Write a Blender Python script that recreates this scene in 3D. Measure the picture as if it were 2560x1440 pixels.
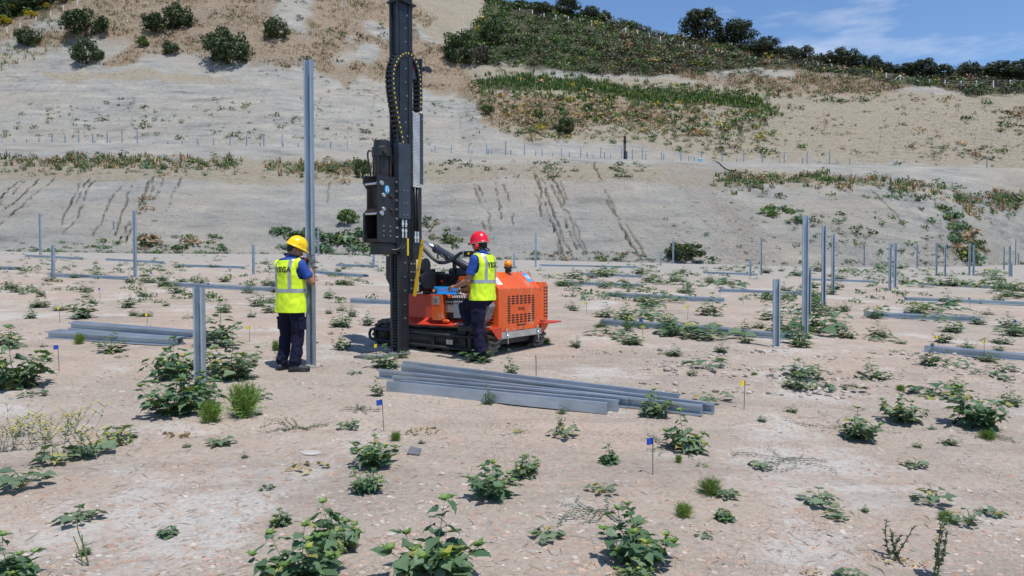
import bpy, bmesh, math, random
import numpy as np
from mathutils import Vector, Matrix, Euler, noise as mnoise

for o in list(bpy.data.objects):
    bpy.data.objects.remove(o, do_unlink=True)
SC = bpy.context.scene
COL = SC.collection
R = math.radians

# ------------------------------------------------------------------ camera
CZ = 1.822                      # lens height above the ground under it
FPX = 1778.0                    # focal length in pixels of a 2560 px wide frame
TH = R(1.29)                    # pitch down
CT, ST = math.cos(TH), math.sin(TH)
cam_d = bpy.data.cameras.new('camera')
cam_d.sensor_width = 36.0
cam_d.lens = 36.0 * FPX / 2560.0
cam_d.clip_start = 0.05
cam_d.clip_end = 3000
cam = bpy.data.objects.new('camera', cam_d)
COL.objects.link(cam)
cam.location = (0, 0, CZ)
cam.rotation_euler = (R(90) - TH, 0, 0)
SC.camera = cam

# ------------------------------------------------------------------ sky, sun, exposure
SUN = Vector((0.20, -0.31, 0.93)).normalized()      # towards the sun
sun_el = math.asin(SUN.z)
sun_az = math.atan2(SUN.x, SUN.y)
W = bpy.data.worlds.new('World')
SC.world = W
W.use_nodes = True
nt = W.node_tree
nt.nodes.clear()
wo = nt.nodes.new('ShaderNodeOutputWorld')
bg = nt.nodes.new('ShaderNodeBackground')
sky = nt.nodes.new('ShaderNodeTexSky')
sky.sky_type = 'NISHITA'
sky.sun_disc = False
sky.sun_elevation = sun_el
sky.sun_rotation = sun_az
sky.altitude = 200
sky.air_density = 1.0
sky.dust_density = 0.0
sky.ozone_density = 7.5
tc = nt.nodes.new('ShaderNodeTexCoord')
mp = nt.nodes.new('ShaderNodeMapping')
mp.inputs['Scale'].default_value = (2.2, 2.2, 9.0)
mp.inputs['Location'].default_value = (0.9, 0.3, 0.45)
cn = nt.nodes.new('ShaderNodeTexNoise')
cn.inputs['Scale'].default_value = 1.6
cn.inputs['Detail'].default_value = 7
cn.inputs['Roughness'].default_value = 0.55
cr = nt.nodes.new('ShaderNodeValToRGB')
cr.color_ramp.elements[0].position = 0.575
cr.color_ramp.elements[0].color = (0, 0, 0, 1)
cr.color_ramp.elements[1].position = 0.76
cr.color_ramp.elements[1].color = (0.6, 0.6, 0.6, 1)
mx = nt.nodes.new('ShaderNodeMix')
mx.data_type = 'RGBA'
mx.inputs['B'].default_value = (6.3, 6.6, 7.0, 1)
nt.links.new(tc.outputs['Generated'], mp.inputs['Vector'])
nt.links.new(mp.outputs['Vector'], cn.inputs['Vector'])
nt.links.new(cn.outputs['Fac'], cr.inputs['Fac'])
nt.links.new(cr.outputs['Color'], mx.inputs['Factor'])
nt.links.new(sky.outputs['Color'], mx.inputs['A'])
nt.links.new(mx.outputs['Result'], bg.inputs['Color'])
bg.inputs['Strength'].default_value = 0.125
nt.links.new(bg.outputs['Background'], wo.inputs['Surface'])

sd = bpy.data.lights.new('sun', 'SUN')
sd.energy = 3.8
sd.angle = R(0.53)
sd.color = (1.0, 0.965, 0.90)
sun = bpy.data.objects.new('sun', sd)
COL.objects.link(sun)
sun.rotation_euler = SUN.to_track_quat('Z', 'Y').to_euler()
sun.location = (0, 0, 60)

SC.view_settings.view_transform = 'Standard'
SC.view_settings.look = 'None'
SC.view_settings.exposure = 0.28
SC.view_settings.gamma = 1.0
SC.view_settings.use_curve_mapping = False
SC.render.engine = 'CYCLES'

# ------------------------------------------------------------------ projections used to survey the site
def ray(px, py):
    u = (px - 1280) / FPX
    w = (720 - py) / FPX
    return Vector((u, CT + w * ST, -ST + w * CT))

RUTS = ((.75, 10.55, -.16, .020), (.95, 11.75, -.15, .020), (1.6, 8.6, .10, -.012), (1.6, 9.6, .10, -.012), (-4.5, 6.3, .06, .006))
def vnoise(x, y, seed=0):
    """vectorised 2-D value noise, -1..1"""
    x = np.asarray(x, dtype=np.float64); y = np.asarray(y, dtype=np.float64)
    xi = np.floor(x).astype(np.int64); yi = np.floor(y).astype(np.int64)
    fx = x - xi; fy = y - yi
    fx = fx * fx * (3 - 2 * fx); fy = fy * fy * (3 - 2 * fy)
    def h(a, b):
        n = (a * 374761393 + b * 668265263 + seed * 982451653) & 0x7fffffff
        n = ((n ^ (n >> 13)) * 1274126177) & 0x7fffffff
        n = n ^ (n >> 16)
        return (n & 0xffff) / 32767.5 - 1.0
    a = h(xi, yi); b = h(xi + 1, yi); c = h(xi, yi + 1); d = h(xi + 1, yi + 1)
    return (a * (1 - fx) + b * fx) * (1 - fy) + (c * (1 - fx) + d * fx) * fy

def fbm(x, y, seed=0, octv=3):
    s = 0; a = 1.0; t = 0
    for i in range(octv):
        s = s + a * vnoise(x * 2 ** i, y * 2 ** i, seed + i); t += a; a *= .5
    return s / t

def gz_np(x, y):
    x = np.asarray(x, float); y = np.asarray(y, float)
    r = np.clip((y - 2) / 20, 0, 1)
    z = (0.05 * y - 0.025 * x + 0.010 * fbm(x / .55, y / .55, 3, 2)
         + (0.016 + .03 * r) * vnoise(x / 2.3, y / 2.3, 7))
    for (x0, y0, k, c) in RUTS:                       # wheel and crawler ruts
        d = np.abs((y - y0) - k * (x - x0) - c * (x - x0) ** 2 + .10 * vnoise(x / .9, y / .9, 19))
        in_ = (x > x0) & (x < x0 + 9)
        z = z - np.where(in_, .045 * np.clip(1 - (d / .17) ** 2, 0, 1) * (.75 + .25 * np.sin(x * 42)), 0) + np.where(in_, .035 * np.exp(-((d - .23) / .05) ** 2) * (.6 + .6 * vnoise(x / .15, y / .15, 23)), 0)
    return z

def gz(x, y):
    return float(gz_np(x, y))

def G(px, py):
    """point of the building plot seen at a pixel of the photograph"""
    d = ray(px, py)
    t = CZ / (.05 * d.y - .025 * d.x - d.z)
    x, y = d.x * t, d.y * t
    return Vector((x, y, gz(x, y)))

# ------------------------------------------------------------------ materials
def nth(n):
    return '%d%s' % (n, 'th' if 10 < n % 100 < 14 else {1: 'st', 2: 'nd', 3: 'rd'}.get(n % 10, 'th'))
MATS = {}
def nodes_of(name):
    m = bpy.data.materials.new(name)
    m.use_nodes = True
    t = m.node_tree
    t.nodes.clear()
    out = t.nodes.new('ShaderNodeOutputMaterial')
    b = t.nodes.new('ShaderNodeBsdfPrincipled')
    t.links.new(b.outputs['BSDF'], out.inputs['Surface'])
    return m, t, b, out

def rgba(c, k=1.0):
    return (min(c[0] * k, 1), min(c[1] * k, 1), min(c[2] * k, 1), 1)

def add_noise(t, scale, detail=5, rough=.55, vec=None, mapping=None):
    n = t.nodes.new('ShaderNodeTexNoise')
    n.inputs['Scale'].default_value = scale
    n.inputs['Detail'].default_value = detail
    n.inputs['Roughness'].default_value = rough
    if vec is not None:
        t.links.new(vec, n.inputs['Vector'])
    return n

def ramp(t, fac, stops):
    r = t.nodes.new('ShaderNodeValToRGB')
    e = r.color_ramp.elements
    while len(e) < len(stops):
        e.new(.5)
    for i, (p, c) in enumerate(stops):
        e[i].position = p
        e[i].color = c if len(c) == 4 else (*c, 1)
    t.links.new(fac, r.inputs['Fac'])
    return r

def mixc(t, fac, a, b, mode='MIX'):
    m = t.nodes.new('ShaderNodeMix')
    m.data_type = 'RGBA'
    m.blend_type = mode
    for s, v in (('Factor', fac), ('A', a), ('B', b)):
        if isinstance(v, bpy.types.NodeSocket):
            t.links.new(v, m.inputs[s])
        else:
            m.inputs[s].default_value = v if s == 'Factor' else (*v[:3], 1)
    return m.outputs['Result']

def math_n(t, op, a, b=None, clamp=False):
    m = t.nodes.new('ShaderNodeMath')
    m.operation = op
    m.use_clamp = clamp
    for i, v in enumerate((a, b)):
        if v is None: continue
        if isinstance(v, bpy.types.NodeSocket):
            t.links.new(v, m.inputs[i])
        else:
            m.inputs[i].default_value = v
    return m.outputs[0]

def bump_n(t, b, height, strength, dist):
    u = t.nodes.new('ShaderNodeBump')
    u.inputs['Strength'].default_value = strength
    u.inputs['Distance'].default_value = dist
    t.links.new(height, u.inputs['Height'])
    t.links.new(u.outputs['Normal'], b.inputs['Normal'])
    return u

def mat(name, col, rough=.55, metal=0.0, var=.14, scale=6, bump=0.0, bscale=80, col2=None, spec=.5, dirt=None):
    if name in MATS: return MATS[name]
    m, t, b, out = nodes_of(name)
    tcn = t.nodes.new('ShaderNodeTexCoord')
    v = tcn.outputs['Object']
    n = add_noise(t, scale, 6, .6, v)
    c2 = col2 if col2 else tuple(min(1, c * (1 + var)) for c in col)
    r = ramp(t, n.outputs['Fac'], [(.32, rgba(col, 1 - var)), (.68, rgba(c2))])
    c = r.outputs['Color']
    if dirt:
        n2 = add_noise(t, dirt[1], 8, .7, v)
        d = ramp(t, n2.outputs['Fac'], [(dirt[2], (0, 0, 0, 1)), (min(dirt[2] + .16, 1), (1, 1, 1, 1))])
        c = mixc(t, d.outputs['Color'], c, dirt[0])
    t.links.new(c, b.inputs['Base Color'])
    rr = math_n(t, 'MULTIPLY_ADD', n.outputs['Fac'], .25)
    t.nodes[-1].inputs[2].default_value = max(0.02, rough - .12)
    t.links.new(rr, b.inputs['Roughness'])
    b.inputs['Metallic'].default_value = metal
    b.inputs['Specular IOR Level'].default_value = spec
    if bump:
        n3 = add_noise(t, bscale, 4, .6, v)
        bump_n(t, b, n3.outputs['Fac'], bump, .01)
    MATS[name] = m
    return m

def leaf_mat(name, c1, c2, trans=.22, rough=.5):
    if name in MATS: return MATS[name]
    m, t, b, out = nodes_of(name)
    g = t.nodes.new('ShaderNodeNewGeometry')
    oi = t.nodes.new('ShaderNodeObjectInfo')
    s = math_n(t, 'ADD', g.outputs['Random Per Island'], oi.outputs['Random'])
    s = math_n(t, 'FRACT', s)
    yl = (min(1, c2[0] * 2.1), c2[1] * 1.35, c2[2] * .7)
    r = ramp(t, s, [(0, rgba(c1)), (.93, rgba(c2)), (.97, rgba(yl)), (1, rgba(yl))])
    t.links.new(r.outputs['Color'], b.inputs['Base Color'])
    b.inputs['Roughness'].default_value = rough
    b.inputs['Specular IOR Level'].default_value = .35
    tr = t.nodes.new('ShaderNodeBsdfTranslucent')
    k = mixc(t, 1.0, r.outputs['Color'], (1.0, 1.25, .5), 'MULTIPLY')
    t.links.new(k, tr.inputs['Color'])
    ms = t.nodes.new('ShaderNodeMixShader')
    ms.inputs['Fac'].default_value = trans
    t.links.new(b.outputs['BSDF'], ms.inputs[1])
    t.links.new(tr.outputs['BSDF'], ms.inputs[2])
    t.links.new(ms.outputs['Shader'], out.inputs['Surface'])
    MATS[name] = m
    return m

# ------------------------------------------------------------------ mesh builder
class MB:
    def __init__(s):
        s.v = []; s.f = []; s.mi = []; s.k = 0
    def add(s, vs, fs, M=None, mi=0):
        o = len(s.v)
        if M is not None:
            vs = [M @ Vector(p) for p in vs]
        s.v.extend([tuple(p) for p in vs])
        s.f.extend([tuple(i + o for i in f) for f in fs])
        s.mi.extend([mi] * len(fs))
        return s
    def box(s, a, b, M=None, mi=0):
        x0, y0, z0 = [min(p, q) for p, q in zip(a, b)]
        x1, y1, z1 = [max(p, q) for p, q in zip(a, b)]
        vs = [(x0, y0, z0), (x1, y0, z0), (x1, y1, z0), (x0, y1, z0), (x0, y0, z1), (x1, y0, z1), (x1, y1, z1), (x0, y1, z1)]
        fs = [(0, 3, 2, 1), (4, 5, 6, 7), (0, 1, 5, 4), (1, 2, 6, 5), (2, 3, 7, 6), (3, 0, 4, 7)]
        return s.add(vs, fs, M, mi)
    def prism(s, poly, axis, a, b, M=None, mi=0):
        """extrude a 2-D polygon along an axis from a to b"""
        n = len(poly)
        def p3(p, h):
            if axis == 'x': return (h, p[0], p[1])
            if axis == 'y': return (p[0], h, p[1])
            return (p[0], p[1], h)
        vs = [p3(p, a) for p in poly] + [p3(p, b) for p in poly]
        fs = [tuple(range(n))[::-1], tuple(range(n, 2 * n))]
        for i in range(n):
            j = (i + 1) % n
            fs.append((i, j, n + j, n + i))
        return s.add(vs, fs, M, mi)
    def cyl(s, p0, p1, r0, r1=None, n=12, M=None, cap=True, mi=0):
        r1 = r0 if r1 is None else r1
        p0 = Vector(p0); p1 = Vector(p1)
        d = (p1 - p0).normalized()
        a = d.orthogonal().normalized(); b = d.cross(a)
        vs = []
        for p, r in ((p0, r0), (p1, r1)):
            for i in range(n):
                t = 2 * math.pi * i / n
                vs.append(p + (a * math.cos(t) + b * math.sin(t)) * r)
        fs = [(i, (i + 1) % n, n + (i + 1) % n, n + i) for i in range(n)]
        if cap:
            fs += [tuple(range(n))[::-1], tuple(range(n, 2 * n))]
        return s.add(vs, fs, M, mi)
    def tube(s, path, r, n=8, M=None, mi=0, cap=True):
        path = [Vector(p) for p in path]
        rs = r if isinstance(r, (list, tuple)) else [r] * len(path)
        vs = []
        up = None
        for i, p in enumerate(path):
            d = (path[min(i + 1, len(path) - 1)] - path[max(i - 1, 0)])
            d = d.normalized() if d.length > 1e-9 else Vector((0, 0, 1))
            if up is None:
                up = d.orthogonal().normalized()
            up = (up - d * up.dot(d))
            up = up.normalized() if up.length > 1e-6 else d.orthogonal().normalized()
            b = d.cross(up)
            for k in range(n):
                t = 2 * math.pi * k / n
                vs.append(p + (up * math.cos(t) + b * math.sin(t)) * rs[i])
        fs = []
        for i in range(len(path) - 1):
            for k in range(n):
                fs.append((i * n + k, i * n + (k + 1) % n, (i + 1) * n + (k + 1) % n, (i + 1) * n + k))
        if cap:
            fs += [tuple(range(n))[::-1], tuple(range((len(path) - 1) * n, len(path) * n))]
        return s.add(vs, fs, M, mi)
    def ell(s, c, r, n=16, m=10, M=None, mi=0, rot=None):
        vs = []; fs = []
        Rm = rot if rot is not None else Matrix.Identity(3)
        c = Vector(c)
        vs.append(c + Rm @ Vector((0, 0, r[2])))
        for i in range(1, m):
            a = math.pi * i / m
            for k in range(n):
                t = 2 * math.pi * k / n
                vs.append(c + Rm @ Vector((r[0] * math.sin(a) * math.cos(t), r[1] * math.sin(a) * math.sin(t), r[2] * math.cos(a))))
        vs.append(c + Rm @ Vector((0, 0, -r[2])))
        for k in range(n):
            fs.append((0, 1 + k, 1 + (k + 1) % n))
        for i in range(m - 2):
            for k in range(n):
                a = 1 + i * n + k; b = 1 + i * n + (k + 1) % n
                fs.append((a, a + n, b + n, b))
        L = len(vs) - 1
        for k in range(n):
            fs.append((L, 1 + (m - 2) * n + (k + 1) % n, 1 + (m - 2) * n + k))
        return s.add(vs, fs, M, mi)
    def loft(s, rings, n=24, M=None, mi=0):
        """rings (z,cx,cy,rx,ry) stacked into a closed body"""
        vs = []; fs = []
        for z, cx, cy, rx, ry in rings:
            for k in range(n):
                t = 2 * math.pi * k / n
                c, q = math.cos(t), math.sin(t)
                e = .85
                vs.append((cx + rx * math.copysign(abs(c) ** e, c), cy + ry * math.copysign(abs(q) ** e, q), z))
        for i in range(len(rings) - 1):
            for k in range(n):
                fs.append((i * n + k, i * n + (k + 1) % n, (i + 1) * n + (k + 1) % n, (i + 1) * n + k))
        fs += [tuple(range(n))[::-1], tuple(range((len(rings) - 1) * n, len(rings) * n))]
        return s.add(vs, fs, M, mi)
    def caps(s, p0, p1, r0, r1, n=14):
        s.ell(p0, (r0,) * 3, n, 8); s.ell(p1, (r1,) * 3, n, 8)
        return s.cyl(p0, p1, r0, r1, n)
    def mesh(s, name, smooth=False):
        m = bpy.data.meshes.new(name)
        m.from_pydata(s.v, [], s.f)
        if any(s.mi):
            m.polygons.foreach_set('material_index', s.mi)
        if smooth:
            m.polygons.foreach_set('use_smooth', [True] * len(s.f))
        m.update()
        return m
    def build(s, name, material, parent=None, smooth=False, bevel=0, M=None):
        return mobj(name, s.mesh(name, smooth), material, parent, bevel, M)

def mobj(name, me, material, parent=None, bevel=0, M=None):
    o = bpy.data.objects.new(name, me)
    COL.objects.link(o)
    for m in (material if isinstance(material, (list, tuple)) else [material]):
        if m is not None: me.materials.append(m)
    if parent is not None: o.parent = parent
    if M is not None: o.matrix_basis = M
    if bevel:
        b = o.modifiers.new('bevel', 'BEVEL')
        b.width = bevel; b.segments = 2; b.limit_method = 'ANGLE'; b.angle_limit = R(35)
    return o

def inst(name, me, parent=None, M=None):
    o = bpy.data.objects.new(name, me)
    COL.objects.link(o)
    if parent is not None: o.parent = parent
    if M is not None: o.matrix_basis = M
    return o

def tag(o, label, cat, group=None):
    o['label'] = label; o['category'] = cat
    if group: o['group'] = group
    return o

def thing(name, label, cat, loc=(0, 0, 0), rotz=0, group=None):
    o = bpy.data.objects.new(name, None)
    o.empty_display_size = .1
    COL.objects.link(o)
    o.location = loc; o.rotation_euler = (0, 0, rotz)
    return tag(o, label, cat, group)

def mesh_np(name, V, Fq, material, smooth=True):
    """mesh from numpy vertex and quad arrays"""
    me = bpy.data.meshes.new(name)
    V = np.asarray(V, np.float32); Fq = np.asarray(Fq, np.int32)
    k = Fq.shape[1]
    me.vertices.add(len(V)); me.vertices.foreach_set('co', V.ravel())
    me.loops.add(Fq.size); me.loops.foreach_set('vertex_index', Fq.ravel())
    me.polygons.add(len(Fq))
    me.polygons.foreach_set('loop_start', np.arange(0, Fq.size, k, dtype=np.int32))
    me.polygons.foreach_set('loop_total', np.full(len(Fq), k, np.int32))
    if smooth: me.polygons.foreach_set('use_smooth', np.ones(len(Fq), bool))
    me.update(calc_edges=True)
    me.validate()
    o = bpy.data.objects.new(name, me)
    COL.objects.link(o)
    if material: me.materials.append(material)
    return o

# ================================================================== terrain
# survey lines of the cutting, each as (pixel column -> image row) and (pixel column -> distance in metres)
COLS = np.concatenate([np.arange(-1100, -60, 40), np.arange(-60, 2624, 2.5), np.arange(2624, 3700, 40)])
def line(keys, smooth=9):
    k = np.array(keys, float)
    v = np.interp(COLS, k[:, 0], k[:, 1])
    ker = np.exp(-np.linspace(-2, 2, 2 * smooth + 1) ** 2); ker /= ker.sum()
    p = np.pad(v, smooth, mode='edge')
    return np.convolve(p, ker, mode='valid')
def ratio(py):
    w = (720 - py) / FPX
    return (-ST + w * CT) / (CT + w * ST)
UC = (COLS - 1280) / FPX        # X / Y of every column (small pitch term ignored, corrected below)

FOOT_Y = line([(-1100, 40), (0, 47), (400, 50), (800, 57), (1280, 56), (1700, 57), (2100, 57), (2300, 63), (2450, 72), (2560, 84), (3700, 95)])
L1y = line([(-1100, 450), (0, 446), (300, 441), (600, 441), (900, 447), (1200, 442), (1500, 432), (1650, 430), (1780, 455), (2000, 462), (2200, 462), (2350, 500), (2450, 560), (2560, 610), (3700, 600)])
L1d = line([(-1100, 62), (0, 64), (900, 71), (1700, 73), (2100, 76), (2300, 82), (2450, 84), (2560, 92), (3700, 110)])
L2y = line([(-1100, 388), (0, 386), (300, 390), (600, 396), (900, 408), (1200, 408), (1500, 410), (1700, 412), (1900, 428), (2200, 440), (2350, 462), (2450, 480), (2560, 500), (3700, 520)])
L2d = line([(-1100, 84), (0, 84), (900, 87), (1700, 88), (2300, 92), (2560, 104), (3700, 120)])
L3y = line([(-1100, 352), (0, 354), (340, 357), (700, 364), (1000, 377), (1300, 387), (1550, 396), (1800, 402), (2100, 409), (2300, 414), (2560, 418), (3700, 420)])
L3d = line([(-1100, 92), (0, 93), (1280, 95), (2560, 112), (3700, 125)])
L5y = line([(-1100, 180), (0, 180), (150, 164), (300, 163), (500, 172), (700, 165), (850, 192), (1000, 212), (1150, 225), (1200, 190), (1350, 190), (1560, 203), (1700, 206), (1900, 226), (2050, 235), (2200, 224), (2350, 238), (2560, 226), (3700, 220)])
L5d = line([(-1100, 135), (0, 136), (900, 140), (1300, 146), (2100, 150), (2560, 158), (3700, 165)])
L6y = line([(-1100, -60), (0, -170), (300, -240), (600, -260), (900, -170), (1100, -60), (1200, -2), (1300, 14), (1500, 46), (1600, 72), (1700, 96), (1800, 108), (1900, 128), (2000, 146), (2100, 160), (2200, 174), (2300, 186), (2400, 194), (2560, 198), (3700, 190)])
L6d = line([(-1100, 215), (0, 215), (600, 225), (1100, 215), (1300, 200), (1700, 190), (2560, 196), (3700, 200)])
nC = len(COLS)
footz = .05 * FOOT_Y - .025 * UC * FOOT_Y - CZ
lines_Y = [FOOT_Y, L1d, L2d, L3d, L3d + 10, L5d, L6d, L6d + 70]
lz3 = ratio(L3y) * L3d
lines_Z = [footz, ratio(L1y) * L1d, ratio(L2y) * L2d, lz3, lz3 + .25, ratio(L5y) * L5d, ratio(L6y) * L6d, ratio(L6y) * L6d - 14]
NROW = [100, 40, 14, 8, 120, 120, 12]
YY = []; ZZ = []; SEG = []
for k, n in enumerate(NROW):
    t = np.arange(n + (1 if k == len(NROW) - 1 else 0)) / n
    for q in t:
        YY.append(lines_Y[k] * (1 - q) + lines_Y[k + 1] * q)
        bulge = 0
        if k == 0: bulge = (.35 * math.sin(math.pi * q) - .0) * (lines_Z[1] - lines_Z[0]) * .18
        if k == 5: bulge = math.sin(math.pi * q) * 1.2
        ZZ.append(lines_Z[k] * (1 - q) + lines_Z[k + 1] * q + bulge)
        SEG.append(k + q)
YY = np.array(YY); ZZ = np.array(ZZ); SEG = np.array(SEG)
nR = len(SEG)
XX = UC[None, :] * YY
SG = np.repeat(SEG[:, None], nC, 1)
# round the breaks of slope
for it in range(3):
    ZZ[1:-1] = .25 * ZZ[:-2] + .5 * ZZ[1:-1] + .25 * ZZ[2:]
def proj_np(X, Y, Z):
    d = Y * CT - Z * ST
    return 1280 + FPX * X / d, 720 - FPX * (Y * ST + Z * CT) / d
PX0, PY0 = proj_np(XX, YY, ZZ)
# natural unevenness: more on the natural hillside, little on the graded faces and the bench
amp = np.interp(SG, [0, .06, .9, 1, 2, 2.9, 3, 4, 4.1, 5, 5.3, 6, 7], [0, .10, .14, .28, .25, .06, .02, .02, .18, .35, 1.0, .8, .5])
ZZ = ZZ + amp * (fbm(XX / 4.5, YY / 4.5, 11, 4) * 1.1)
amp2 = np.interp(SG, [0, .1, 1, 4, 4.2, 5, 5.2, 7], [0, .2, .3, 0, .6, .9, 1.6, 1.6])
ZZ = ZZ + amp2 * fbm(XX / 17, YY / 17, 31, 2)
# fine rills that run down the faces
rill = np.interp(SG, [0, .1, .8, 1, 4.05, 4.3, 4.9, 5], [0, .10, .08, 0, 0, .18, .2, 0])
ZZ = ZZ + rill * np.abs(vnoise(XX / .9 + .15 * YY, YY / 14, 5)) - rill * .4
# thin ledges where harder beds stand proud, and a rough skin on the faces
led = np.interp(SG, [0, .05, .12, .9, 1.1, 2, 2.9, 4.02, 4.1, 4.9, 5.05, 6], [0, 0, 1, 1, .6, .6, 0, 0, 1.3, 1.5, .8, .8])
YY = YY + led * (.16 * vnoise(XX / 3.5, ZZ / .34 + .05 * XX, 201) + .10 * vnoise(XX / 1.1, ZZ / .14, 202)) * np.clip(.4 + 1.2 * fbm(XX / 9, YY / 9, 205, 2), 0, 1.3)
ZZ = ZZ + led * .055 * vnoise(XX / .45, YY / .45, 203)
CRACKS = [([(225, 450), (200, 488), (182, 540), (160, 562), (142, 585)], 1.0), ([(386, 445), (352, 492), (330, 545), (322, 566), (300, 602)], 1.25),
          ([(140, 446), (82, 492), (25, 540), (0, 562)], .55), ([(52, 450), (12, 485), (-30, 520)], .7), ([(455, 444), (432, 492), (415, 535)], .4),
          ([(395, 446), (385, 470), (372, 500)], .7), ([(300, 470), (262, 530), (235, 590)], .3),
          ([(1178, 400), (1184, 455), (1203, 510), (1212, 570)], .45), ([(1260, 460), (1280, 520), (1286, 565)], .3),
          ([(1322, 400), (1340, 445), (1368, 520), (1395, 590), (1412, 640)], .7), ([(1350, 400), (1375, 450), (1402, 520), (1425, 580), (1450, 632)], 1.1),
          ([(1368, 398), (1385, 445), (1412, 510)], .7), ([(1340, 430), (1362, 500), (1386, 570), (1402, 635)], .6),
          ([(1482, 404), (1505, 460), (1530, 520), (1558, 575), (1600, 646)], 1.25), ([(1512, 468), (1545, 530), (1580, 590), (1612, 640)], .6),
          ([(2245, 470), (2285, 505), (2330, 548)], .45), ([(2180, 470), (2230, 520), (2262, 560)], .3), ([(820, 450), (815, 500)], .2),
          ([(1330, 455), (1352, 520), (1372, 590), (1384, 640)], .8), ([(1360, 470), (1388, 540), (1410, 600), (1432, 640)], .9), ([(1392, 470), (1418, 520), (1440, 570), (1462, 625)], .6),
          ([(1498, 440), (1520, 500), (1552, 560), (1575, 610)], .8), ([(1235, 455), (1250, 510), (1255, 560)], .5), ([(1195, 460), (1218, 520), (1230, 575)], .5), ([(340, 452), (318, 500), (300, 550), (285, 590)], .9),
          ([(372, 455), (350, 510), (336, 560), (315, 610)], .9), ([(205, 455), (178, 510), (150, 560)], .6), ([(95, 450), (48, 495), (5, 530)], .6), ([(640, 190), (632, 240)], .3), ([(660, 195), (668, 250)], .3)]
CRACKS += [([(x + 13, y + 4) for x, y in p_], w_ * .4) for p_, w_ in CRACKS[:14] if .65 < w_ < 1.2]
KR = int(np.argmax(SEG >= 2.5))
jx = (vnoise(XX / 2.4, YY / 2.4, 77) * 4.5 + vnoise(XX / .7, ZZ / .5, 78) * 3 + vnoise(XX / .3, ZZ / .2, 79) * 1.2)[:KR]
gn = vnoise(XX / 2.5, YY / 2.5, 93)[:KR]
for ic, (pts, wgt) in enumerate(CRACKS):
    ys = [p[1] for p in pts]
    cx = np.interp(PY0[:KR], ys, [p[0] for p in pts])
    inside = (PY0[:KR] > ys[0]) & (PY0[:KR] < ys[-1])
    dx = np.abs(PX0[:KR] + np.roll(jx, (ic * 29, ic * 83), (0, 1)) - cx)
    wid = 1.2 + .45 * wgt
    gate = np.clip(.55 + 1.5 * np.roll(gn, (ic * 17, ic * 61), (0, 1)), 0, 1)
    dep = np.where(inside, np.clip(1 - dx / wid, 0, 1) ** .6 * gate * (.5 + .7 * wgt), 0)
    ZZ[:KR] -= dep
    YY[:KR] += dep * .5
ZZ[0] = footz
XX = UC[None, :] * YY
PX, PY = proj_np(XX, YY, ZZ)
VV = ZZ / YY

def hit(px, py):
    """first point of the hillside seen at a pixel"""
    d = ray(px, py)
    v = d.z / d.y; u = d.x / d.y
    c = int(np.clip(np.searchsorted(UC, u), 1, nC - 1))
    if abs(UC[c - 1] - u) < abs(UC[c] - u): c -= 1
    col = VV[:, c]
    r = int(np.argmax(col >= v))
    if r == 0:
        if col[0] >= v:
            return Vector((u * YY[0, c], YY[0, c], ZZ[0, c] + CZ))
        r = int(np.argmax(col[:-13]))
        return Vector((u * YY[r, c], YY[r, c], ZZ[r, c] + CZ))
    a, b = col[r - 1], col[r]
    t = (v - a) / (b - a) if b != a else 0
    y = YY[r - 1, c] * (1 - t) + YY[r, c] * t
    z = ZZ[r - 1, c] * (1 - t) + ZZ[r, c] * t
    return Vector((u * y, y, z + CZ))

def inpoly(X, Y, poly):
    r = np.zeros(np.shape(X), bool)
    n = len(poly)
    for i in range(n):
        x0, y0 = poly[i]; x1, y1 = poly[(i + 1) % n]
        c = ((y0 > Y) != (y1 > Y)) & (X < (x1 - x0) * (Y - y0) / ((y1 - y0) or 1e-9) + x0)
        r ^= c
    return r

# what covers the ground where (surveyed outlines)
P_DRY = [(-2000, -900), (-2000, 182), (0, 178), (60, 168), (120, 130), (180, 95), (240, 100), (200, 165), (300, 163), (420, 158), (520, 172), (640, 163), (760, 170), (850, 192), (870, 225), (900, 200), (960, 205), (1010, 228), (1060, 222), (1100, 228), (1150, 228), (1180, 262), (1215, 300), (1290, 345), (1250, 285), (1260, 240), (1190, 215), (1150, 165), (1110, 120), (1060, 80), (1100, 40), (860, -60), (700, -40), (690, 60), (770, 90), (770, -60), (900, -900)]
P_DRY2 = [(1560, 100), (1700, 130), (1860, 160), (2010, 178), (2160, 190), (2290, 215), (2200, 230), (2040, 236), (1900, 226), (1760, 205), (1660, 180)]
P_DRY3 = [(1230, 240), (1330, 230), (1480, 262), (1640, 258), (1760, 285), (1700, 320), (1560, 305), (1450, 320), (1330, 330), (1260, 300)]
P_TAN = [(860, -80), (1230, -60), (1210, 50), (1130, 80), (1110, 150), (1060, 70), (960, 60), (880, 40)]
P_TAN2 = [(1140, 165), (1330, 168), (1380, 196), (1560, 200), (1700, 203), (1900, 224), (2050, 232), (2200, 222), (2350, 236), (3700, 215), (3700, 418), (2560, 418), (2100, 409), (1800, 402), (1600, 360), (1330, 360), (1215, 310), (1190, 250), (1170, 200)]
P_TAN3 = [(-2000, 395), (600, 402), (1200, 412), (1700, 418), (2200, 440), (2200, 468), (1780, 466), (1500, 446), (1200, 452), (900, 458), (600, 452), (-2000, 456)]
P_TAN4 = [(100, 180), (400, 178), (620, 200), (560, 210), (300, 200), (120, 200)]
P_GRN = [(1112, 130), (1180, 70), (1210, 30), (1230, -40), (1500, 30), (1700, 80), (1900, 110), (2100, 145), (2300, 175), (2700, 185), (2700, 226), (2420, 240), (2360, 222), (2240, 212), (2100, 185), (1900, 168), (1800, 176), (1700, 184), (1600, 192), (1500, 188), (1350, 168), (1150, 160)]
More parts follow.
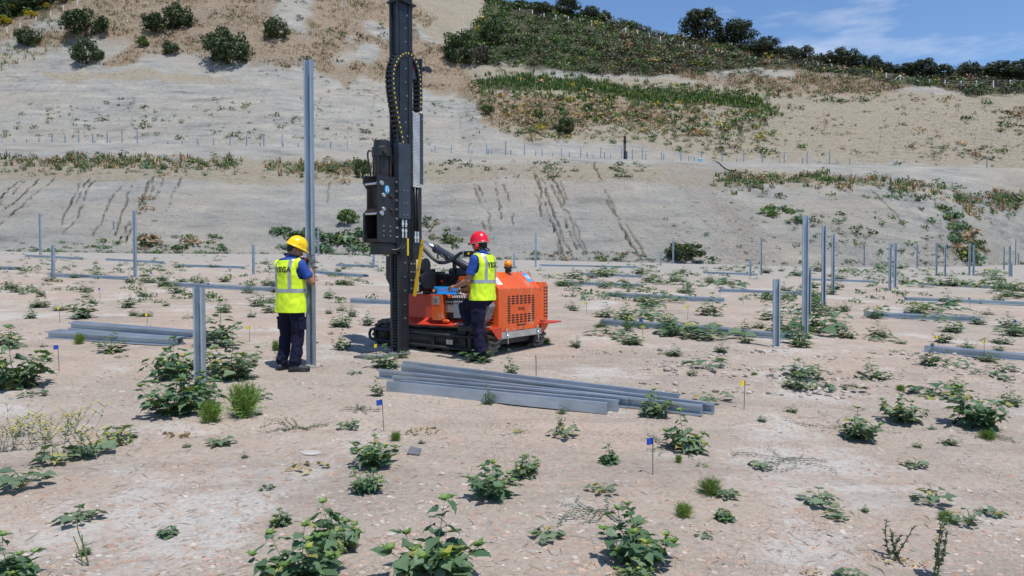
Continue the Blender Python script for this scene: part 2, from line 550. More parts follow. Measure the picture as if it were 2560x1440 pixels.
P_GRN2 = [(1185, 205), (1300, 190), (1450, 205), (1600, 222), (1780, 238), (1900, 250), (1930, 282), (1840, 268), (1650, 255), (1500, 240), (1350, 222), (1220, 218)]
P_GRN3 = [(-900, -400), (240, -60), (120, 30), (-40, 82), (-900, 120)]
P_RUB = [(1640, 400), (1800, 408), (1830, 470), (1900, 560), (1960, 650), (1800, 655), (1760, 560), (1700, 480)]
P_PINK = [(1745, 440), (1775, 450), (1850, 540), (1935, 640), (1885, 640), (1800, 540)]
P_GRY = [(205, 100), (345, 105), (230, 178), (60, 180)]
P_GRY2 = [(1000, 60), (1000, 60), (1001, 61)]
jX = PX + 26 * fbm(XX / 5, YY / 5, 51, 3) + 10 * vnoise(XX / .9, YY / .9, 53)
jY = PY + 14 * fbm(XX / 5, YY / 5, 61, 3) + 6 * vnoise(XX / .9, YY / .9, 63)
far = SG > 4.0
m_dry = (inpoly(jX, jY, P_DRY) | inpoly(jX, jY, P_DRY2) | inpoly(jX, jY, P_DRY3)) & far & ~inpoly(jX, jY, P_GRY) & (fbm(XX / 10, YY / 10, 301, 3) < .28)
m_tan = ((inpoly(jX, jY, P_TAN) | inpoly(jX, jY, P_TAN2) | inpoly(jX, jY, P_TAN4)) & far) | (inpoly(jX, jY, P_TAN3) & ~far)
m_grn = (inpoly(jX, jY, P_GRN) | inpoly(jX, jY, P_GRN2) | inpoly(jX, jY, P_GRN3)) & far
m_rub = inpoly(jX, jY, P_RUB) & ~far
m_pnk = inpoly(jX, jY, P_PINK) & ~far
def soft(m):
    m = m.astype(float)
    for _ in range(3):
        m[1:-1] = .25 * m[:-2] + .5 * m[1:-1] + .25 * m[2:]
        m[:, 1:-1] = .25 * m[:, :-2] + .5 * m[:, 1:-1] + .25 * m[:, 2:]
    return m
m_tan = soft(m_tan); m_dry = soft(m_dry); m_grn = soft(m_grn)
cover = np.stack([m_dry, m_grn, m_tan, soft(m_rub) * .5 + soft(m_pnk) * .5], -1).reshape(-1, 4)

# ---- earth of the cutting
def hill_material():
    m, t, b, out = nodes_of('marl_hillside')
    co = t.nodes.new('ShaderNodeTexCoord').outputs['Object']
    mp_ = t.nodes.new('ShaderNodeMapping')
    mp_.inputs['Scale'].default_value = (.35, .35, 1.6)
    t.links.new(co, mp_.inputs['Vector'])
    strata = add_noise(t, .55, 8, .62, mp_.outputs['Vector'])
    fine = add_noise(t, 2.4, 8, .7, co)
    big = add_noise(t, .07, 4, .5, co)
    at = t.nodes.new('ShaderNodeVertexColor'); at.layer_name = 'cover'
    sep = t.nodes.new('ShaderNodeSeparateColor')
    t.links.new(at.outputs['Color'], sep.inputs['Color'])
    grey = ramp(t, strata.outputs['Fac'], [(.30, (.225, .225, .215)), (.44, (.345, .337, .312)), (.56, (.40, .382, .345)), (.72, (.52, .482, .41))]).outputs['Color']
    warm = ramp(t, big.outputs['Fac'], [(.45, (0, 0, 0, 1)), (.64, (.8, .8, .8, 1))]).outputs['Color']
    c = mixc(t, math_n(t, 'MULTIPLY', warm, .6), grey, (.43, .375, .295))
    tan = ramp(t, fine.outputs['Fac'], [(.3, (.255, .215, .158)), (.5, (.36, .31, .232)), (.7, (.47, .405, .305))]).outputs['Color']
    c = mixc(t, math_n(t, 'MULTIPLY', sep.outputs['Blue'], .85), c, tan)
    dry = ramp(t, fine.outputs['Fac'], [(.3, (.19, .135, .09)), (.5, (.31, .235, .165)), (.68, (.46, .385, .29))]).outputs['Color']
    c = mixc(t, math_n(t, 'MULTIPLY', sep.outputs['Red'], .9), c, dry)
    grn = ramp(t, fine.outputs['Fac'], [(.3, (.028, .036, .014)), (.72, (.11, .10, .05))]).outputs['Color']
    c = mixc(t, math_n(t, 'MULTIPLY', sep.outputs['Green'], .9), c, grn)
    rub = ramp(t, fine.outputs['Fac'], [(.3, (.26, .24, .215)), (.55, (.34, .31, .27)), (.72, (.42, .32, .245))]).outputs['Color']
    c = mixc(t, math_n(t, 'MULTIPLY', at.outputs['Alpha'], .75, True), c, rub)
    sp = add_noise(t, 5.5, 3, .8, co)
    spk = ramp(t, sp.outputs['Fac'], [(.32, (.55, .55, .55, 1)), (.45, (1, 1, 1, 1))]).outputs['Color']
    c = mixc(t, .8, c, spk, 'MULTIPLY')
    mq = t.nodes.new('ShaderNodeMapping'); mq.inputs['Scale'].default_value = (1.0, 1.0, 4.5)
    t.links.new(co, mq.inputs['Vector'])
    fl = add_noise(t, 1.5, 6, .75, mq.outputs['Vector'])
    flk = ramp(t, fl.outputs['Fac'], [(.33, (.34, .34, .35, 1)), (.40, (1, 1, 1, 1)), (.60, (1, 1, 1, 1)), (.68, (1.25, 1.24, 1.2, 1))]).outputs['Color']
    c = mixc(t, .95, c, flk, 'MULTIPLY')
    t.links.new(c, b.inputs['Base Color'])
    b.inputs['Roughness'].default_value = .95
    b.inputs['Specular IOR Level'].default_value = .1
    h = math_n(t, 'ADD', math_n(t, 'MULTIPLY', fine.outputs['Fac'], .6), strata.outputs['Fac'])
    h = math_n(t, 'ADD', h, math_n(t, 'MULTIPLY', fl.outputs['Fac'], .8))
    bump_n(t, b, h, .9, .6)
    return m

idx = np.arange(nR * nC).reshape(nR, nC)
FQ = np.stack([idx[:-1, :-1], idx[:-1, 1:], idx[1:, 1:], idx[1:, :-1]], -1).reshape(-1, 4)
hill = mesh_np('hillside', np.stack([XX, YY, ZZ + CZ], -1).reshape(-1, 3), FQ, hill_material(), False)
hill['kind'] = 'structure'
ca = hill.data.color_attributes.new('cover', 'FLOAT_COLOR', 'POINT')
ca.data.foreach_set('color', cover.astype(np.float32).ravel())

# ---- the levelled plot
def ground_material():
    m, t, b, out = nodes_of('dry_clay_ground')
    co = t.nodes.new('ShaderNodeTexCoord').outputs['Object']
    wob = add_noise(t, 2.5, 3, .5, co)
    wv = t.nodes.new('ShaderNodeVectorMath'); wv.operation = 'MULTIPLY_ADD'
    t.links.new(wob.outputs['Color'], wv.inputs[0])
    wv.inputs[1].default_value = (.45, .45, .45)
    t.links.new(co, wv.inputs[2])
    big = add_noise(t, .22, 5, .6, co)
    mid = add_noise(t, .9, 6, .62, co)
    fine = add_noise(t, 22, 6, .7, co)
    grit = add_noise(t, 90, 3, .7, co)
    base = ramp(t, mid.outputs['Fac'], [(.3, (.335, .285, .238)), (.7, (.44, .38, .32))]).outputs['Color']
    pk = ramp(t, big.outputs['Fac'], [(.42, (0, 0, 0, 1)), (.60, (1, 1, 1, 1))]).outputs['Color']
    c = mixc(t, math_n(t, 'MULTIPLY', pk, .6), base, (.45, .345, .275))
    wh = add_noise(t, .55, 6, .66, wv.outputs[0])
    whm = ramp(t, wh.outputs['Fac'], [(.54, (0, 0, 0, 1)), (.62, (.65, .65, .65, 1))]).outputs['Color']
    c = mixc(t, whm, c, (.52, .50, .465))
    ms_ = t.nodes.new('ShaderNodeMapping'); ms_.inputs['Scale'].default_value = (.35, 1.5, 1); ms_.inputs['Rotation'].default_value = (0, 0, R(9))
    t.links.new(co, ms_.inputs['Vector'])
    stn = add_noise(t, .8, 7, .68, ms_.outputs['Vector'])
    stm = ramp(t, stn.outputs['Fac'], [(.52, (0, 0, 0, 1)), (.66, (.75, .75, .75, 1))]).outputs['Color']
    c = mixc(t, stm, c, (.29, .245, .205))
    # broken shale flakes in the crust
    vo = t.nodes.new('ShaderNodeTexVoronoi'); vo.inputs['Scale'].default_value = 26
    t.links.new(wv.outputs[0], vo.inputs['Vector'])
    sepv = t.nodes.new('ShaderNodeSeparateColor'); t.links.new(vo.outputs['Color'], sepv.inputs['Color'])
    dens = add_noise(t, 1.1, 4, .6, co)
    thr = math_n(t, 'ADD', sepv.outputs['Red'], math_n(t, 'MULTIPLY', dens.outputs['Fac'], .9))
    fm = math_n(t, 'GREATER_THAN', thr, 1.17)
    inn = math_n(t, 'LESS_THAN', vo.outputs['Distance'], .42)
    fm = math_n(t, 'MULTIPLY', fm, inn)
    fcol = ramp(t, sepv.outputs['Green'], [(.2, (.47, .27, .19)), (.45, (.52, .36, .27)), (.62, (.56, .47, .38)), (.85, (.30, .26, .235))]).outputs['Color']
    c = mixc(t, math_n(t, 'MULTIPLY', fm, .75), c, fcol)
    fv = ramp(t, fine.outputs['Fac'], [(.28, (.66, .65, .64, 1)), (.5, (1, 1, 1, 1)), (.75, (1.12, 1.11, 1.1, 1))]).outputs['Color']
    c = mixc(t, .9, c, fv, 'MULTIPLY')
    # silt washed down from the cutting lies along its foot
    sx = t.nodes.new('ShaderNodeSeparateXYZ'); t.links.new(co, sx.inputs['Vector'])
    toe = t.nodes.new('ShaderNodeMapRange'); toe.inputs['From Min'].default_value = 30; toe.inputs['From Max'].default_value = 52
    t.links.new(math_n(t, 'ADD', sx.outputs['Y'], math_n(t, 'MULTIPLY', mid.outputs['Fac'], 14)), toe.inputs['Value'])
    c = mixc(t, math_n(t, 'MULTIPLY', toe.outputs['Result'], .85), c, (.335, .315, .285))
    # drying cracks
    vc = t.nodes.new('ShaderNodeTexVoronoi'); vc.feature = 'DISTANCE_TO_EDGE'; vc.inputs['Scale'].default_value = 13
    t.links.new(wv.outputs[0], vc.inputs['Vector'])
    ck = ramp(t, vc.outputs['Distance'], [(0.0, (0, 0, 0, 1)), (.05, (1, 1, 1, 1))]).outputs['Color']
    ckg = add_noise(t, 1.7, 4, .6, co)
    gate = ramp(t, ckg.outputs['Fac'], [(.50, (1, 1, 1, 1)), (.66, (0, 0, 0, 1))]).outputs['Color']
    ck2 = math_n(t, 'MAXIMUM', ck, gate)
    t.links.new(c, b.inputs['Base Color'])
    b.inputs['Roughness'].default_value = .95
    b.inputs['Specular IOR Level'].default_value = .12
    h = math_n(t, 'ADD', math_n(t, 'MULTIPLY', ck2, .40), math_n(t, 'MULTIPLY', fine.outputs['Fac'], 1.3))
    h = math_n(t, 'ADD', h, math_n(t, 'MULTIPLY', fm, .35))
    h = math_n(t, 'ADD', h, math_n(t, 'MULTIPLY', grit.outputs['Fac'], .35))
    bump_n(t, b, h, .9, .02)
    return m

gu = UC[::2]; gFY = FOOT_Y[::2] + .9; nG = len(gu)
gF = np.stack([gu * gFY, gFY], -1)
gN = np.stack([gu * 13.0, np.full(nG, -5.0)], -1)
sN = 520
q = np.linspace(0, 1, sN)
srow = .10 * q + .90 * q ** 2.6
gX = gN[None, :, 0] * (1 - srow[:, None]) + gF[None, :, 0] * srow[:, None]
gY = gN[None, :, 1] * (1 - srow[:, None]) + gF[None, :, 1] * srow[:, None]
gZ = gz_np(gX, gY) + .006 * fbm(gX / .13, gY / .13, 101, 2) * (gY < 22)
fade = np.clip((srow - .9) / .1, 0, 1)[:, None]
gZ = gZ * (1 - fade) + (.05 * gY - .025 * gX - .006) * fade
gid = np.arange(sN * nG).reshape(sN, nG)
GQ = np.stack([gid[:-1, :-1], gid[:-1, 1:], gid[1:, 1:], gid[1:, :-1]], -1).reshape(-1, 4)
ground = mesh_np('ground', np.stack([gX, gY, gZ], -1).reshape(-1, 3), GQ, ground_material())
ground['kind'] = 'structure'

# ================================================================== materials of the built things
M_GALV = mat('galvanised_steel', (.34, .41, .49), .38, .62, .12, 5, .05, 40, col2=(.47, .54, .62))
M_GALV_D = mat('galvanised_steel_dull', (.36, .38, .41), .5, .6, .2, 5)
M_ORANGE = mat('orange_paint', (.68, .10, .014), .40, 0, .10, 3, .05, 30, dirt=((.46, .29, .19), 4, .55))
M_RED = mat('red_orange_paint', (.52, .045, .018), .42, 0, .10, 4, dirt=((.40, .20, .14), 6, .60))
M_BLACK = mat('black_machine_paint', (.016, .018, .022), .45, .1, .3, 6, .1, 60, dirt=((.085, .075, .066), 7, .64))
M_NAVY = mat('dark_blue_grey_paint', (.040, .050, .068), .42, .2, .2, 4, dirt=((.12, .06, .035), 3.2, .66))
M_MASTSIDE = mat('worn_mast_steel', (.026, .030, .037), .42, .35, .3, 5, .1, 50, dirt=((.17, .10, .06), 4, .63))
M_RUST = mat('rusty_steel', (.030, .026, .024), .6, .3, .4, 6, .2, 40, col2=(.075, .042, .03))
M_RUBBER = mat('dusty_rubber', (.040, .037, .034), .85, 0, .3, 5, .2, 50, dirt=((.24, .205, .17), 5, .48))
M_LUG = mat('dusty_tread', (.17, .155, .138), .9, 0, .3, 6, .2, 50)
M_HOSE = mat('hydraulic_hose', (.016, .016, .018), .38, 0, .2, 8)
M_CHROME = mat('bright_steel', (.62, .63, .65), .28, .9, .12, 8)
M_BOLT = mat('zinc_bolts', (.42, .43, .45), .38, .7, .15, 8)
M_YEL = mat('yellow_plastic', (.78, .60, .02), .45, 0, .06, 5)
M_LEVEL = mat('spirit_level_yellow', (.72, .42, .015), .42, 0, .08, 5)
M_PALEY = mat('pale_yellow_tube', (.66, .56, .22), .5, 0, .08, 5)
M_BLUE = mat('blue_tray', (.02, .26, .62), .4, 0, .1, 6)
M_WHITE = mat('white_print', (.75, .75, .74), .5, 0, .05, 5)
M_DARK = mat('black_and_hole_shade', (.008, .008, .009), .9, 0, .1, 5)  # near-black for prints and rubber; on vents it paints the shade of holes
M_PURP = mat('violet_lettering', (.22, .12, .42), .5, 0, .05, 5)
M_PLATE = mat('data_plate', (.42, .42, .43), .4, .5, .1, 20)
M_AMBER = mat('amber_lens', (.75, .25, .01), .15, 0, .1, 12)
M_SKYB = mat('sticker_blue', (.03, .33, .66), .4, 0, .05, 5)
M_REDP = mat('red_plastic', (.62, .02, .03), .3, 0, .06, 5)

def checker_material():
    m, t, b, out = nodes_of('checker_plate')
    co = t.nodes.new('ShaderNodeTexCoord').outputs['Object']
    w1 = t.nodes.new('ShaderNodeTexChecker'); w1.inputs['Scale'].default_value = 26
    mpn = t.nodes.new('ShaderNodeMapping'); mpn.inputs['Rotation'].default_value = (R(45), R(45), R(45))
    t.links.new(co, mpn.inputs['Vector']); t.links.new(mpn.outputs['Vector'], w1.inputs['Vector'])
    n = add_noise(t, 20, 5, .6, co)
    c = mixc(t, w1.outputs['Fac'], (.40, .40, .41), (.62, .61, .60))
    c = mixc(t, math_n(t, 'MULTIPLY', n.outputs['Fac'], .4), c, (.45, .40, .35))
    t.links.new(c, b.inputs['Base Color'])
    b.inputs['Metallic'].default_value = .55
    b.inputs['Roughness'].default_value = .38
    bump_n(t, b, w1.outputs['Fac'], .6, .004)
    return m
M_CHECK = checker_material()

def text_mesh(body, size, depth=.002, bold=0.0):
    cu = bpy.data.curves.new('lettering', 'FONT')
    cu.body = body; cu.size = size; cu.extrude = depth; cu.offset = bold
    cu.align_x = 'CENTER'; cu.align_y = 'CENTER'; cu.resolution_u = 3
    o = bpy.data.objects.new('lettering', cu)
    COL.objects.link(o)
    dg = bpy.context.evaluated_depsgraph_get()
    me = bpy.data.meshes.new_from_object(o.evaluated_get(dg))
    bpy.data.objects.remove(o, do_unlink=True)
    return me

# ================================================================== steel piles
def pile_mesh():
    path = [(-.034, 0), (-.055, 0), (-.055, .056), (.055, .056), (.055, 0), (.034, 0)]
    th = .0042
    n = len(path); A = []; B = []
    for i, p in enumerate(path):
        p = Vector(p)
        d0 = (p - Vector(path[i - 1])).normalized() if i else None
        d1 = (Vector(path[i + 1]) - p).normalized() if i < n - 1 else None
        d0 = d0 or d1; d1 = d1 or d0
        n0 = Vector((-d0.y, d0.x)); n1 = Vector((-d1.y, d1.x))
        m = (n0 + n1).normalized(); k = th / 2 / max(.3, m.dot(n0))
        A.append(p + m * k); B.append(p - m * k)
    mb = MB()
    vs = []
    for z in (0, 1):
        vs += [(q.x, q.y, z) for q in A] + [(q.x, q.y, z) for q in B]
    fs = []
    N = 2 * n
    for i in range(n - 1):
        fs.append((i, i + 1, N + i + 1, N + i)); fs.append((n + i + 1, n + i, N + n + i, N + n + i + 1))
        fs.append((i + 1, i, n + i, n + i + 1)); fs.append((N + i, N + i + 1, N + n + i + 1, N + n + i))
    fs.append((n, 0, N, N + n)); fs.append((n - 1, 2 * n - 1, N + 2 * n - 1, N + n - 1))
    mb.add(vs, fs)
    return mb.mesh('steel_pile')
PILE = pile_mesh(); PILE.materials.append(M_GALV)
rng = random.Random(4)

def standing(px, top, bot, label, group=None, hold=None, sink=.25, far_=False):
    p = G(px, bot)
    d = ray(px, top)
    h = CZ + d.z * (p.y / d.y) - p.z
    M = Matrix.Translation((p.x, p.y, p.z - sink)) @ Matrix.Rotation(R(rng.uniform(-14, 4)) if hold is None else R(hold), 4, 'Z') @ Matrix.Rotation(R(rng.uniform(-.4, .4)), 4, 'Y') @ Matrix.Diagonal((1, 1, h + sink, 1))
    o = inst('steel_pile', PILE, None, M)
    return tag(o, label, 'pile', group)

standing(775.5, 148, 915, 'tall upright galvanised pile held by the worker in the yellow helmet', None, -16, .1)
standing(497, 718, 985, 'short driven galvanised pile rising from the big weeds at left front', None, -14)
standing(1942, 698, 869, 'short driven pile standing in front of the tallest pile on the right')
standing(2013, 539, 842, 'tallest standing pile on the right half of the plot')
standing(2022, 671, 787, 'short pile close behind the tallest pile on the right')
standing(2060, 564, 769, 'second tall pile just right of the tallest one')
standing(2083, 585, 735, 'third tall pile in the receding row on the right')
standing(337, 527, 695, 'tall standing pile left of the worker in the yellow helmet')
standing(131, 613, 700, 'short standing pile nearest the left edge of the plot')
standing(633, 612, 685, 'short standing pile just left of the worker in the yellow helmet')
standing(100, 534, 636, 'tall far pile at the left in front of the grey slope')
standing(284, 552, 628, 'far pile at the slope foot between two taller piles on the left')
standing(1339, 583, 669, 'far standing pile just right of the orange machine')
standing(1285, 632, 672, 'short far pile right beside the amber beacon')
standing(1235, 583, 645, 'far pile showing behind the red helmet')
standing(934, 625, 670, 'short far pile seen left of the machine mast')
for px, t, b in ((187, 595, 625), (755, 545, 626), (796, 570, 640)):
    standing(px, t, b, 'small distant pile at the slope foot left of the machine', 'distant piles left of the machine')
kf = 0
for px, t, b in ((1652, 632, 664), (1683, 595, 659), (1876, 646, 691), (1903, 594, 686), (2099, 607, 661), (2161, 607, 668), (2225, 609, 727), (2238, 607, 720), (2293, 609, 671), (2342, 607, 688), (2363, 614, 691), (2424, 607, 688), (2434, 612, 688), (2510, 617, 676), (2525, 614, 691), (2529, 656, 691), (2539, 597, 663), (2546, 632, 663)):
    kf += 1
    standing(px, t, b, 'thin far pile, %s from the left of those before the right-hand slope' % ('first second third fourth fifth sixth seventh eighth ninth tenth eleventh twelfth thirteenth fourteenth fifteenth sixteenth seventeenth eighteenth'.split()[kf - 1]), 'far piles on the right of the plot')

def lying(pL, pR, n, label, group, slide=.12, spread=.075, lift=0.0, first_flip=0, offs=None):
    a = G(*pL); b = G(*pR)
    d = (b - a); L = d.length; d.normalize()
    side = Vector((-d.y, d.x, 0)).normalized()            # away from the camera
    if side.y < 0: side = -side
    for i in range(n):
        off = (offs[i] if offs else i * spread)
        s = rng.uniform(-slide, slide)
        o0 = a + side * off + d * s
        o0.z = gz(o0.x, o0.y) + lift + .004
        flip = (i + first_flip) % 2
        yv = side if flip else -side                 # opening side
        zax = d; up = Vector((0, 0, 1))
        xax = up - d * up.dot(d); xax.normalize()
        yax = zax.cross(xax)
        if yax.dot(side) < 0 and not flip or yax.dot(side) > 0 and flip:
            xax = -xax; yax = -yax
        Mr = Matrix((xax, yax, zax)).transposed().to_4x4()
        o0 = o0 + up * .055
        end = o0 + d * L
        tilt = (gz(end.x, end.y) + .059 + lift - end.z) / L
        Mt = Matrix.Translation(o0 - yax * (.056 if not flip else 0)) @ Matrix.Rotation(tilt, 4, side.cross(d) if False else d.cross(up).normalized()) @ Mr @ Matrix.Rotation(R(rng.uniform(-.2, .2)), 4, 'X') @ Matrix.Diagonal((1, 1, L, 1))
        lb = label if n == 1 else label.replace('pile', ('frontmost', 'second', 'third', 'rearmost')[i if i < n - 1 else 3] + ' pile', 1)
        tag(inst('steel_pile', PILE, None, Mt), lb, 'pile', group)

lying((972, 978), (1520, 1036), 1, 'frontmost short pile of the bundle in the foreground', None, 0, first_flip=1)
lying((1005, 976), (1548, 1029), 1, 'second short pile in the foreground bundle, just behind the frontmost', None, 0, first_flip=1)
lying((985, 962), (1572, 1020), 1, 'third short pile in the foreground bundle', None, 0)
lying((948, 944), (1757, 1041), 1, 'long foreground pile whose right end sticks out near the weeds', None, 0)
lying((1003, 933), (1786, 1038), 1, 'longest foreground pile reaching farthest to the right', None, 0)
lying((1012, 923), (1700, 1012), 1, 'rearmost long pile of the foreground bundle', None, 0, first_flip=1)
STK = [((122, 842), (440, 868), 4, 'pile in the bundle lying left of the short driven pile', .05), ((180, 822), (548, 856), 3, 'long pile in the back layer of the bundle at left', .1),
       ((410, 716), (690, 728), 4, 'pile in the bundle lying behind the worker in the yellow helmet', .06), ((128, 690), (316, 700), 3, 'pile in the bundle at the foot of the short left pile', .1),
       ((-60, 672), (42, 678), 3, 'pile in the far bundle cut by the left edge', .05), ((448, 665), (606, 672), 3, 'pile in the far bundle left of the yellow helmet', .1),
       ((65, 642), (205, 648), 2, 'pile in the farthest bundle on the left', .1), ((268, 652), (412, 659), 2, 'pile in the far bundle near the tall left pile', .1),
       ((788, 684), (912, 691), 3, 'pile in the bundle between the held pile and the mast', .1), ((872, 756), (1085, 768), 4, 'pile in the bundle lying directly behind the mast', .05),
       ((1505, 814), (1830, 834), 3, 'pile in the bundle right of the orange machine', .06), ((1640, 822), (1972, 847), 2, 'long pile at the right end of the bundle beside the machine', .06),
       ((1520, 742), (1805, 755), 3, 'pile in the second bundle right of the machine', .08), ((2258, 750), (2580, 763), 3, 'pile in the bundle at the far right edge', .1),
       ((2170, 793), (2440, 806), 3, 'pile in the bundle amid weeds on the right', .1), ((2320, 884), (2640, 912), 3, 'pile in the nearest bundle at the right edge', .1),
       ((1410, 712), (1602, 719), 2, 'pile in the low bundle behind the orange machine', .1), ((1446, 688), (1602, 695), 2, 'pile in the far bundle behind the orange machine', .1),
       ((1800, 728), (2030, 738), 3, 'pile in the weedy bundle in the middle right', .1), ((2030, 702), (2190, 707), 2, 'pile in the bundle beyond the tall row on the right', .1),
       ((2300, 713), (2492, 720), 2, 'pile in the far bundle on the right', .1), ((1352, 664), (1590, 672), 3, 'pile in the farthest bundle behind the machine', .1),
       ((840, 664), (942, 668), 2, 'pile in the far bundle left of the mast', .1), ((1760, 683), (1890, 688), 2, 'pile in the far bundle near the slope foot', .1)]
for a, b, n, lab, sl in STK:
    lying(a, b, n, 'galvanised steel ' + lab, lab.replace('pile ', 'piles ', 1), sl)

# ================================================================== marker flags
M_WIRE = mat('flag_wire', (.10, .085, .07), .6, .4, .2, 8)
M_FB = mat('blue_flag', (.01, .07, .42), .5, 0, .1, 6)
M_FY = mat('yellow_flag', (.80, .62, .01), .5, 0, .08, 6)
fw = MB().cyl((0, 0, -.08), (0, 0, 1), .0035, .0035, 6).mesh('wire')
def flag_mesh(nm):
    mb = MB(); n = 5
    vs = []; 
    for i in range(n + 1):
        x = -.056 * i / n + .003
        y = .010 * math.sin(i * 1.3)
        vs += [(x, y - .0006, -.052), (x, y - .0006, 0), (x, y + .0006, -.052), (x, y + .0006, 0)]
    fs = []
    for i in range(n):
        a = 4 * i; b = a + 4
        fs += [(a, b, b + 1, a + 1), (a + 3, b + 3, b + 2, a + 2), (a + 1, b + 1, b + 3, a + 3), (a + 2, b + 2, b, a)]
    fs += [(0, 1, 3, 2), (4 * n + 2, 4 * n + 3, 4 * n + 1, 4 * n)]
    return mb.add(vs, fs).mesh(nm)
fmb = flag_mesh('flag_blue'); fmb.materials.append(M_FB)
fmy = flag_mesh('flag_yellow'); fmy.materials.append(M_FY)
fw.materials.append(M_WIRE)
FLAGS = [(960, 1075, 85, 'b', 'blue marker flag in front of the foreground pile bundle'), (1632, 1190, 92, 'b', 'blue marker flag on bent wire at lower right of centre, nearest the camera'),
         (1860, 1027, 72, 'y', 'yellow marker flag right of the foreground pile bundle'), (148, 930, 65, 'b', 'blue marker flag standing alone at the left front'),
         (150, 808, 40, 'y', 'yellow marker flag behind the left pile bundle'), (367, 822, 36, 'y', 'yellow marker flag just above the left pile bundle'),
         (624, 858, 40, 'y', 'yellow marker flag close to the legs of the worker in the yellow helmet'), (941, 893, 36, 'y', 'yellow marker flag by the mast base plate'),
         (1606, 845, 46, 'b', 'blue marker flag in front of the bundle right of the machine'), (1719, 800, 36, 'y', 'yellow marker flag above the bundle right of the machine'),
         (1467, 790, 34, 'y', 'yellow marker flag right of the machine rear'), (2331, 905, 44, 'b', 'blue marker flag at the nearest right-edge bundle'),
         (2345, 872, 32, 'y', 'yellow marker flag behind the nearest right-edge bundle'), (2262, 800, 22, 'b', 'blue marker flag in the bundle amid weeds on the right')]
for i, (x, y, h, c, lab) in enumerate(FLAGS):
    p = G(x, y); s = h / FPX * p.y
    t = thing('marker_flag', lab, 'flag', p, 0, 'marker flags on the plot')
    lean = Matrix.Rotation(R(rng.uniform(-4, 4)), 4, 'Y') @ Matrix.Rotation(R(rng.uniform(-3, 3)), 4, 'X')
    inst('wire', fw, t, lean @ Matrix.Diagonal((1, 1, s, 1)))
    inst('flag', fmb if c == 'b' else fmy, t, lean @ Matrix.Translation((0, 0, s)) @ Matrix.Rotation(R(rng.uniform(-25, 25)), 4, 'Z'))
for c, pts in (('b', [(380, 702), (683, 738), (576, 694), (1490, 712), (1582, 697), (1600, 748), (1800, 752), (2425, 770), (2540, 838), (250, 752), (523, 732), (805, 700), (25, 690)]),
               ('y', [(448, 700), (1530, 690), (1858, 760), (1700, 705), (2235, 742), (790, 742), (2460, 905), (575, 712)])):
    for x, y in pts:
        p = G(x, y); s = rng.uniform(.26, .34)
        t = thing('marker_flag', ('small blue' if c == 'b' else 'small yellow') + ' marker flag far back among the piles', 'flag', p, 0, 'far %s marker flags' % ('blue' if c == 'b' else 'yellow'))
        inst('wire', fw, t, Matrix.Diagonal((1, 1, s, 1)))
        inst('flag', fmb if c == 'b' else fmy, t, Matrix.Translation((0, 0, s)) @ Matrix.Rotation(R(rng.uniform(-30, 30)), 4, 'Z'))
p = G(1340, 952)
tag(MB().tube([(0, 0, -.1), (.002, 0, .15), (-.003, 0, .3)], .006, 6).build('stake', mat('wood_stake', (.20, .12, .07), .8), None), 'thin bare brown stake behind the foreground bundle', 'stake').location = p

# ================================================================== the pile driver
T0 = G(1222, 897)
PHI = R(33)
T0.z = .535
MACH = thing('pile_driver', 'orange tracked pile driver with tall black mast and hammer, parked mid-plot', 'pile driver', (T0.x, T0.y, T0.z - .015), -PHI)
cP, sP = math.cos(PHI), math.sin(PHI)
def LY(px, py, y):
    d = ray(px, py)
    k = (y + T0.x * sP + T0.y * cP) / (d.x * sP + d.y * cP)
    a, b = d.x * k - T0.x, d.y * k - T0.y
    return Vector((a * cP - b * sP, y, CZ + d.z * k - T0.z))
def LX(px, py, x):
    d = ray(px, py)
    k = (x + T0.x * cP - T0.y * sP) / (d.x * cP - d.y * sP)
    a, b = d.x * k - T0.x, d.y * k - T0.y
    return Vector((x, a * sP + b * cP, CZ + d.z * k - T0.z))
MOFF = 0.0
def mpart(name, mb, m, bevel=.004, parent=MACH, smooth=False):
    o = mb.build(name, m, parent, smooth, bevel)
    if parent is MACH: o.location.z = MOFF
    return o

# --- crawler tracks
def track_path(n=64):
    pts = []
    r = .235; x0, x1 = -2.10, -.25
    seg = (x1 - x0); per = 2 * seg + 2 * math.pi * r
    for i in range(n):
        s = per * i / n
        if s < seg: pts.append(((x0 + s, .0), (0, -1)))
        elif s < seg + math.pi * r:
            a = (s - seg) / r - math.pi / 2
            pts.append(((x1 + r * math.cos(a), r + r * math.sin(a)), (math.cos(a), math.sin(a))))
        elif s < 2 * seg + math.pi * r:
            q = s - seg - math.pi * r
            pts.append(((x1 - q, 2 * r - .03 * math.sin(math.pi * q / seg)), (0, 1)))
        else:
            a = (s - 2 * seg - math.pi * r) / r + math.pi / 2
            pts.append(((x0 + r * math.cos(a), r + r * math.sin(a)), (math.cos(a), math.sin(a))))
    return pts
TP = track_path()
lug = MB()
for sgn in (-1, 1):
    lug.add([(-.02, 0, 0), (.025, 0, 0), (.06, sgn * .15, 0), (.015, sgn * .15, 0), (-.012, 0, .034), (.017, 0, .034), (.052, sgn * .15, .03), (.023, sgn * .15, .03)],
            [(4, 5, 6, 7), (0, 1, 5, 4), (1, 2, 6, 5), (2, 3, 7, 6), (3, 0, 4, 7)] if sgn > 0 else [(7, 6, 5, 4), (4, 5, 1, 0), (5, 6, 2, 1), (6, 7, 3, 2), (7, 4, 0, 3)])
LUG = lug.mesh('tread_lug'); LUG.materials.append(M_LUG)
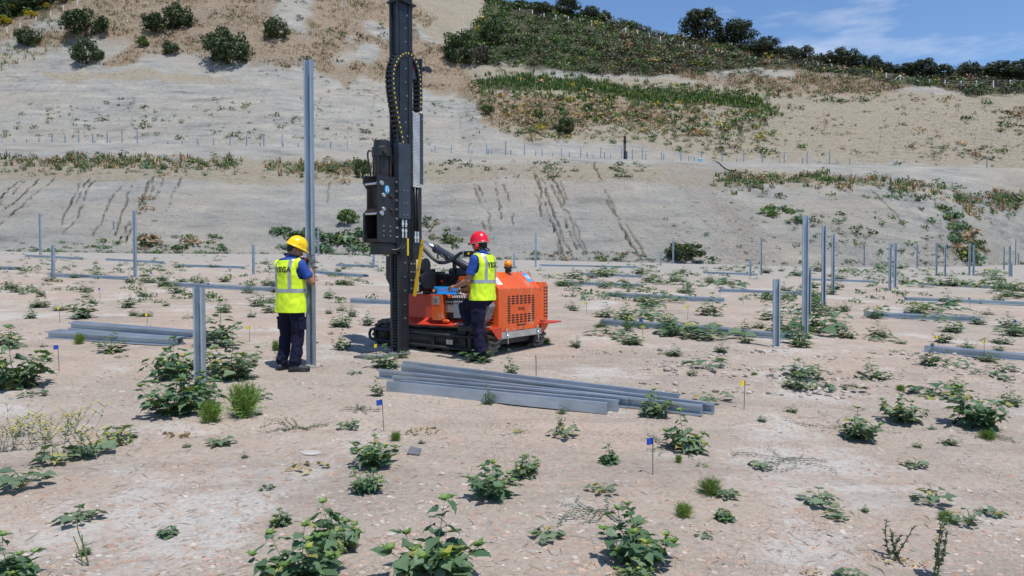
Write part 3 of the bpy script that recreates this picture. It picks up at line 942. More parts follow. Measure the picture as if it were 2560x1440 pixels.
for y0, y1 in ((.0, .30), (1.36, 1.66)):
    mb = MB(); n = len(TP)
    vs = []
    for (p, nn) in TP:
        for y in (y0, y1):
            vs += [(p[0], y, p[1] + .035), (p[0] - nn[0] * .04, y, p[1] + .035 - nn[1] * .04)]
    fs = []
    for i in range(n):
        a = 4 * i; b = 4 * ((i + 1) % n)
        fs += [(a, b, b + 2, a + 2), (a + 1, a + 3, b + 3, b + 1), (a, a + 1, b + 1, b), (a + 2, b + 2, b + 3, a + 3)]
    belt = mpart('track_belt', mb.add(vs, fs), M_RUBBER, 0)
    for i in range(0, n):
        (p, nn) = TP[i]
        tx = (TP[(i + 1) % n][0][0] - TP[i - 1][0][0], TP[(i + 1) % n][0][1] - TP[i - 1][0][1])
        l = math.hypot(*tx); tx = (tx[0] / l, tx[1] / l)
        X = Vector((tx[0], 0, tx[1])); Z = Vector((nn[0], 0, nn[1])); Y = Z.cross(X)
        Mx = Matrix((X, Y, Z)).transposed().to_4x4(); Mx.translation = (p[0], (y0 + y1) / 2, p[1] + .033)
        inst('tread_lug', LUG, belt, Mx)
    mb = MB().box((-2.0, y0 + .04, .15), (-.35, y1 - .04, .38))
    mb.box((-1.9, y0 + .02, .20), (-.4, y1 - .02, .34))
    mpart('track_frame', mb, M_BLACK)
    for x in (-2.10, -.25):
        w = MB().cyl((x, y0 + .03, .27), (x, y1 - .03, .27), .185, .185, 28)
        wo_ = mpart('sprocket' if x > -1 else 'idler_wheel', w, M_BLACK, .01)
        mpart('hub', MB().cyl((x, y0 + .0, .27), (x, y0 + .035, .27), .085, .085, 16).cyl((x, y0 - .02, .27), (x, y0, .27), .045, .045, 12), M_RUST, .004, wo_)
    for k in range(5):
        x = -1.8 + k * .32
        mpart('track_roller', MB().cyl((x, y0 + .03, .115), (x, y1 - .03, .115), .075, .075, 16), M_BLACK, .005)
mpart('guard_rail', MB().tube([(-.12, -.075, .325), (-1.2, -.078, .345), (-2.24, -.08, .372), (-2.315, -.08, .355), (-2.345, -.08, .29), (-2.335, -.08, .23), (-2.27, -.08, .195), (-1.2, -.078, .16), (-.12, -.075, .125)], .024, 10), M_BLACK, 0, smooth=True)
for x in (-.3, -1.0, -1.7):
    mpart('rail_bracket', MB().box((x - .03, -.09, .12), (x + .03, .05, .36)), M_BLACK)
mpart('side_skirt', MB().box((-1.95, -.012, .13), (-.42, .015, .40)).box((-1.7, -.03, .22), (-.6, -.012, .32)), M_BLACK, .006)
mpart('data_plate', MB().box((-.72, -.098, .20), (-.60, -.092, .27)), M_PLATE, 0)
# --- chassis and sheet metal
mpart('chassis', MB().box((-2.05, .30, .18), (-.1, 1.36, .52)), M_BLACK)
mb = MB().prism([(-.06, .488), (-.06, .468), (.13, .545), (.13, .575)], 'x', -1.75, -.30)
mpart('near_fender', mb, M_RED, .003)
mb = MB().prism([(-.06, .462), (.20, .475), (.20, .455), (-.06, .44)], 'x', -.30, .10)
fe = mpart('rear_fender', mb, M_RED, .003)
mpart('gusset', MB().prism([(-.055, .44), (.2, .455), (.2, .30), (.10, .30)], 'x', .085, .098), M_RED, .002, fe)
mpart('fender_step_plate', MB().prism([(-.03, .505), (.10, .555), (.10, .549), (-.03, .499)], 'x', -.62, -.33), M_CHECK, .001)
mpart('far_fender', MB().box((-1.9, 1.34, .53), (-.35, 1.80, .55)), M_CHECK, .003)
ff = mpart('far_rear_fender', MB().prism([(1.36, .475), (1.93, .478), (1.93, .455), (1.36, .45)], 'x', -.35, .16), M_RED, .003)
mpart('gusset', MB().prism([(1.41, .455), (1.66, .46), (1.55, .36), (1.41, .30)], 'x', .06, .075), M_ORANGE, .002, ff)
mpart('front_platform', MB().box((-2.36, .9, .56), (-1.75, 1.40, .585)), M_CHECK, .003)
mpart('side_panel', MB().box((-1.75, .13, .56), (-1.0, .16, .925)), M_RED, .003)
mpart('tank_top', MB().box((-1.78, .10, .926), (-.95, .60, .945)), M_RED, .003)
mpart('front_panel', MB().box((-1.76, .16, .53), (-1.73, 1.3, .925)), M_RED, .003)
# control cabinet
mb = MB().prism([(-1.045, .60), (-1.02, .555), (-.85, .555), (-.825, .58), (-.825, .935), (-.84, .952), (-1.03, .952), (-1.045, .94)], 'y', -.06, .19)
cab = mpart('control_cabinet', mb, M_ORANGE, .006)
mpart('data_plate', MB().box((-1.005, -.066, .80), (-.885, -.062, .93)), M_PLATE, 0, cab)
tm = text_mesh('V', .022, .0008)
mobj('plate_print', tm, M_DARK, cab, 0, Matrix.Translation((-.985, -.0675, .912)) @ Matrix.Rotation(R(90), 4, 'X'))
for k in range(5):
    mpart('plate_line', MB().box((-.99, -.0675, .885 - k * .015), (-.91 - .012 * (k % 3), -.066, .889 - k * .015)), M_BLACK, 0, cab)
mb = MB().prism([(-.06, .965), (-.055, .957), (.02, .957), (.05, 1.075), (.042, 1.077), (.013, .966)], 'x', -1.07, -.60)
tray = mpart('blue_tray', mb, M_BLUE, .002)
slope = math.atan2(.118, .03)
def on_tray(body, size, x, s, m):
    mobj('lettering', text_mesh(body, size, .0006, .0012), m, tray, 0, Matrix.Translation((x, .02 + .03 * s - .0085, .957 + .118 * s + .0022)) @ Matrix.Rotation(slope, 4, 'X'))
on_tray('YERLİ MAKİNA', .05, -.80, .52, M_PURP)
mb = MB().box((-.80, .0, .80), (-.36, .26, .90)).box((-.82, .06, .57), (-.40, .3, .80))
mpart('valve_block', mb, M_BLACK, .006)
for k in range(9):
    x = -.76 + k * .046
    lv = mpart('control_lever', MB().cyl((x, .09, .90), (x + .01, .03, 1.0), .007, .006, 8), M_CHROME, 0)
    mpart('lever_knob', MB().ell((x + .01, .028, 1.005), (.014, .014, .02), 10, 7), M_BLACK, 0, lv, True)
    mpart('valve_fitting', MB().cyl((x, -.005, .85), (x, -.045, .84), .016, .014, 8), M_BOLT, 0)
mpart('tread_plate_step', MB().box((-.83, .03, .68), (-.66, .06, .80)), M_CHECK, .002)
mpart('grey_box', MB().box((-.66, .0, .60), (-.54, .12, .83)), M_GALV_D, .006)
post = MB().box((-.50, .14, .57), (-.28, .42, 1.285))
mpart('orange_post', post, M_ORANGE, .01)
mpart('orange_bracket', MB().prism([(-.70, 1.235), (-.5, 1.235), (-.5, 1.165), (-.68, 1.165), (-.72, 1.19)], 'y', .2, .24), M_ORANGE, .004)
mpart('orange_pedal', MB().ell((-.79, -.02, .545), (.075, .03, .03), 12, 8), M_ORANGE, 0, smooth=True)
mpart('seat_cover', MB().prism([(-.22, .47), (-.05, .60), (.02, .80), (-.02, .86), (-.10, .80), (-.16, .66), (-.26, .52)], 'y', -.02, .16), mat('grey_plastic_sheet', (.10, .10, .105), .35, 0, .5, 6, .4, 20, col2=(.4, .4, .41)), .02)
# --- engine hood
xr = .05
mb = MB().prism([(xr, .39), (xr, 1.05), (-.20, 1.30), (-.56, 1.30), (-.56, .50), (-.2, .39)], 'y', .19, 1.41)
hood = mpart('engine_hood', mb, M_ORANGE, .012)
slot = MB()
a = []
for cx, s0 in ((-.031, 1), (.031, -1)):
    for k in range(5):
        an = math.pi / 2 + math.pi * k / 4 if s0 > 0 else -math.pi / 2 + math.pi * k / 4
        a.append((cx + .011 * math.cos(an), .011 * math.sin(an)))
slot.prism(a, 'x', -.004, .0025)  # raised plate, no hole cut: the shade inside is put into its colour
SLOT = slot.mesh('vent_slot_shade'); SLOT.materials.append(M_DARK)
for r_ in range(12):
    for c_ in range(7):
        if 4 <= r_ <= 7 and 0 < c_ < 6: continue
        if r_ in (0, 11) and c_ in (0, 6): sc = .55
        else: sc = 1
        inst('vent_slot_shade', SLOT, hood, Matrix.Translation((xr, .47 + c_ * .118, .925 - r_ * .0365)) @ Matrix.Diagonal((1, sc, 1, 1)))
for r_ in range(10):
    inst('vent_slot_shade', SLOT, hood, Matrix.Translation((-.08, .19, .98 - r_ * .05)) @ Matrix.Rotation(R(-90), 4, 'Z'))
    inst('vent_slot_shade', SLOT, hood, Matrix.Translation((-.21, .19, .98 - r_ * .05)) @ Matrix.Rotation(R(-90), 4, 'Z'))
mobj('lettering', text_mesh('TiMAK', .075, .001), M_RUST, hood, 0, Matrix.Translation((xr + .0025, .82, .725)) @ Matrix.Rotation(R(90), 4, 'Z') @ Matrix.Rotation(R(90), 4, 'X'))
mpart('handle', MB().tube([(xr, .71, .475), (xr + .045, .72, .48), (xr + .045, .88, .48), (xr, .89, .475)], .012, 8), M_BLACK, 0, hood, True)
mpart('checker_bumper', MB().box((xr - .02, .17, .29), (xr + .025, 1.42, .388)), M_CHECK, .002)
for y in (.36, 1.26):
    l = mpart('latch', MB().box((xr + .025, y - .018, .37), (xr + .045, y + .018, .45)).box((xr + .026, y - .012, .29), (xr + .04, y + .012, .37)), M_CHROME, .003)
    mpart('latch_hook', MB().tube([(xr + .045, y, .36), (xr + .055, y, .30), (xr + .05, y + .004, .23), (xr + .06, y + .012, .21)], .008, 6), M_CHROME, 0, l, True)
ch = math.atan2(.25, -.25)
def on_chamfer(s, y): return Vector((xr - .25 * s, y, 1.05 + .25 * s)) + Vector((.707, 0, .707)) * .002
def chamfer_frame(s, y):
    X = Vector((0, 1, 0)); Y = Vector((-.707, 0, .707)); Z = X.cross(Y)
    Mx = Matrix((X, Y, Z)).transposed().to_4x4(); Mx.translation = on_chamfer(s, y)
    return Mx
stk = MB().box((-.075, -.10, -.001), (.075, .10, .0)).build('blue_sticker', M_SKYB, hood, False, 0, chamfer_frame(.66, 1.27))
mobj('sticker_mark', text_mesh('CE', .10, .0005, .002), M_WHITE, stk, 0, Matrix.Translation((0, 0, .001)))
stk = MB().box((-.07, -.075, -.001), (.07, .075, .0)).build('white_sticker', M_WHITE, hood, False, 0, chamfer_frame(.45, .32))
MB().box((-.05, -.03, 0), (.05, -.02, .001)).box((-.05, 0, 0), (.03, .01, .001)).build('sticker_print', M_DARK, stk)
mb = MB().prism([(.01, 1.415), (.045, 1.50), (-.01, 1.76), (-.26, 1.76), (-.26, 1.415)], 'z', .50, 1.10)
rad = mpart('radiator_guard', mb, M_ORANGE, .006)
mpart('guard_top', MB().prism([(-.005, 1.45), (.03, 1.51), (-.02, 1.73), (-.22, 1.73), (-.22, 1.45)], 'z', 1.10, 1.135), M_ORANGE, .006, rad)
ang = math.atan2(-.055, .26)
for r_ in range(10):
    for c_ in range(2):
        q_ = .32 + .42 * c_
        inst('vent_slot_shade', SLOT, rad, Matrix.Translation((.045 - .055 * q_, 1.50 + .26 * q_, 1.04 - r_ * .053)) @ Matrix.Rotation(-ang, 4, 'Z'))
for z in (1.03, .78, .54):
    mpart('bolt', MB().cyl((.03, 1.455, z), (.042, 1.452, z), .010, .010, 6), M_BOLT, 0, rad)
bx, by = -.18, .80
bc = mpart('beacon', MB().cyl((bx, by, 1.30), (bx, by, 1.355), .052, .05, 16).cyl((bx, by, 1.355), (bx, by, 1.385), .075, .07, 16), M_BLACK, .003)
mpart('amber_dome', MB().cyl((bx, by, 1.385), (bx, by, 1.47), .066, .058, 18).ell((bx, by, 1.47), (.058, .058, .022), 18, 8), M_AMBER, 0, bc, True)
# --- lifting frame, cylinder, hoses behind the controls
mb = MB().box((-1.62, .34, 1.06), (-.58, .78, 1.262)).box((-1.58, .36, .945), (-1.42, .8, 1.24)).box((-1.2, .3, .945), (-1.05, .5, 1.275))
mpart('slide_frame', mb, M_BLACK, .008)
mpart('frame_lug', MB().box((-1.38, .45, 1.262), (-1.26, .56, 1.31)), M_BLACK, .006)
mpart('arm_plate', MB().prism([(-1.16, 1.262), (-1.16, 1.33), (-1.13, 1.365), (-.5, 1.375), (-.5, 1.262)], 'y', .52, .56), M_NAVY, .003)
mpart('arm_post', MB().box((-1.02, .44, 1.262), (-.97, .49, 1.50)), M_BLACK, .004)
c0 = LY(1050, 597, .42); c1 = LY(1094, 622, .42); c2 = LY(1176, 670, .42)
cyl_ = mpart('hydraulic_cylinder', MB().cyl(c1, c2, .064, .064, 20).cyl(c1 - (c2 - c1).normalized() * .06, c1, .072, .072, 20), M_NAVY, .004, MACH, True)
mpart('piston_rod', MB().cyl(c0, c1, .034, .034, 16), M_CHROME, 0, cyl_, True)
hose_px = [[(1050, 607), (1062, 622), (1078, 640), (1092, 652), (1112, 656), (1134, 648), (1150, 634), (1163, 630), (1180, 631)],
           [(1050, 610), (1064, 628), (1080, 645), (1098, 656), (1116, 655), (1136, 645), (1150, 631), (1166, 628), (1182, 629)],
           [(1050, 613), (1066, 631), (1084, 648), (1102, 655), (1120, 652), (1138, 641), (1150, 629), (1168, 627), (1182, 627)],
           [(1050, 603), (1060, 616), (1076, 634), (1090, 648), (1110, 652), (1130, 645), (1146, 632), (1165, 632), (1180, 633)],
           [(1096, 646), (1094, 636), (1100, 632), (1108, 640), (1116, 648), (1124, 646), (1120, 640), (1114, 641)]]
def smooth_path(P, n=5):
    P = [Vector(p) for p in P]; out = []
    for i in range(len(P) - 1):
        p0 = P[max(i - 1, 0)]; p1 = P[i]; p2 = P[i + 1]; p3 = P[min(i + 2, len(P) - 1)]
        for k in range(n):
            t = k / n
            out.append(.5 * ((2 * p1) + (p2 - p0) * t + (2 * p0 - 5 * p1 + 4 * p2 - p3) * t * t + (3 * p1 - p0 - 3 * p2 + p3) * t ** 3))
    out.append(P[-1]); return out
for k, hp in enumerate(hose_px):
    mpart('hydraulic_hose', MB().tube(smooth_path([LY(x, y, .20 + .028 * k) for x, y in hp]), .013, 8), M_HOSE, 0, smooth=True)
q0 = LY(1170, 632, .24)
mpart('hose_clamp', MB().box(q0 + Vector((-.04, -.06, -.05)), q0 + Vector((.14, .09, .04))), M_BLACK, .006)
mpart('clamp_plate', MB().box(q0 + Vector((-.06, -.065, -.05)), q0 + Vector((-.04, .09, .045))), M_GALV_D, .003)
mpart('yellow_cap', MB().cyl(q0 + Vector((.06, -.062, 0)), q0 + Vector((.06, -.072, 0)), .018, .018, 12), M_YEL, 0)
for k in range(4):
    rr = .20 - .02 * k
    pts = [(-.80 + rr * math.cos(a_), .32 + .02 * k, 1.03 + rr * math.sin(a_)) for a_ in np.linspace(R(95), R(215), 14)]
    mpart('hydraulic_hose', MB().tube(pts, .012, 8), M_HOSE, 0, smooth=True)
mpart('winch_drum', MB().cyl((-.66, .30, 1.06), (-.66, .42, 1.06), .10, .10, 20).cyl((-.66, .27, 1.06), (-.66, .30, 1.06), .05, .05, 14), M_BLACK, .006)
mpart('bright_elbow', MB().tube([(-.78, .26, 1.15), (-.72, .26, 1.19), (-.66, .26, 1.20)], .018, 8).tube([(-.76, .26, 1.0), (-.76, .26, 1.08), (-.73, .26, 1.10)], .011, 8), M_CHROME, 0, smooth=True)
mpart('red_cap', MB().cyl((-1.12, .29, 1.16), (-1.12, .305, 1.16), .022, .022, 12), M_REDP, .002)
kx = LY(1069, 674, .3)
mpart('orange_wheel_guard', MB().cyl(kx + Vector((0, -.02, 0)), kx + Vector((0, .02, 0)), .055, .055, 14), M_ORANGE, .006)
kx = LY(1051, 680, .0)
mpart('red_knob', MB().cyl(kx + Vector((0, 0, -.03)), kx + Vector((0, 0, -.01)), .05, .04, 14).cyl(kx + Vector((0, 0, 0)), kx + Vector((0, 0, .04)), .025, .02, 12), M_ORANGE, .003)

# --- mast
MOFF = .05
XL, XR, YF, YB = -1.38, -1.177, -.619, -.433
MZ = 5.62
mb = MB().prism([(XL, YF), (XL + .046, YF), (XL + .046, -.565), (XR - .075, -.565), (XR - .075, YF), (XR, YF), (XR, YB), (XL, YB)], 'z', .05, MZ)
mast = mpart('mast_column', mb, M_MASTSIDE, .003)
mb = MB()
for k in range(116):
    z = .12 + k * .045
    mb.box((XL + .05, -.606, z), (XL + .098, -.566, z + .024))
mpart('gear_rack', mb, M_BLACK, 0, mast)
mpart('rear_flange', MB().box((XL + .02, YB, 1.42), (XR + .012, -.345, MZ - .02)), M_BLACK, .003, mast)
mpart('front_rail', MB().box((XL + .004, YF - .012, .4), (XL + .03, YF - .001, MZ - .04)).box((XR - .062, YF - .012, 3.2), (XR - .02, YF - .001, MZ - .04)), M_NAVY, .002, mast)
mpart('rust_guide', MB().box((XR - .13, -.60, 2.2), (XR - .08, -.566, MZ - .05)), M_NAVY, .002, mast)
hexb = MB().cyl((0, 0, 0), (.012, 0, 0), .011, .010, 6).mesh('bolt'); hexb.materials.append(M_BOLT)
def bolt(x, y, z, s=1.0, par=MACH): return inst('bolt', hexb, par, Matrix.Translation((x, y, z + (MOFF if par is MACH else 0))) @ Matrix.Scale(s, 4))
for z in np.arange(.55, 1.5, .21): bolt(XR, -.52, z, 1, mast)
for k, z in enumerate(np.arange(3.3, 5.4, .2)): bolt(XR, -.50 if k % 3 else -.46, z, 1, mast)
mpart('top_plate', MB().box((XL - .03, YF - .03, 5.27), (XR + .05, -.30, 5.30)), M_BLACK, .003, mast)
mb = MB().prism([(XL - .11, 1.49), (XL - .11, 1.15), (XL - .045, 1.06), (XL - .045, .95), (XL - .002, .95), (XL - .002, 1.49)], 'y', -.60, -.42)
mpart('lower_guide', mb, M_BLACK, .005)
mb = MB().box((XL + .02, YB + .001, .92), (XR + .02, -.30, 1.42)).box((-1.30, -.31, 1.0), (-1.15, -.02, 1.35)).box((-1.26, -.43, .93), (-1.165, -.14, 2.55))
mpart('mast_carrier', mb, M_BLACK, .005)
mpart('slide_beam', MB().box((-1.62, -.30, .98), (-1.2, .40, 1.24)).box((-1.5, -.1, .945), (-1.25, .3, 1.3)), M_BLACK, .008)
mpart('carrier_hub', MB().cyl((-1.16, -.08, 1.35), (-1.13, -.08, 1.35), .12, .12, 24).cyl((-1.14, -.08, 1.12), (-1.12, -.08, 1.12), .13, .13, 24), M_BLACK, .01)
for y in (-.40, -.33):
    for z in np.arange(1.0, 1.42, .125): bolt(XR + .021, y, z, 1.15)
for z in (1.07, 1.2, 1.32): bolt(XR + .02, -.22, z, 1.8)
mpart('yellow_bumper_tube', MB().cyl((XR + .035, -.275, .955), (XR + .035, -.275, 1.44), .023, .023, 14), M_PALEY, .004, MACH, True)
mpart('yellow_strip', MB().box((XR + .002, -.475, 1.50), (XR + .012, -.445, 1.76)), M_YEL, .001)
# foot
MOFF = .035
mb = MB().box((XL - .02, YF - .02, .03), (XR + .02, YB + .03, .05)).box((XL + .02, -.98, .025), (XR - .06, YF, .04))
mpart('mast_foot', mb, M_GALV_D, .003)
for x, y in ((XL + .02, YF + .02), (XR, YF + .0), (XR - .02, YB + .02)):
    mpart('bolt', MB().cyl((x, y, .05), (x, y, .075), .016, .014, 6), M_BOLT, 0)
bp = mpart('base_plate', MB().box((-1.62, -1.16, .0), (-1.28, -.96, .035)), mat('worn_plate', (.17, .16, .15), .5, .5, .3, 8), .003)
for x in (-1.56, -1.46, -1.36): mpart('bolt', MB().cyl((x, -1.05, .035), (x, -1.05, .058), .014, .013, 6), M_BOLT, 0, bp)
# hammer
MOFF = .05
hm = mpart('hammer_housing', MB().prism([(-.66, 1.68), (-1.085, 1.68), (-1.085, 2.60), (-1.06, 2.65), (-.69, 2.65), (-.66, 2.62)], 'x', -1.21, -1.178), M_BLACK, .006)
mpart('front_cheek', MB().prism([(-.66, 1.68), (-1.10, 1.68), (-1.10, 2.10), (-1.02, 2.17), (-1.02, 2.46), (-1.10, 2.54), (-1.10, 2.63), (-1.07, 2.66), (-.66, 2.66)], 'x', -1.475, -1.445), M_BLACK, .006, hm)
mb = MB().box((-1.445, -.95, 2.12), (-1.21, -.70, 2.62)).box((-1.445, -.72, 1.70), (-1.21, -.66, 2.62)).box((-1.445, -1.06, 1.685), (-1.21, -.72, 1.735)).box((-1.445, -1.06, 2.115), (-1.21, -.95, 2.17))
mpart('ram_block', mb, M_RUST, .006, hm)
for z in (2.53, 2.095):
    mpart('pin', MB().cyl((-1.44, -1.075, z), (-1.215, -1.075, z), .018, .018, 12), M_CHROME, .002, hm, True)
    mpart('pin_head', MB().cyl((-1.178, -1.03, z + .005), (-1.145, -1.03, z + .005), .038, .034, 10), M_BOLT, .004, hm)
for y, z in ((-.985, 2.365), (-.985, 2.165)):
    mpart('pin_head', MB().cyl((-1.178, y, z), (-1.15, y, z), .036, .03, 10), M_BOLT, .004, hm)
for y, z in ((-.81, 2.36), (-.81, 2.16)):
    mpart('pin_head', MB().cyl((-1.178, y, z), (-1.15, y, z), .036, .03, 10), M_RUST, .004, hm)
for z in np.linspace(1.77, 2.58, 7): bolt(-1.178, -.70, float(z), 1.5, hm)
for z in (1.78, 1.85, 1.92):
    for y in (-.98, -.84): bolt(-1.178, y, z, .9, hm)
stk = MB().ell((-1.177, -.90, 2.455), (.004, .05, .063), 24, 12).build('blue_round_sticker', M_SKYB, hm, True)
MB().tube([(-1.171, -.90 + .022 * math.cos(a_), 2.46 + .028 * math.sin(a_)) for a_ in np.linspace(R(-30), R(210), 10)], .005, 6).ell((-1.172, -.878, 2.437), (.003, .01, .02), 8, 6).ell((-1.172, -.922, 2.437), (.003, .01, .02), 8, 6).build('ear_protection_mark', M_WHITE, stk)
mpart('anvil_block', MB().box((-1.43, -1.0, 1.51), (-1.195, -.66, 1.679)), M_BLACK, .008, hm)
cx, cy = -1.325, -.85
hc = mpart('hammer_cylinder', MB().cyl((cx, cy, 2.62), (cx, cy, 3.0), .118, .118, 28), M_BLACK, .004, MACH, True)
mpart('cylinder_head', MB().cyl((cx, cy, 2.94), (cx, cy, 3.09), .15, .15, 10), M_BLACK, .012, hc)
mpart('cylinder_cap', MB().cyl((cx, cy, 3.09), (cx, cy, 3.185), .122, .118, 24).cyl((cx + .03, cy, 3.185), (cx + .03, cy, 3.20), .06, .055, 16), M_BLACK, .008, hc)
for a_ in (20, 110, 200, 290):
    x, y = cx + .135 * math.cos(R(a_)), cy + .135 * math.sin(R(a_))
    mpart('tie_rod', MB().cyl((x, y, 2.62), (x, y, 2.95), .012, .012, 8), M_RUST, 0, hc)
mpart('port_fitting', MB().cyl((cx + .12, cy - .08, 3.0), (cx + .17, cy - .10, 3.0), .035, .03, 10), M_RUST, .003, hc)
mpart('hydraulic_hose', MB().tube(smooth_path([(cx - .17, cy - .05, 2.64), (cx - .19, cy - .08, 2.85), (cx - .20, cy - .09, 3.0), (cx - .18, cy - .07, 3.05), (cx - .14, cy - .05, 3.02)]), .013, 8), M_HOSE, 0, hc, True)
# carriage and hose guide
mb = MB().prism([(-1.23, -.70), (-1.13, -.70), (-1.085, -.655), (-1.085, -.49), (-1.17, -.49), (-1.17, -.63), (-1.23, -.63)], 'z', 2.04, 3.16)
cg = mpart('hose_carriage', mb, M_NAVY, .004)
for z in (2.1, 2.28, 2.46):
    for y in (-.64, -.56): bolt(-1.085, y, z, .7, cg)
mpart('hammer_slide', MB().box((XL - .02, -.70, 1.55), (XR + .01, YF - .001, 2.62)), M_BLACK, .004)
for y in (-.63, -.56):
    mpart('hose_fitting', MB().cyl((-1.12, y, 2.03), (-1.12, y, 1.92), .018, .018, 10).cyl((-1.12, y, 1.98), (-1.12, y, 1.95), .025, .025, 6).cyl((-1.12, y, 1.90), (-1.12, y, 1.76), .017, .017, 10).cyl((-1.12, y, 1.88), (-1.12, y, 1.85), .026, .026, 6), M_CHROME, .002)
    mpart('hydraulic_hose', MB().tube(smooth_path([(-1.12, y, 1.77), (-1.12, y - .01, 1.68), (-1.13, y - .06, 1.60), (-1.17, y - .12, 1.575), (-1.22, y - .16, 1.59)]), .014, 8), M_HOSE, 0, smooth=True)
gd = mpart('checker_channel', MB().box((-1.165, -.355, 2.57), (-1.145, -.20, 3.67)).prism([(-1.165, -.36), (-1.145, -.36), (-1.12, -.19), (-1.165, -.19)], 'z', 2.545, 2.60), M_CHECK, .003)
mpart('channel_side', MB().box((-1.20, -.20, 2.60), (-1.135, -.135, 3.69)), M_NAVY, .003, gd)
for z in np.linspace(2.7, 3.6, 4): bolt(-1.135, -.16, float(z), .8, gd)
for y in (-.31, -.25):
    mpart('hydraulic_hose', MB().tube([(-1.155, y, 2.60), (-1.15, y, 2.2), (-1.15, y, 1.86)], .015, 8), M_HOSE, 0, smooth=True)
    mpart('hose_fitting', MB().cyl((-1.15, y, 1.87), (-1.15, y, 1.70), .018, .018, 10).cyl((-1.15, y, 1.79), (-1.15, y, 1.76), .027, .027, 6), M_CHROME, .002)
mpart('lamp_bracket', MB().box((-1.22, -.315, 4.2), (-1.20, -.13, 4.53)).box((-1.22, -.15, 4.16), (-1.15, -.13, 4.54)), M_NAVY, .003)
mpart('red_stripe', MB().box((-1.20, -.262, 4.33), (-1.197, -.25, 4.52)), M_REDP, 0)
wl = mpart('work_lamp', MB().prism([(-.13, 4.36), (.05, 4.36), (.07, 4.39), (.0, 4.445), (-.05, 4.44), (-.13, 4.40)], 'x', -1.22, -1.12), M_BLACK, .006)
mpart('lamp_lens', MB().box((-1.2, -.10, 4.352), (-1.14, .03, 4.358)), M_PLATE, 0, wl)
mpart('lamp_cable', MB().tube(smooth_path([(-1.15, -.13, 4.49), (-1.15, -.09, 4.50), (-1.15, -.06, 4.47), (-1.15, -.05, 4.43)]), .005, 6), M_HOSE, 0, wl, True)
# cable chain
MOFF = .015
cp = smooth_path([LX(x, y, -1.165) for x, y in ((1010, 364), (1006, 340), (999, 305), (992, 268), (987, 235), (984, 205), (984, 182), (988, 161), (996, 144), (1007, 133), (1018, 130), (1030, 136), (1040, 150), (1047, 170), (1051, 195), (1052, 225), (1052, 255), (1051, 280))], 24)
acc = 0; pitch = .066; pts = [cp[0]]
for i in range(1, len(cp)):
    acc += (cp[i] - cp[i - 1]).length
    if acc >= pitch: pts.append(cp[i]); acc = 0
lk = MB()
for x0, x1 in ((-.010, 0), (-.125, -.115)):
    lk.prism([(-.028, -.042), (.028, -.042), (.038, 0), (.028, .042), (-.028, .042), (-.038, 0)], 'x', x0, x1)
lk.box((-.118, -.016, -.042), (-.008, .016, -.034)).box((-.118, -.016, .034), (-.008, .016, .042))
LK = lk.mesh('chain_link'); LK.materials.append(M_HOSE)
dt = MB().cyl((0, 0, 0), (.003, 0, 0), .0125, .012, 10).mesh('yellow_pin'); dt.materials.append(M_YEL)
chain = thing('cable_chain', '', '')
for k_ in ('label', 'category'): del chain[k_]
chain.parent = MACH
for i in range(len(pts) - 1):
    d = (pts[i + 1] - pts[i]).normalized()
    X = Vector((1, 0, 0)); Y = d; Z = X.cross(Y)
    Mx = Matrix((X, Y, Z)).transposed().to_4x4(); Mx.translation = (pts[i] + pts[i + 1]) / 2
    inst('chain_link', LK, chain, Mx)
    Md = Mx.copy(); Md.translation = pts[i] + Vector((.0, 0, 0))
    inst('yellow_pin', dt, chain, Md)
mb = MB()
for k in range(3):
    mb.tube([p + Vector((-.032 - .03 * k, 0, 0)) for p in cp[::12]], .016, 6)
mpart('chain_hoses', mb, M_HOSE, 0, smooth=True)

# --- things left on the machine
a = LY(1057, 597, -.42); b_ = LY(1036, 738, -.42)
def to_world(v): return MACH.matrix_basis @ Vector(v)
bpy.context.view_layer.update()
lev = thing('spirit_level', 'yellow spirit level leaning against the lower mast of the machine', 'spirit level', MACH.matrix_world @ b_, 0)
dv = (MACH.matrix_world @ a) - (MACH.matrix_world @ b_)
Z = dv.normalized(); Xl = (MACH.matrix_world.to_3x3() @ Vector((1, 0, 0))); Xl = (Xl - Z * Xl.dot(Z)).normalized(); Yl = Z.cross(Xl)
lev.rotation_euler = Matrix((Xl, Yl, Z)).transposed().to_euler()
LL = dv.length
MB().box((-.026, -.012, 0), (.026, .012, LL)).build('level_body', M_LEVEL, lev, False, .003)
for zc, s in ((LL * .93, .016), (LL * .50, .02)):
    v = MB().box((-.022, -.0135, zc - s), (.022, -.0115, zc + s)).build('vial_window', M_BLACK, lev, False, .003)
    MB().cyl((-.012, -.0145, zc), (.012, -.0145, zc), .007, .007, 8).build('vial', M_WHITE, v, True)
tp = thing('tape_measure', 'black and orange tape measure lying on the blue tray', 'tape measure', MACH.matrix_world @ Vector((-1.01, -.03, .966)), -PHI)
MB().prism([(-.04, 0), (.04, 0), (.045, .03), (.035, .07), (0, .085), (-.03, .075), (-.045, .04)], 'y', -.02, .02).build('case', M_BLACK, tp, False, .006)
MB().cyl((.008, -.021, .045), (.008, -.025, .045), .028, .026, 18).build('orange_disc', mat('tape_orange', (.62, .20, .06), .4), tp, False, .002)
MB().box((-.01, -.0265, .04), (.026, -.0252, .05)).build('label_strip', M_WHITE, tp)

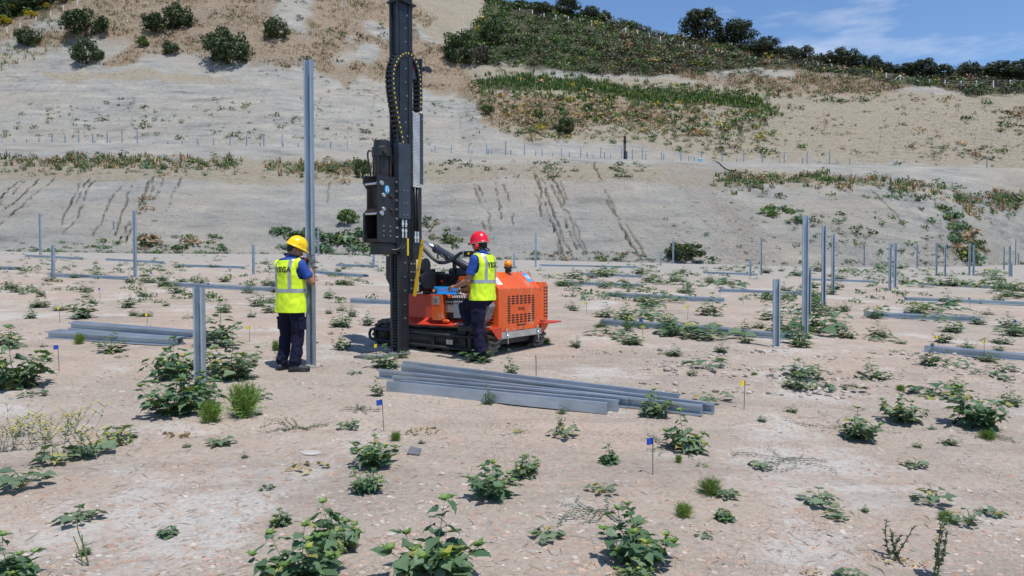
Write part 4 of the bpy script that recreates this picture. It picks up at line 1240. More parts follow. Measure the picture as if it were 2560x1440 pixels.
# ================================================================== people
M_SKIN = mat('tanned_skin', (.30, .145, .085), .5, 0, .12, 14, .1, 120)
M_SKIN2 = mat('sunburnt_skin', (.32, .15, .09), .5, 0, .12, 14, .1, 120)
M_HIVIS = mat('hi_vis_yellow', (.66, .88, .02), .6, 0, .05, 7, .12, 200)
M_TAPE = mat('reflective_tape', (.36, .38, .42), .35, .3, .08, 12)
M_SHIRT = mat('blue_shirt', (.012, .06, .30), .8, 0, .15, 10, .15, 200)
M_TROUS = mat('navy_trousers', (.009, .010, .028), .85, 0, .25, 9, .2, 120, spec=.2, dirt=((.05, .045, .05), 9, .62))
M_BOOT = mat('dark_work_shoe', (.022, .022, .026), .6, 0, .3, 12, .1, 60)
M_SOLE = mat('shoe_sole', (.05, .05, .052), .8, 0, .2, 12)
M_GLOVE = mat('grey_black_glove', (.05, .052, .06), .7, 0, .4, 25)
M_HELY = mat('yellow_helmet', (.86, .56, .005), .22, 0, .04, 5)
M_HELR = mat('red_helmet', (.70, .012, .035), .24, 0, .04, 5)
M_HAIR = mat('dark_hair', (.022, .017, .014), .8, 0, .3, 60, .4, 200)
M_PRINT = mat('dark_olive_print', (.03, .045, .005), .6, 0, .05, 5)
M_FAINT = mat('faint_print', (.50, .66, .03), .6, 0, .05, 5)

def blob(mb, name, voxel, smooth_it, m, parent, wrinkle=None, post=None):
    """join overlapping bodies into one continuous skin"""
    me = mb.mesh(name)
    o = bpy.data.objects.new(name, me)
    COL.objects.link(o)
    rm = o.modifiers.new('r', 'REMESH'); rm.mode = 'VOXEL'; rm.voxel_size = voxel; rm.use_smooth_shade = True
    sm = o.modifiers.new('s', 'SMOOTH'); sm.factor = .5; sm.iterations = smooth_it
    dg = bpy.context.evaluated_depsgraph_get()
    me2 = bpy.data.meshes.new_from_object(o.evaluated_get(dg))
    bpy.data.objects.remove(o, do_unlink=True)
    bm = bmesh.new(); bm.from_mesh(me2)
    if wrinkle:
        bm.normal_update()
        amp_, sc_, zs_ = wrinkle
        for v in bm.verts:
            q_ = Vector((v.co.x * sc_, v.co.y * sc_, v.co.z * sc_ * zs_))
            h_ = mnoise.noise(q_ + Vector((0, 0, 2 * mnoise.noise(q_ * .4)))) + .5 * mnoise.noise(q_ * 2.1)
            v.co += v.normal * (amp_ * h_)
    if post: post(bm)
    for f in bm.faces: f.smooth = True
    bm.to_mesh(me2); bm.free()
    me2.name = name
    return mobj(name, me2, m, parent)

def cut(bm, co, no, clear=True):
    g = bm.verts[:] + bm.edges[:] + bm.faces[:]
    bmesh.ops.bisect_plane(bm, geom=g, plane_co=co, plane_no=no, clear_outer=clear)

def hand(mb, wrist, dirn, palm_n, thumb_side, curl=.9, s=1.0, spread=.16):
    """palm with five separate bent fingers"""
    d = Vector(dirn).normalized(); n = Vector(palm_n); n = (n - d * n.dot(d)).normalized()
    t = d.cross(n).normalized() * thumb_side
    w = Vector(wrist)
    pc = w + d * .05 * s
    Rm = Matrix((t, n, d)).transposed()
    mb.ell(pc, (.043 * s, .017 * s, .052 * s), 14, 10, rot=Rm)
    mb.caps(w - d * .02, w + d * .02, .025 * s, .027 * s, 10)
    for k, ln in enumerate((.040, .046, .043, .034)):
        off = (1.5 - k) * .0215 * s
        base = w + d * .088 * s + t * off
        dd = (d + t * (1.5 - k) * spread * .5).normalized()
        p0 = base; ang_ = 0
        for j, seg in enumerate((ln, ln * .65, ln * .5)):
            ang_ += curl * (.55, .8, .6)[j]
            v = dd * math.cos(ang_) + n * math.sin(ang_)
            p1 = p0 + v * seg * s
            mb.caps(p0, p1, (.0092 - .0008 * j) * s, (.0086 - .0008 * j) * s, 8)
            p0 = p1
    b0 = w + d * .025 * s + t * .03 * s
    b1 = b0 + (t * .8 + d * .6 + n * .3).normalized() * .04 * s
    b2 = b1 + (d * .7 + n * .7 * curl + t * .1).normalized() * .032 * s
    mb.caps(b0, b1, .012 * s, .0105 * s, 8); mb.caps(b1, b2, .0105 * s, .009 * s, 8)

def helmet(par, HM, m, white=False):
    n = 40; rings = []
    for (h, k) in ((.132, .03), (.130, .20), (.121, .42), (.104, .63), (.077, .82), (.040, .945), (.008, 1.0), (-.012, 1.015)):
        rings.append((h, k, 0, 0))
    rings.append((-.018, 1.06, .022, 0)); rings.append((-.026, 1.08, .038, -.006)); rings.append((-.030, 1.06, .034, -.006))
    mb = MB(); vs = []; fs = []
    for (h, k, fr, dz) in rings:
        for i in range(n):
            a_ = 2 * math.pi * i / n
            x, y = math.cos(a_), math.sin(a_)
            f = max(0, y) ** 2
            rx, ry = .112 * k, .136 * k
            ridge = .006 * math.exp(-(x / .22) ** 2) * (1 if 0.15 < k < 1 and h > .02 else 0)
            vs.append((rx * x, ry * y + fr * f, h + dz * f + ridge))
    for j in range(len(rings) - 1):
        for i in range(n):
            fs.append((j * n + i, (j + 1) * n + i, (j + 1) * n + (i + 1) % n, j * n + (i + 1) % n))
    fs.append(tuple(range(n)))
    mb.add(vs, fs)
    o = mb.build('hard_hat', m, par, True, 0, HM @ Matrix.Translation((0, .005, .052)))
    sd_ = o.modifiers.new('solid', 'SOLIDIFY'); sd_.thickness = .0035
    MB().tube([(.108 * math.cos(a_), .128 * math.sin(a_), -.028) for a_ in np.linspace(0, 2 * math.pi, 25)], .010, 6).build('harness_band', M_HAIR if not white else M_WHITE, o, True)
    for sx in (-1, 1):
        for y in (.015, .05):
            MB().box((sx * .116, y - .008, .028), (sx * .112, y + .008, .031)).box((sx * .1165, y - .008, .036), (sx * .1125, y + .008, .039)).build('vent_slit', M_DARK, o)
    return o

def person(label, loc, rotz, s, J, yaw, pitch, roll, helm, skin, kind):
    P = thing('person', label, 'person', loc, rotz)
    P.scale = (s, s, s)
    V_ = lambda k: Vector(J[k])
    HM = Matrix.Translation(J['head']) @ Matrix.Rotation(R(yaw), 4, 'Z') @ Matrix.Rotation(R(-pitch), 4, 'X') @ Matrix.Rotation(R(roll), 4, 'Y')
    H3 = HM.to_3x3()
    hp = lambda *v: HM @ Vector(v)
    # ---- body: head, neck, torso core, arms (one skin)
    mb = MB()
    mb.ell(hp(0, -.012, .025), (.076, .094, .093), 20, 14, rot=H3)
    mb.ell(hp(0, .030, -.035), (.060, .064, .082), 18, 12, rot=H3)
    mb.ell(hp(0, .050, -.088), (.036, .034, .028), 14, 8, rot=H3)                # chin
    mb.ell(hp(0, .030, -.072), (.054, .050, .032), 14, 8, rot=H3)                # jaw
    mb.caps(hp(0, .088, .008), hp(0, .110, -.032), .010, .0155)                      # nose
    mb.ell(hp(0, .083, .018), (.046, .014, .010), 12, 6, rot=H3)                  # brow
    mb.ell(hp(0, .087, -.058), (.024, .011, .007), 10, 6, rot=H3)
    mb.ell(hp(0, .086, -.070), (.022, .011, .007), 10, 6, rot=H3)
    for sx in (-1, 1):
        mb.ell(hp(sx * .040, .075, -.022), (.020, .016, .018), 10, 6, rot=H3)
        mb.ell(hp(sx * .077, -.010, -.012), (.011, .022, .034), 12, 8, rot=H3)      # ears
    mb.caps(V_('neck'), hp(0, -.022, -.045), .062, .056)
    mb.caps(V_('neck') - Vector((0, 0, .06)), V_('neck'), .085, .062)
    for sd_ in 'LR':
        mb.caps(V_('sh' + sd_), V_('el' + sd_), .050, .043)
        mb.caps(V_('el' + sd_), V_('el' + sd_).lerp(V_('wr' + sd_), .35), .043, .045)
        mb.caps(V_('el' + sd_).lerp(V_('wr' + sd_), .35), V_('wr' + sd_), .045, .028)
    mb.caps(V_('shL'), V_('shR'), .06, .06)
    mb.caps((0, 0, 1.1), (0, 0, 1.36), .11, .12)
    if not J.get('gloves'):
        for sd_, ts in (('L', 1), ('R', -1)):
            hand(mb, J['wr' + sd_], J['hd' + sd_], J['hn' + sd_], ts, J.get('curl', .9))
    blob(mb, 'body', .0075, 4, skin, P)
    if J.get('gloves'):
        for sd_, ts in (('L', 1), ('R', -1)):
            mb = MB(); hand(mb, J['wr' + sd_], J['hd' + sd_], J['hn' + sd_], ts, J.get('curl', .9), 1.12, .3)
            w = V_('wr' + sd_); dd = Vector(J['hd' + sd_]).normalized()
            mb.caps(w - (w - V_('el' + sd_)).normalized() * .055, w, .037, .033)
            blob(mb, 'glove', .0055, 2, M_GLOVE, P)
    for sx in (-1, 1):
        e = MB().ell(hp(sx * .031, .083, .001), (.012, .009, .008), 10, 6, rot=H3).build('eye', M_WHITE, P, True)
        MB().ell(hp(sx * .031, .0905, .001), (.005, .003, .005), 8, 6, rot=H3).build('iris', M_HAIR, e, True)
    mb = MB().ell(hp(0, -.022, .028), (.080, .091, .088), 20, 12, rot=H3)
    mb.ell(hp(0, -.055, -.022), (.064, .05, .050), 16, 10, rot=H3)
    def ph(bm): cut(bm, hp(0, .03, 0), H3 @ Vector((0, 1, .25)))
    blob(mb, 'hair', .009, 3, M_HAIR, P, (.002, 60, 1), ph)
    if kind == 2:
        mb = MB().ell(hp(0, .036, -.082), (.060, .056, .036), 14, 9, rot=H3).ell(hp(0, .062, -.094), (.042, .034, .030), 14, 9, rot=H3)
        for sx in (-1, 1): mb.caps(hp(sx * .066, .0, -.035), hp(sx * .056, .03, -.08), .012, .016)
        mb.caps(hp(-.028, .088, -.052), hp(.028, .088, -.052), .007, .007)
        blob(mb, 'beard', .006, 2, M_HAIR, P, (.0025, 70, 1))
        g = MB()
        for sx in (-1, 1):
            g.ell(hp(sx * .033, .092, .002), (.028, .009, .018), 14, 8, rot=H3)
            g.tube([hp(sx * .06, .085, .006), hp(sx * .082, .03, .006), hp(sx * .085, -.02, .0)], .004, 6)
        g.tube([hp(-.012, .1, .004), hp(.012, .1, .004)], .003, 6)
        g.build('sunglasses', M_DARK, P, True)
    helmet(P, HM, helm, kind == 2)
    # ear protectors: on the ears, or hanging round the neck
    if kind == 2:
        for sx in (-1, 1):
            c_ = hp(sx * .10, -.005, -.022)
            ax = H3 @ Vector((sx, 0, 0))
            e = MB().ell(c_, (.024, .034, .044), 18, 12, rot=H3).build('ear_muff', M_REDP, P, True)
            MB().cyl(c_ - ax * .03, c_ - ax * .012, .036, .036, 16).build('cushion', M_DARK, e, True)
            MB().ell(c_ + ax * .022, (.006, .014, .018), 12, 8, rot=H3).build('cap_disc', M_HELR, e, True)
        MB().tube(smooth_path([hp(-.10, -.02, -.03), hp(-.085, -.085, -.075), hp(0, -.13, -.105), hp(.085, -.085, -.075), hp(.10, -.02, -.03)]), .009, 8).build('neck_band', M_DARK, P, True)
    else:
        k = V_('neck')
        MB().tube(smooth_path([k + Vector(v) for v in ((-.09, .10, -.005), (-.10, .02, .035), (-.055, -.075, .06), (.03, -.085, .06), (.10, .0, .035), (.10, .10, -.005))]), .012, 8).build('neck_band', M_DARK, P, True)
        for sx in (-1, 1):
            MB().ell(k + Vector((sx * .092, .118, -.015)), (.026, .03, .042), 14, 10).build('ear_muff', M_REDP, P, True)
    # ---- shirt
    tor = J['torso']
    mb = MB().loft([(z, cx, cy, rx + .012, ry + .012) for z, cx, cy, rx, ry in tor], 28)
    for sd_ in 'LR':
        a_, b_ = V_('sh' + sd_), V_('el' + sd_)
        mb.caps(a_, a_.lerp(b_, .55), .076, .067)
        mb.cyl(a_.lerp(b_, .5), a_.lerp(b_, .72), .068, .070, 18)
    mb.caps(V_('neck') - Vector((0, 0, .05)), V_('neck') + Vector((0, -.012, .012)), .092, .074)
    blob(mb, 'shirt', .011, 4, M_SHIRT, P, (.004, 16, .6))
    # ---- vest
    hem, nz, ax_ = J['hem'], J['neck'][2] + .012, J['armx']
    mb = MB().loft([(z, cx, cy, rx + .046, ry + .036) for z, cx, cy, rx, ry in J['vest']], 30)
    for sd_ in 'LR':
        a_ = V_('sh' + sd_)
        mb.ell(a_ + Vector((0, 0, -.01)), (.085, .088, .088), 16, 10)
    bz0, bz1 = J['band']; bx0, bx1 = .095, .145
    tape = bmesh.new()
    def pv(bm):
        cut(bm, (0, 0, hem), (0, 0, -1)); cut(bm, (0, 0, nz), (0, -.25, 1))
        cut(bm, (ax_, 0, 0), (1, 0, 0)); cut(bm, (-ax_, 0, 0), (-1, 0, 0))
        for sd_ in 'LR':
            sx = 1 if sd_ == 'R' else -1
            c_ = V_('sh' + sd_) + Vector((0, 0, -.09))
            dl = [f for f in bm.faces if sx * f.calc_center_median().x > .135 and ((f.calc_center_median().z - c_.z - .02) / .125) ** 2 + ((f.calc_center_median().y - c_.y) / .075) ** 2 < 1]
            bmesh.ops.delete(bm, geom=dl, context='FACES')
        for z in (bz0, bz1): cut(bm, (0, 0, z), (0, 0, 1), False)
        for x in (bx0, bx1):
            for sx in (-1, 1): cut(bm, (sx * x, 0, 0), (1, 0, 0), False)
        bm.normal_update()
        sel = []
        for f in bm.faces:
            c_ = f.calc_center_median()
            if bz0 < c_.z < bz1 or (c_.z >= bz1 and bx0 < abs(c_.x) < bx1 and abs(f.normal.x) < .85): sel.append(f)
        vm = {}
        for f in sel:
            vs = []
            for v in f.verts:
                if v.index not in vm or v not in vm:
                    if v not in vm: vm[v] = tape.verts.new(v.co + v.normal * .0025)
                vs.append(vm[v])
            try: tape.faces.new(vs).smooth = True
            except ValueError: pass
    vest = blob(mb, 'hi_vis_vest', .012, 5, M_HIVIS, P, (.0095, 13, .5), pv)
    tm_ = bpy.data.meshes.new('reflective_tape'); tape.to_mesh(tm_); tape.free()
    mobj('reflective_tape', tm_, M_TAPE, vest)
    # lettering on the back, laid onto the cloth
    from mathutils.bvhtree import BVHTree
    bm = bmesh.new(); bm.from_mesh(vest.data); bvh = BVHTree.FromBMesh(bm)
    def lay(body, size, xc, zc, m, bold):
        me = text_mesh(body, size, 0.0, bold)
        b2 = bmesh.new(); b2.from_mesh(me)
        bmesh.ops.triangulate(b2, faces=b2.faces[:])
        bmesh.ops.subdivide_edges(b2, edges=[e for e in b2.edges if e.calc_length() > .015], cuts=2)
        for v in b2.verts:
            x, z = xc + v.co.x, zc + v.co.y           # back seen from behind: local +x is to the right
            h_ = bvh.ray_cast(Vector((x, -1, z)), Vector((0, 1, 0)))
            y = h_[0].y if h_[0] else -.15
            v.co = Vector((x, y - .004, z))
        b2.to_mesh(me); b2.free()
        mobj('back_lettering', me, m, vest)
    lay('YEGA', .098, J.get('tx', .02), J['text'], M_PRINT, .004)
    lay('ENERGY', .036, J.get('tx', 0) + .02, J['text'] - .062, M_FAINT, .0)
    bm.free()
    # ---- trousers and shoes
    mb = MB().ell((0, 0, J['hipL'][2] + .04), (.172, .125, .14), 22, 14)
    for sd_ in 'LR':
        h_, k_, f_ = V_('hip' + sd_), V_('kn' + sd_), V_('an' + sd_)
        mb.caps(h_, k_, .105, .080); mb.caps(k_, f_ + (k_ - f_).normalized() * .03, .080, .074)
        mb.ell(f_ + Vector((0, 0, .05)), (.079, .085, .05), 14, 8)
    blob(mb, 'trousers', .0125, 4, M_TROUS, P, (.014, 13, .9))
    for sd_ in 'LR':
        h_, k_ = V_('hip' + sd_), V_('kn' + sd_)
        m_ = h_.lerp(k_, .62); sx = 1 if sd_ == 'R' else -1
        ax2 = (k_ - h_).normalized()
        Zp = -ax2; Xp = Vector((sx, 0, 0)); Xp = (Xp - Zp * Xp.dot(Zp)).normalized(); Yp = Zp.cross(Xp)
        Mp = Matrix((Xp, Yp, Zp)).transposed().to_4x4(); Mp.translation = m_ + Xp * .078
        MB().box((0, -.06, -.085), (.022, .06, .06)).box((.004, -.065, .045), (.028, .065, .085)).build('cargo_pocket', M_TROUS, P, False, .008, Mp)
        f_ = V_('an' + sd_); fd = Vector(J['ft' + sd_]).normalized()
        tz = f_.z - .085
        mb = MB().caps(f_ + Vector((0, 0, .0)), f_ + Vector((0, 0, -.04)), .052, .05)
        heel = Vector((f_.x, f_.y, tz + .04)) - fd * .045; toe = Vector((f_.x, f_.y, tz + .035)) + fd * .16
        mb.caps(heel, heel.lerp(toe, .55), .042, .046); mb.caps(heel.lerp(toe, .55), toe, .046, .036)
        mb.caps(f_ + Vector((0, 0, -.03)), heel.lerp(toe, .7) + Vector((0, 0, .01)), .048, .036)
        def ps(bm, tz=tz): cut(bm, (0, 0, tz + .014), (0, 0, -1))
        b_ = blob(mb, 'work_shoe', .008, 3, M_BOOT, P, None, ps)
        sl = MB(); side = Vector((-fd.y, fd.x, 0))
        out_ = []
        for a_ in np.linspace(0, 2 * math.pi, 20, endpoint=False):
            c_, s_ = math.cos(a_), math.sin(a_)
            out_.append(Vector((f_.x, f_.y, 0)) + fd * (.056 + .132 * c_) + side * (.043 * s_ * (1.0 if c_ > 0 else .85)))
        sl.prism([(p.x, p.y) for p in out_], 'z', tz, tz + .026)
        sl.build('sole', M_SOLE, b_, False, .004)
    return P

TOR = [(.84, 0, 0, .16, .115), (.98, 0, 0, .152, .11), (1.12, 0, .0, .155, .108), (1.26, 0, -.004, .172, .112), (1.36, 0, -.006, .172, .105), (1.43, 0, -.008, .13, .085), (1.475, 0, -.006, .075, .07)]
VEST = [(.70, 0, 0, .170, .125), (.84, 0, 0, .166, .122), (.98, 0, 0, .158, .114), (1.12, 0, .0, .16, .112), (1.26, 0, -.004, .175, .114), (1.36, 0, -.006, .175, .106), (1.43, 0, -.008, .135, .085), (1.49, 0, -.006, .075, .065)]
# worker steadying the tall pile
root = G(728, 926); root.z += .0
fy = math.atan2(-.50, .866)          # turned to face away and to the right
J1 = dict(head=(.02, .065, 1.585), neck=(.005, .02, 1.46), shL=(-.185, .0, 1.385), elL=(-.20, .22, 1.20), wrL=(-.075, .325, 1.27),
          shR=(.185, -.01, 1.385), elR=(.285, .10, 1.155), wrR=(.10, .235, 1.365), hdL=(.35, .3, .5), hnL=(.5, .5, -.2), hdR=(-.28, .12, .85), hnR=(-.3, .9, .1), gloves=True, curl=.75,
          hipL=(-.095, 0, .86), knL=(-.125, .035, .47), anL=(-.145, -.02, .09), ftL=(-.12, 1, 0), hipR=(.095, 0, .86), knR=(.10, .03, .47), anR=(.10, -.03, .085), ftR=(.75, .75, 0),
          torso=TOR, vest=VEST, hem=.765, band=(1.025, 1.072), text=1.315, armx=.225)
person('person in yellow helmet and hi-vis vest steadying the tall pile', root, fy, 1.0, J1, -38, 24, 0, M_HELY, M_SKIN, 1)
# operator at the levers
root2 = G(1207, 904)
f2 = math.atan2(.87, .49)
J2 = dict(head=(.0, .045, 1.60), neck=(0, .015, 1.475), shL=(-.19, .0, 1.39), elL=(-.235, .085, 1.10), wrL=(-.16, .335, 1.02),
          shR=(.19, .0, 1.39), elR=(.23, .12, 1.12), wrR=(.10, .33, .98), hdL=(.12, .5, .02), hnL=(.3, 0, -.9), hdR=(-.1, .5, -.05), hnR=(-.2, 0, -.9), curl=.8,
          hipL=(-.09, 0, .87), knL=(-.10, .01, .47), anL=(-.10, -.03, .09), ftL=(.1, 1, 0), hipR=(.095, 0, .86), knR=(.13, .40, .72), anR=(.12, .30, .47), ftR=(0, 1, 0),
          torso=TOR, vest=VEST, hem=.835, band=(1.07, 1.115), text=1.315, armx=.225)
person('person in red helmet, ear muffs and hi-vis vest working the machine levers', root2, f2, 1.05, J2, 2, 6, 0, M_HELR, M_SKIN2, 2)

# ================================================================== foliage
L_WEED = leaf_mat('weed_leaf', (.065, .125, .065), (.125, .20, .105))
L_WEED2 = leaf_mat('weed_leaf_greyer', (.10, .155, .09), (.175, .235, .14))
L_TIP = leaf_mat('young_leaf', (.11, .20, .05), (.18, .28, .08))
L_FEATH = leaf_mat('feathery_leaf', (.11, .20, .035), (.20, .29, .07))
L_GREY = leaf_mat('grey_green_leaf', (.11, .135, .105), (.18, .21, .16))
L_SHRUB = leaf_mat('shrub_leaf', (.024, .046, .018), (.070, .105, .040), .12)
L_OLIVE = leaf_mat('olive_leaf', (.026, .040, .022), (.075, .095, .055), .12)
L_SCRUB = leaf_mat('scrub_leaf', (.022, .046, .014), (.075, .115, .035), .15)
L_PURPLE = leaf_mat('dull_scrub_leaf', (.045, .038, .030), (.095, .085, .055), .1)
L_DRY = leaf_mat('dry_grass', (.18, .108, .062), (.35, .25, .165), .15, .8)
L_STRAW = leaf_mat('straw_grass', (.27, .215, .135), (.42, .35, .23), .15, .8)
L_GRASS = leaf_mat('green_grass', (.045, .10, .022), (.12, .19, .05), .2)
L_YFLOW = leaf_mat('yellow_blossom', (.50, .42, .01), (.75, .62, .03), .2)
L_GORSE = leaf_mat('gorse_blossom', (.30, .25, .01), (.50, .40, .02), .2)
L_WFLOW = leaf_mat('white_blossom', (.55, .55, .48), (.7, .7, .64), .2)
M_STEM = mat('green_stem', (.10, .15, .045), .7, 0, .2, 8)
M_BARK = mat('olive_bark', (.085, .070, .055), .9, 0, .3, 6, .4, 30)

def leaf_shape(seg, jag=True):
    if jag:
        o = [(0.02, .0), (.20, .03), (.36, .16), (.42, .27), (.31, .33), (.35, .46), (.24, .55), (.25, .66), (.12, .80), (0.0, 1.0)]
    else:
        o = [(0.02, 0), (.36, .18), (.33, .45), (.16, .74), (0, 1.0)] if seg > 3 else [(.02, 0), (.38, .26), (.22, .62), (0, 1.0)]
    def z(x, y): return .22 * abs(x) - .28 * y * y + .05 * math.sin(y * 9 + x * 5)
    vs = []; fs = []
    for (x, y) in o:
        vs += [(-x, y, z(x, y)), (0, y, z(0, y) - .01), (x, y, z(x, y))]
    for i in range(len(o) - 1):
        a = 3 * i
        fs += [(a, a + 1, a + 4, a + 3), (a + 1, a + 2, a + 5, a + 4)]
    return vs, fs
LEAF_V, LEAF_F = leaf_shape(9); LOW_V, LOW_F = leaf_shape(3, False)
def leaf_mesh(nm, m):
    mb = MB().add(LEAF_V, LEAF_F); me = mb.mesh(nm, True); me.materials.append(m); return me
LM = [leaf_mesh('leaf', L_WEED), leaf_mesh('leaf', L_TIP), leaf_mesh('leaf', L_WEED2), leaf_mesh('leaf', leaf_mat('yellowing_leaf', (.22, .22, .06), (.34, .27, .11)))]

def frame_from(d, upv=Vector((0, 0, 1)), roll=0.0):
    Y = d.normalized()
    X = Y.cross(upv)
    X = X.normalized() if X.length > 1e-4 else Vector((1, 0, 0))
    Z = X.cross(Y)
    M = Matrix((X, Y, Z)).transposed().to_4x4()
    return M @ Matrix.Rotation(roll, 4, 'Y')

def gen_weed(r, h, w, nb, ls):
    drop = r.uniform(-.95, -.35); spin = r.uniform(2.1, 2.7)
    """upright broad-leaved weed: returns leaves (matrix, tip) and stems (path, radii)"""
    leaves = []; stems = []
    def shoot(p0, d, ln, nn, base_ls, main):
        pts = [Vector(p0)]; dd = d.normalized()
        for i in range(nn):
            dd = (dd + Vector((r.uniform(-.16, .16), r.uniform(-.16, .16), .14))).normalized()
            pts.append(pts[-1] + dd * ln / nn)
        stems.append((pts, [max(.0015, .0065 * (ln ** .5) * (1 - .75 * i / nn)) for i in range(nn + 1)]))
        az = r.uniform(0, 6.28)
        for i in range(1, nn + 1):
            f = i / nn
            k = 1 if main else 1
            for _ in range(2 if f < .9 else 1):
                az += spin + r.uniform(-.5, .5)
                el = R(r.uniform(5, 40)) * (1 - f * .2)
                od = Vector((math.cos(az) * math.cos(el), math.sin(az) * math.cos(el), math.sin(el)))
                sz = base_ls * (1.12 - .55 * f) * r.uniform(.65, 1.25)
                pb = pts[i] + od * sz * .35
                stems.append(([pts[i], pb], [.0018, .0012]))
                ld = (od + Vector((0, 0, r.uniform(drop, .05)))).normalized()
                leaves.append((Matrix.Translation(pb) @ frame_from(ld, roll=r.uniform(-.5, .5)) @ Matrix.Scale(sz, 4), 0))
        for k in range(5):
            a_ = k * 1.26 + r.uniform(-.3, .3)
            od = Vector((math.cos(a_) * .7, math.sin(a_) * .7, .75))
            leaves.append((Matrix.Translation(pts[-1]) @ frame_from(od, roll=r.uniform(-.3, .3)) @ Matrix.Scale(base_ls * r.uniform(.3, .5), 4), 1))
        return pts
    main = shoot((0, 0, 0), Vector((r.uniform(-.1, .1), r.uniform(-.1, .1), 1)), h, max(5, int(h / ls * 3.0)), ls, True)
    for b in range(nb):
        a_ = 2 * math.pi * b / nb + r.uniform(-.4, .4)
        i = min(len(main) - 2, r.choice((0, 0, 1, 1, 2)))
        el = R(r.uniform(5, 42))
        L = w * .5 * r.uniform(.6, 1.2)
        shoot(main[i], Vector((math.cos(a_) * math.cos(el), math.sin(a_) * math.cos(el), math.sin(el) * .6)), L, max(4, int(L / ls * 3.0)), ls * .95, False)
    return leaves, stems

def gen_mallow(r, h, w, ls):
    """low plant, leaves on stalks close to the ground"""
    leaves = []; stems = []
    n = r.randint(12, 18)
    for k in range(n):
        a_ = k * 2.4 + r.uniform(-.3, .3)
        rad = w * .5 * math.sqrt((k + 1) / n) * r.uniform(.6, .95)
        z = h * r.uniform(.25, .85) * (1 - .4 * (k / n))
        p = Vector((rad * math.cos(a_), rad * math.sin(a_), max(.012, z)))
        stems.append(([Vector((0, 0, 0)), Vector((p.x * .5, p.y * .5, z * .8)), p], [.003, .0025, .002]))
        d = Vector((math.cos(a_ + r.uniform(-.5, .5)), math.sin(a_ + r.uniform(-.5, .5)), r.uniform(-.15, .25)))
        leaves.append((Matrix.Translation(p) @ frame_from(d, roll=r.uniform(-.4, .4)) @ Matrix.Scale(ls * r.uniform(.7, 1.2), 4) @ Matrix.Diagonal((1.25, 1, 1, 1)), 0))
    return leaves, stems

def stems_mesh(stems, nm='stem', n=5):
    mb = MB()
    for p, rr in stems: mb.tube(p, list(rr), n, cap=False)
    me = mb.mesh(nm, True); me.materials.append(M_STEM); return me

def joined(leaves, hi=False):
    mb = MB()
    V0, F0 = (LEAF_V, LEAF_F) if hi else (LOW_V, LOW_F)
    for M, t in leaves: mb.add(V0, F0, M, t)
    return mb

NEARW = 'broad-leaved weeds on the near ground'
def near_plant(px, py, wpx, hpx, kind, lab, seed, group=None):
    """plant whose leaves are separate parts"""
    r = random.Random(seed)
    p = G(px, py); k = p.y / FPX
    w, h = wpx * k, hpx * k
    t = thing('weed', lab, 'weed', p - Vector((0, 0, .005)), r.uniform(0, 6.28), group)
    if kind == 'C':
        ls = max(.05, min(.145, .27 * h + .02)); lv, st = gen_weed(r, h * .92, w * 1.0, 10 if w > h * .7 else 8, ls)
        pick = (2, 1) if r.random() < .4 else (0, 1)
    else:
        ls = max(.05, min(.11, .28 * w)); lv, st = gen_mallow(r, h, w, ls); pick = (2, 1)
    inst('stem', stems_mesh(st), t)
    for M, tip in lv: inst('leaf', LM[pick[tip]] if r.random() > .025 else LM[3], t, M @ Matrix.Diagonal((r.uniform(.8, 1.25), r.uniform(.85, 1.1), r.uniform(.3, 2.2), 1)))
    return t

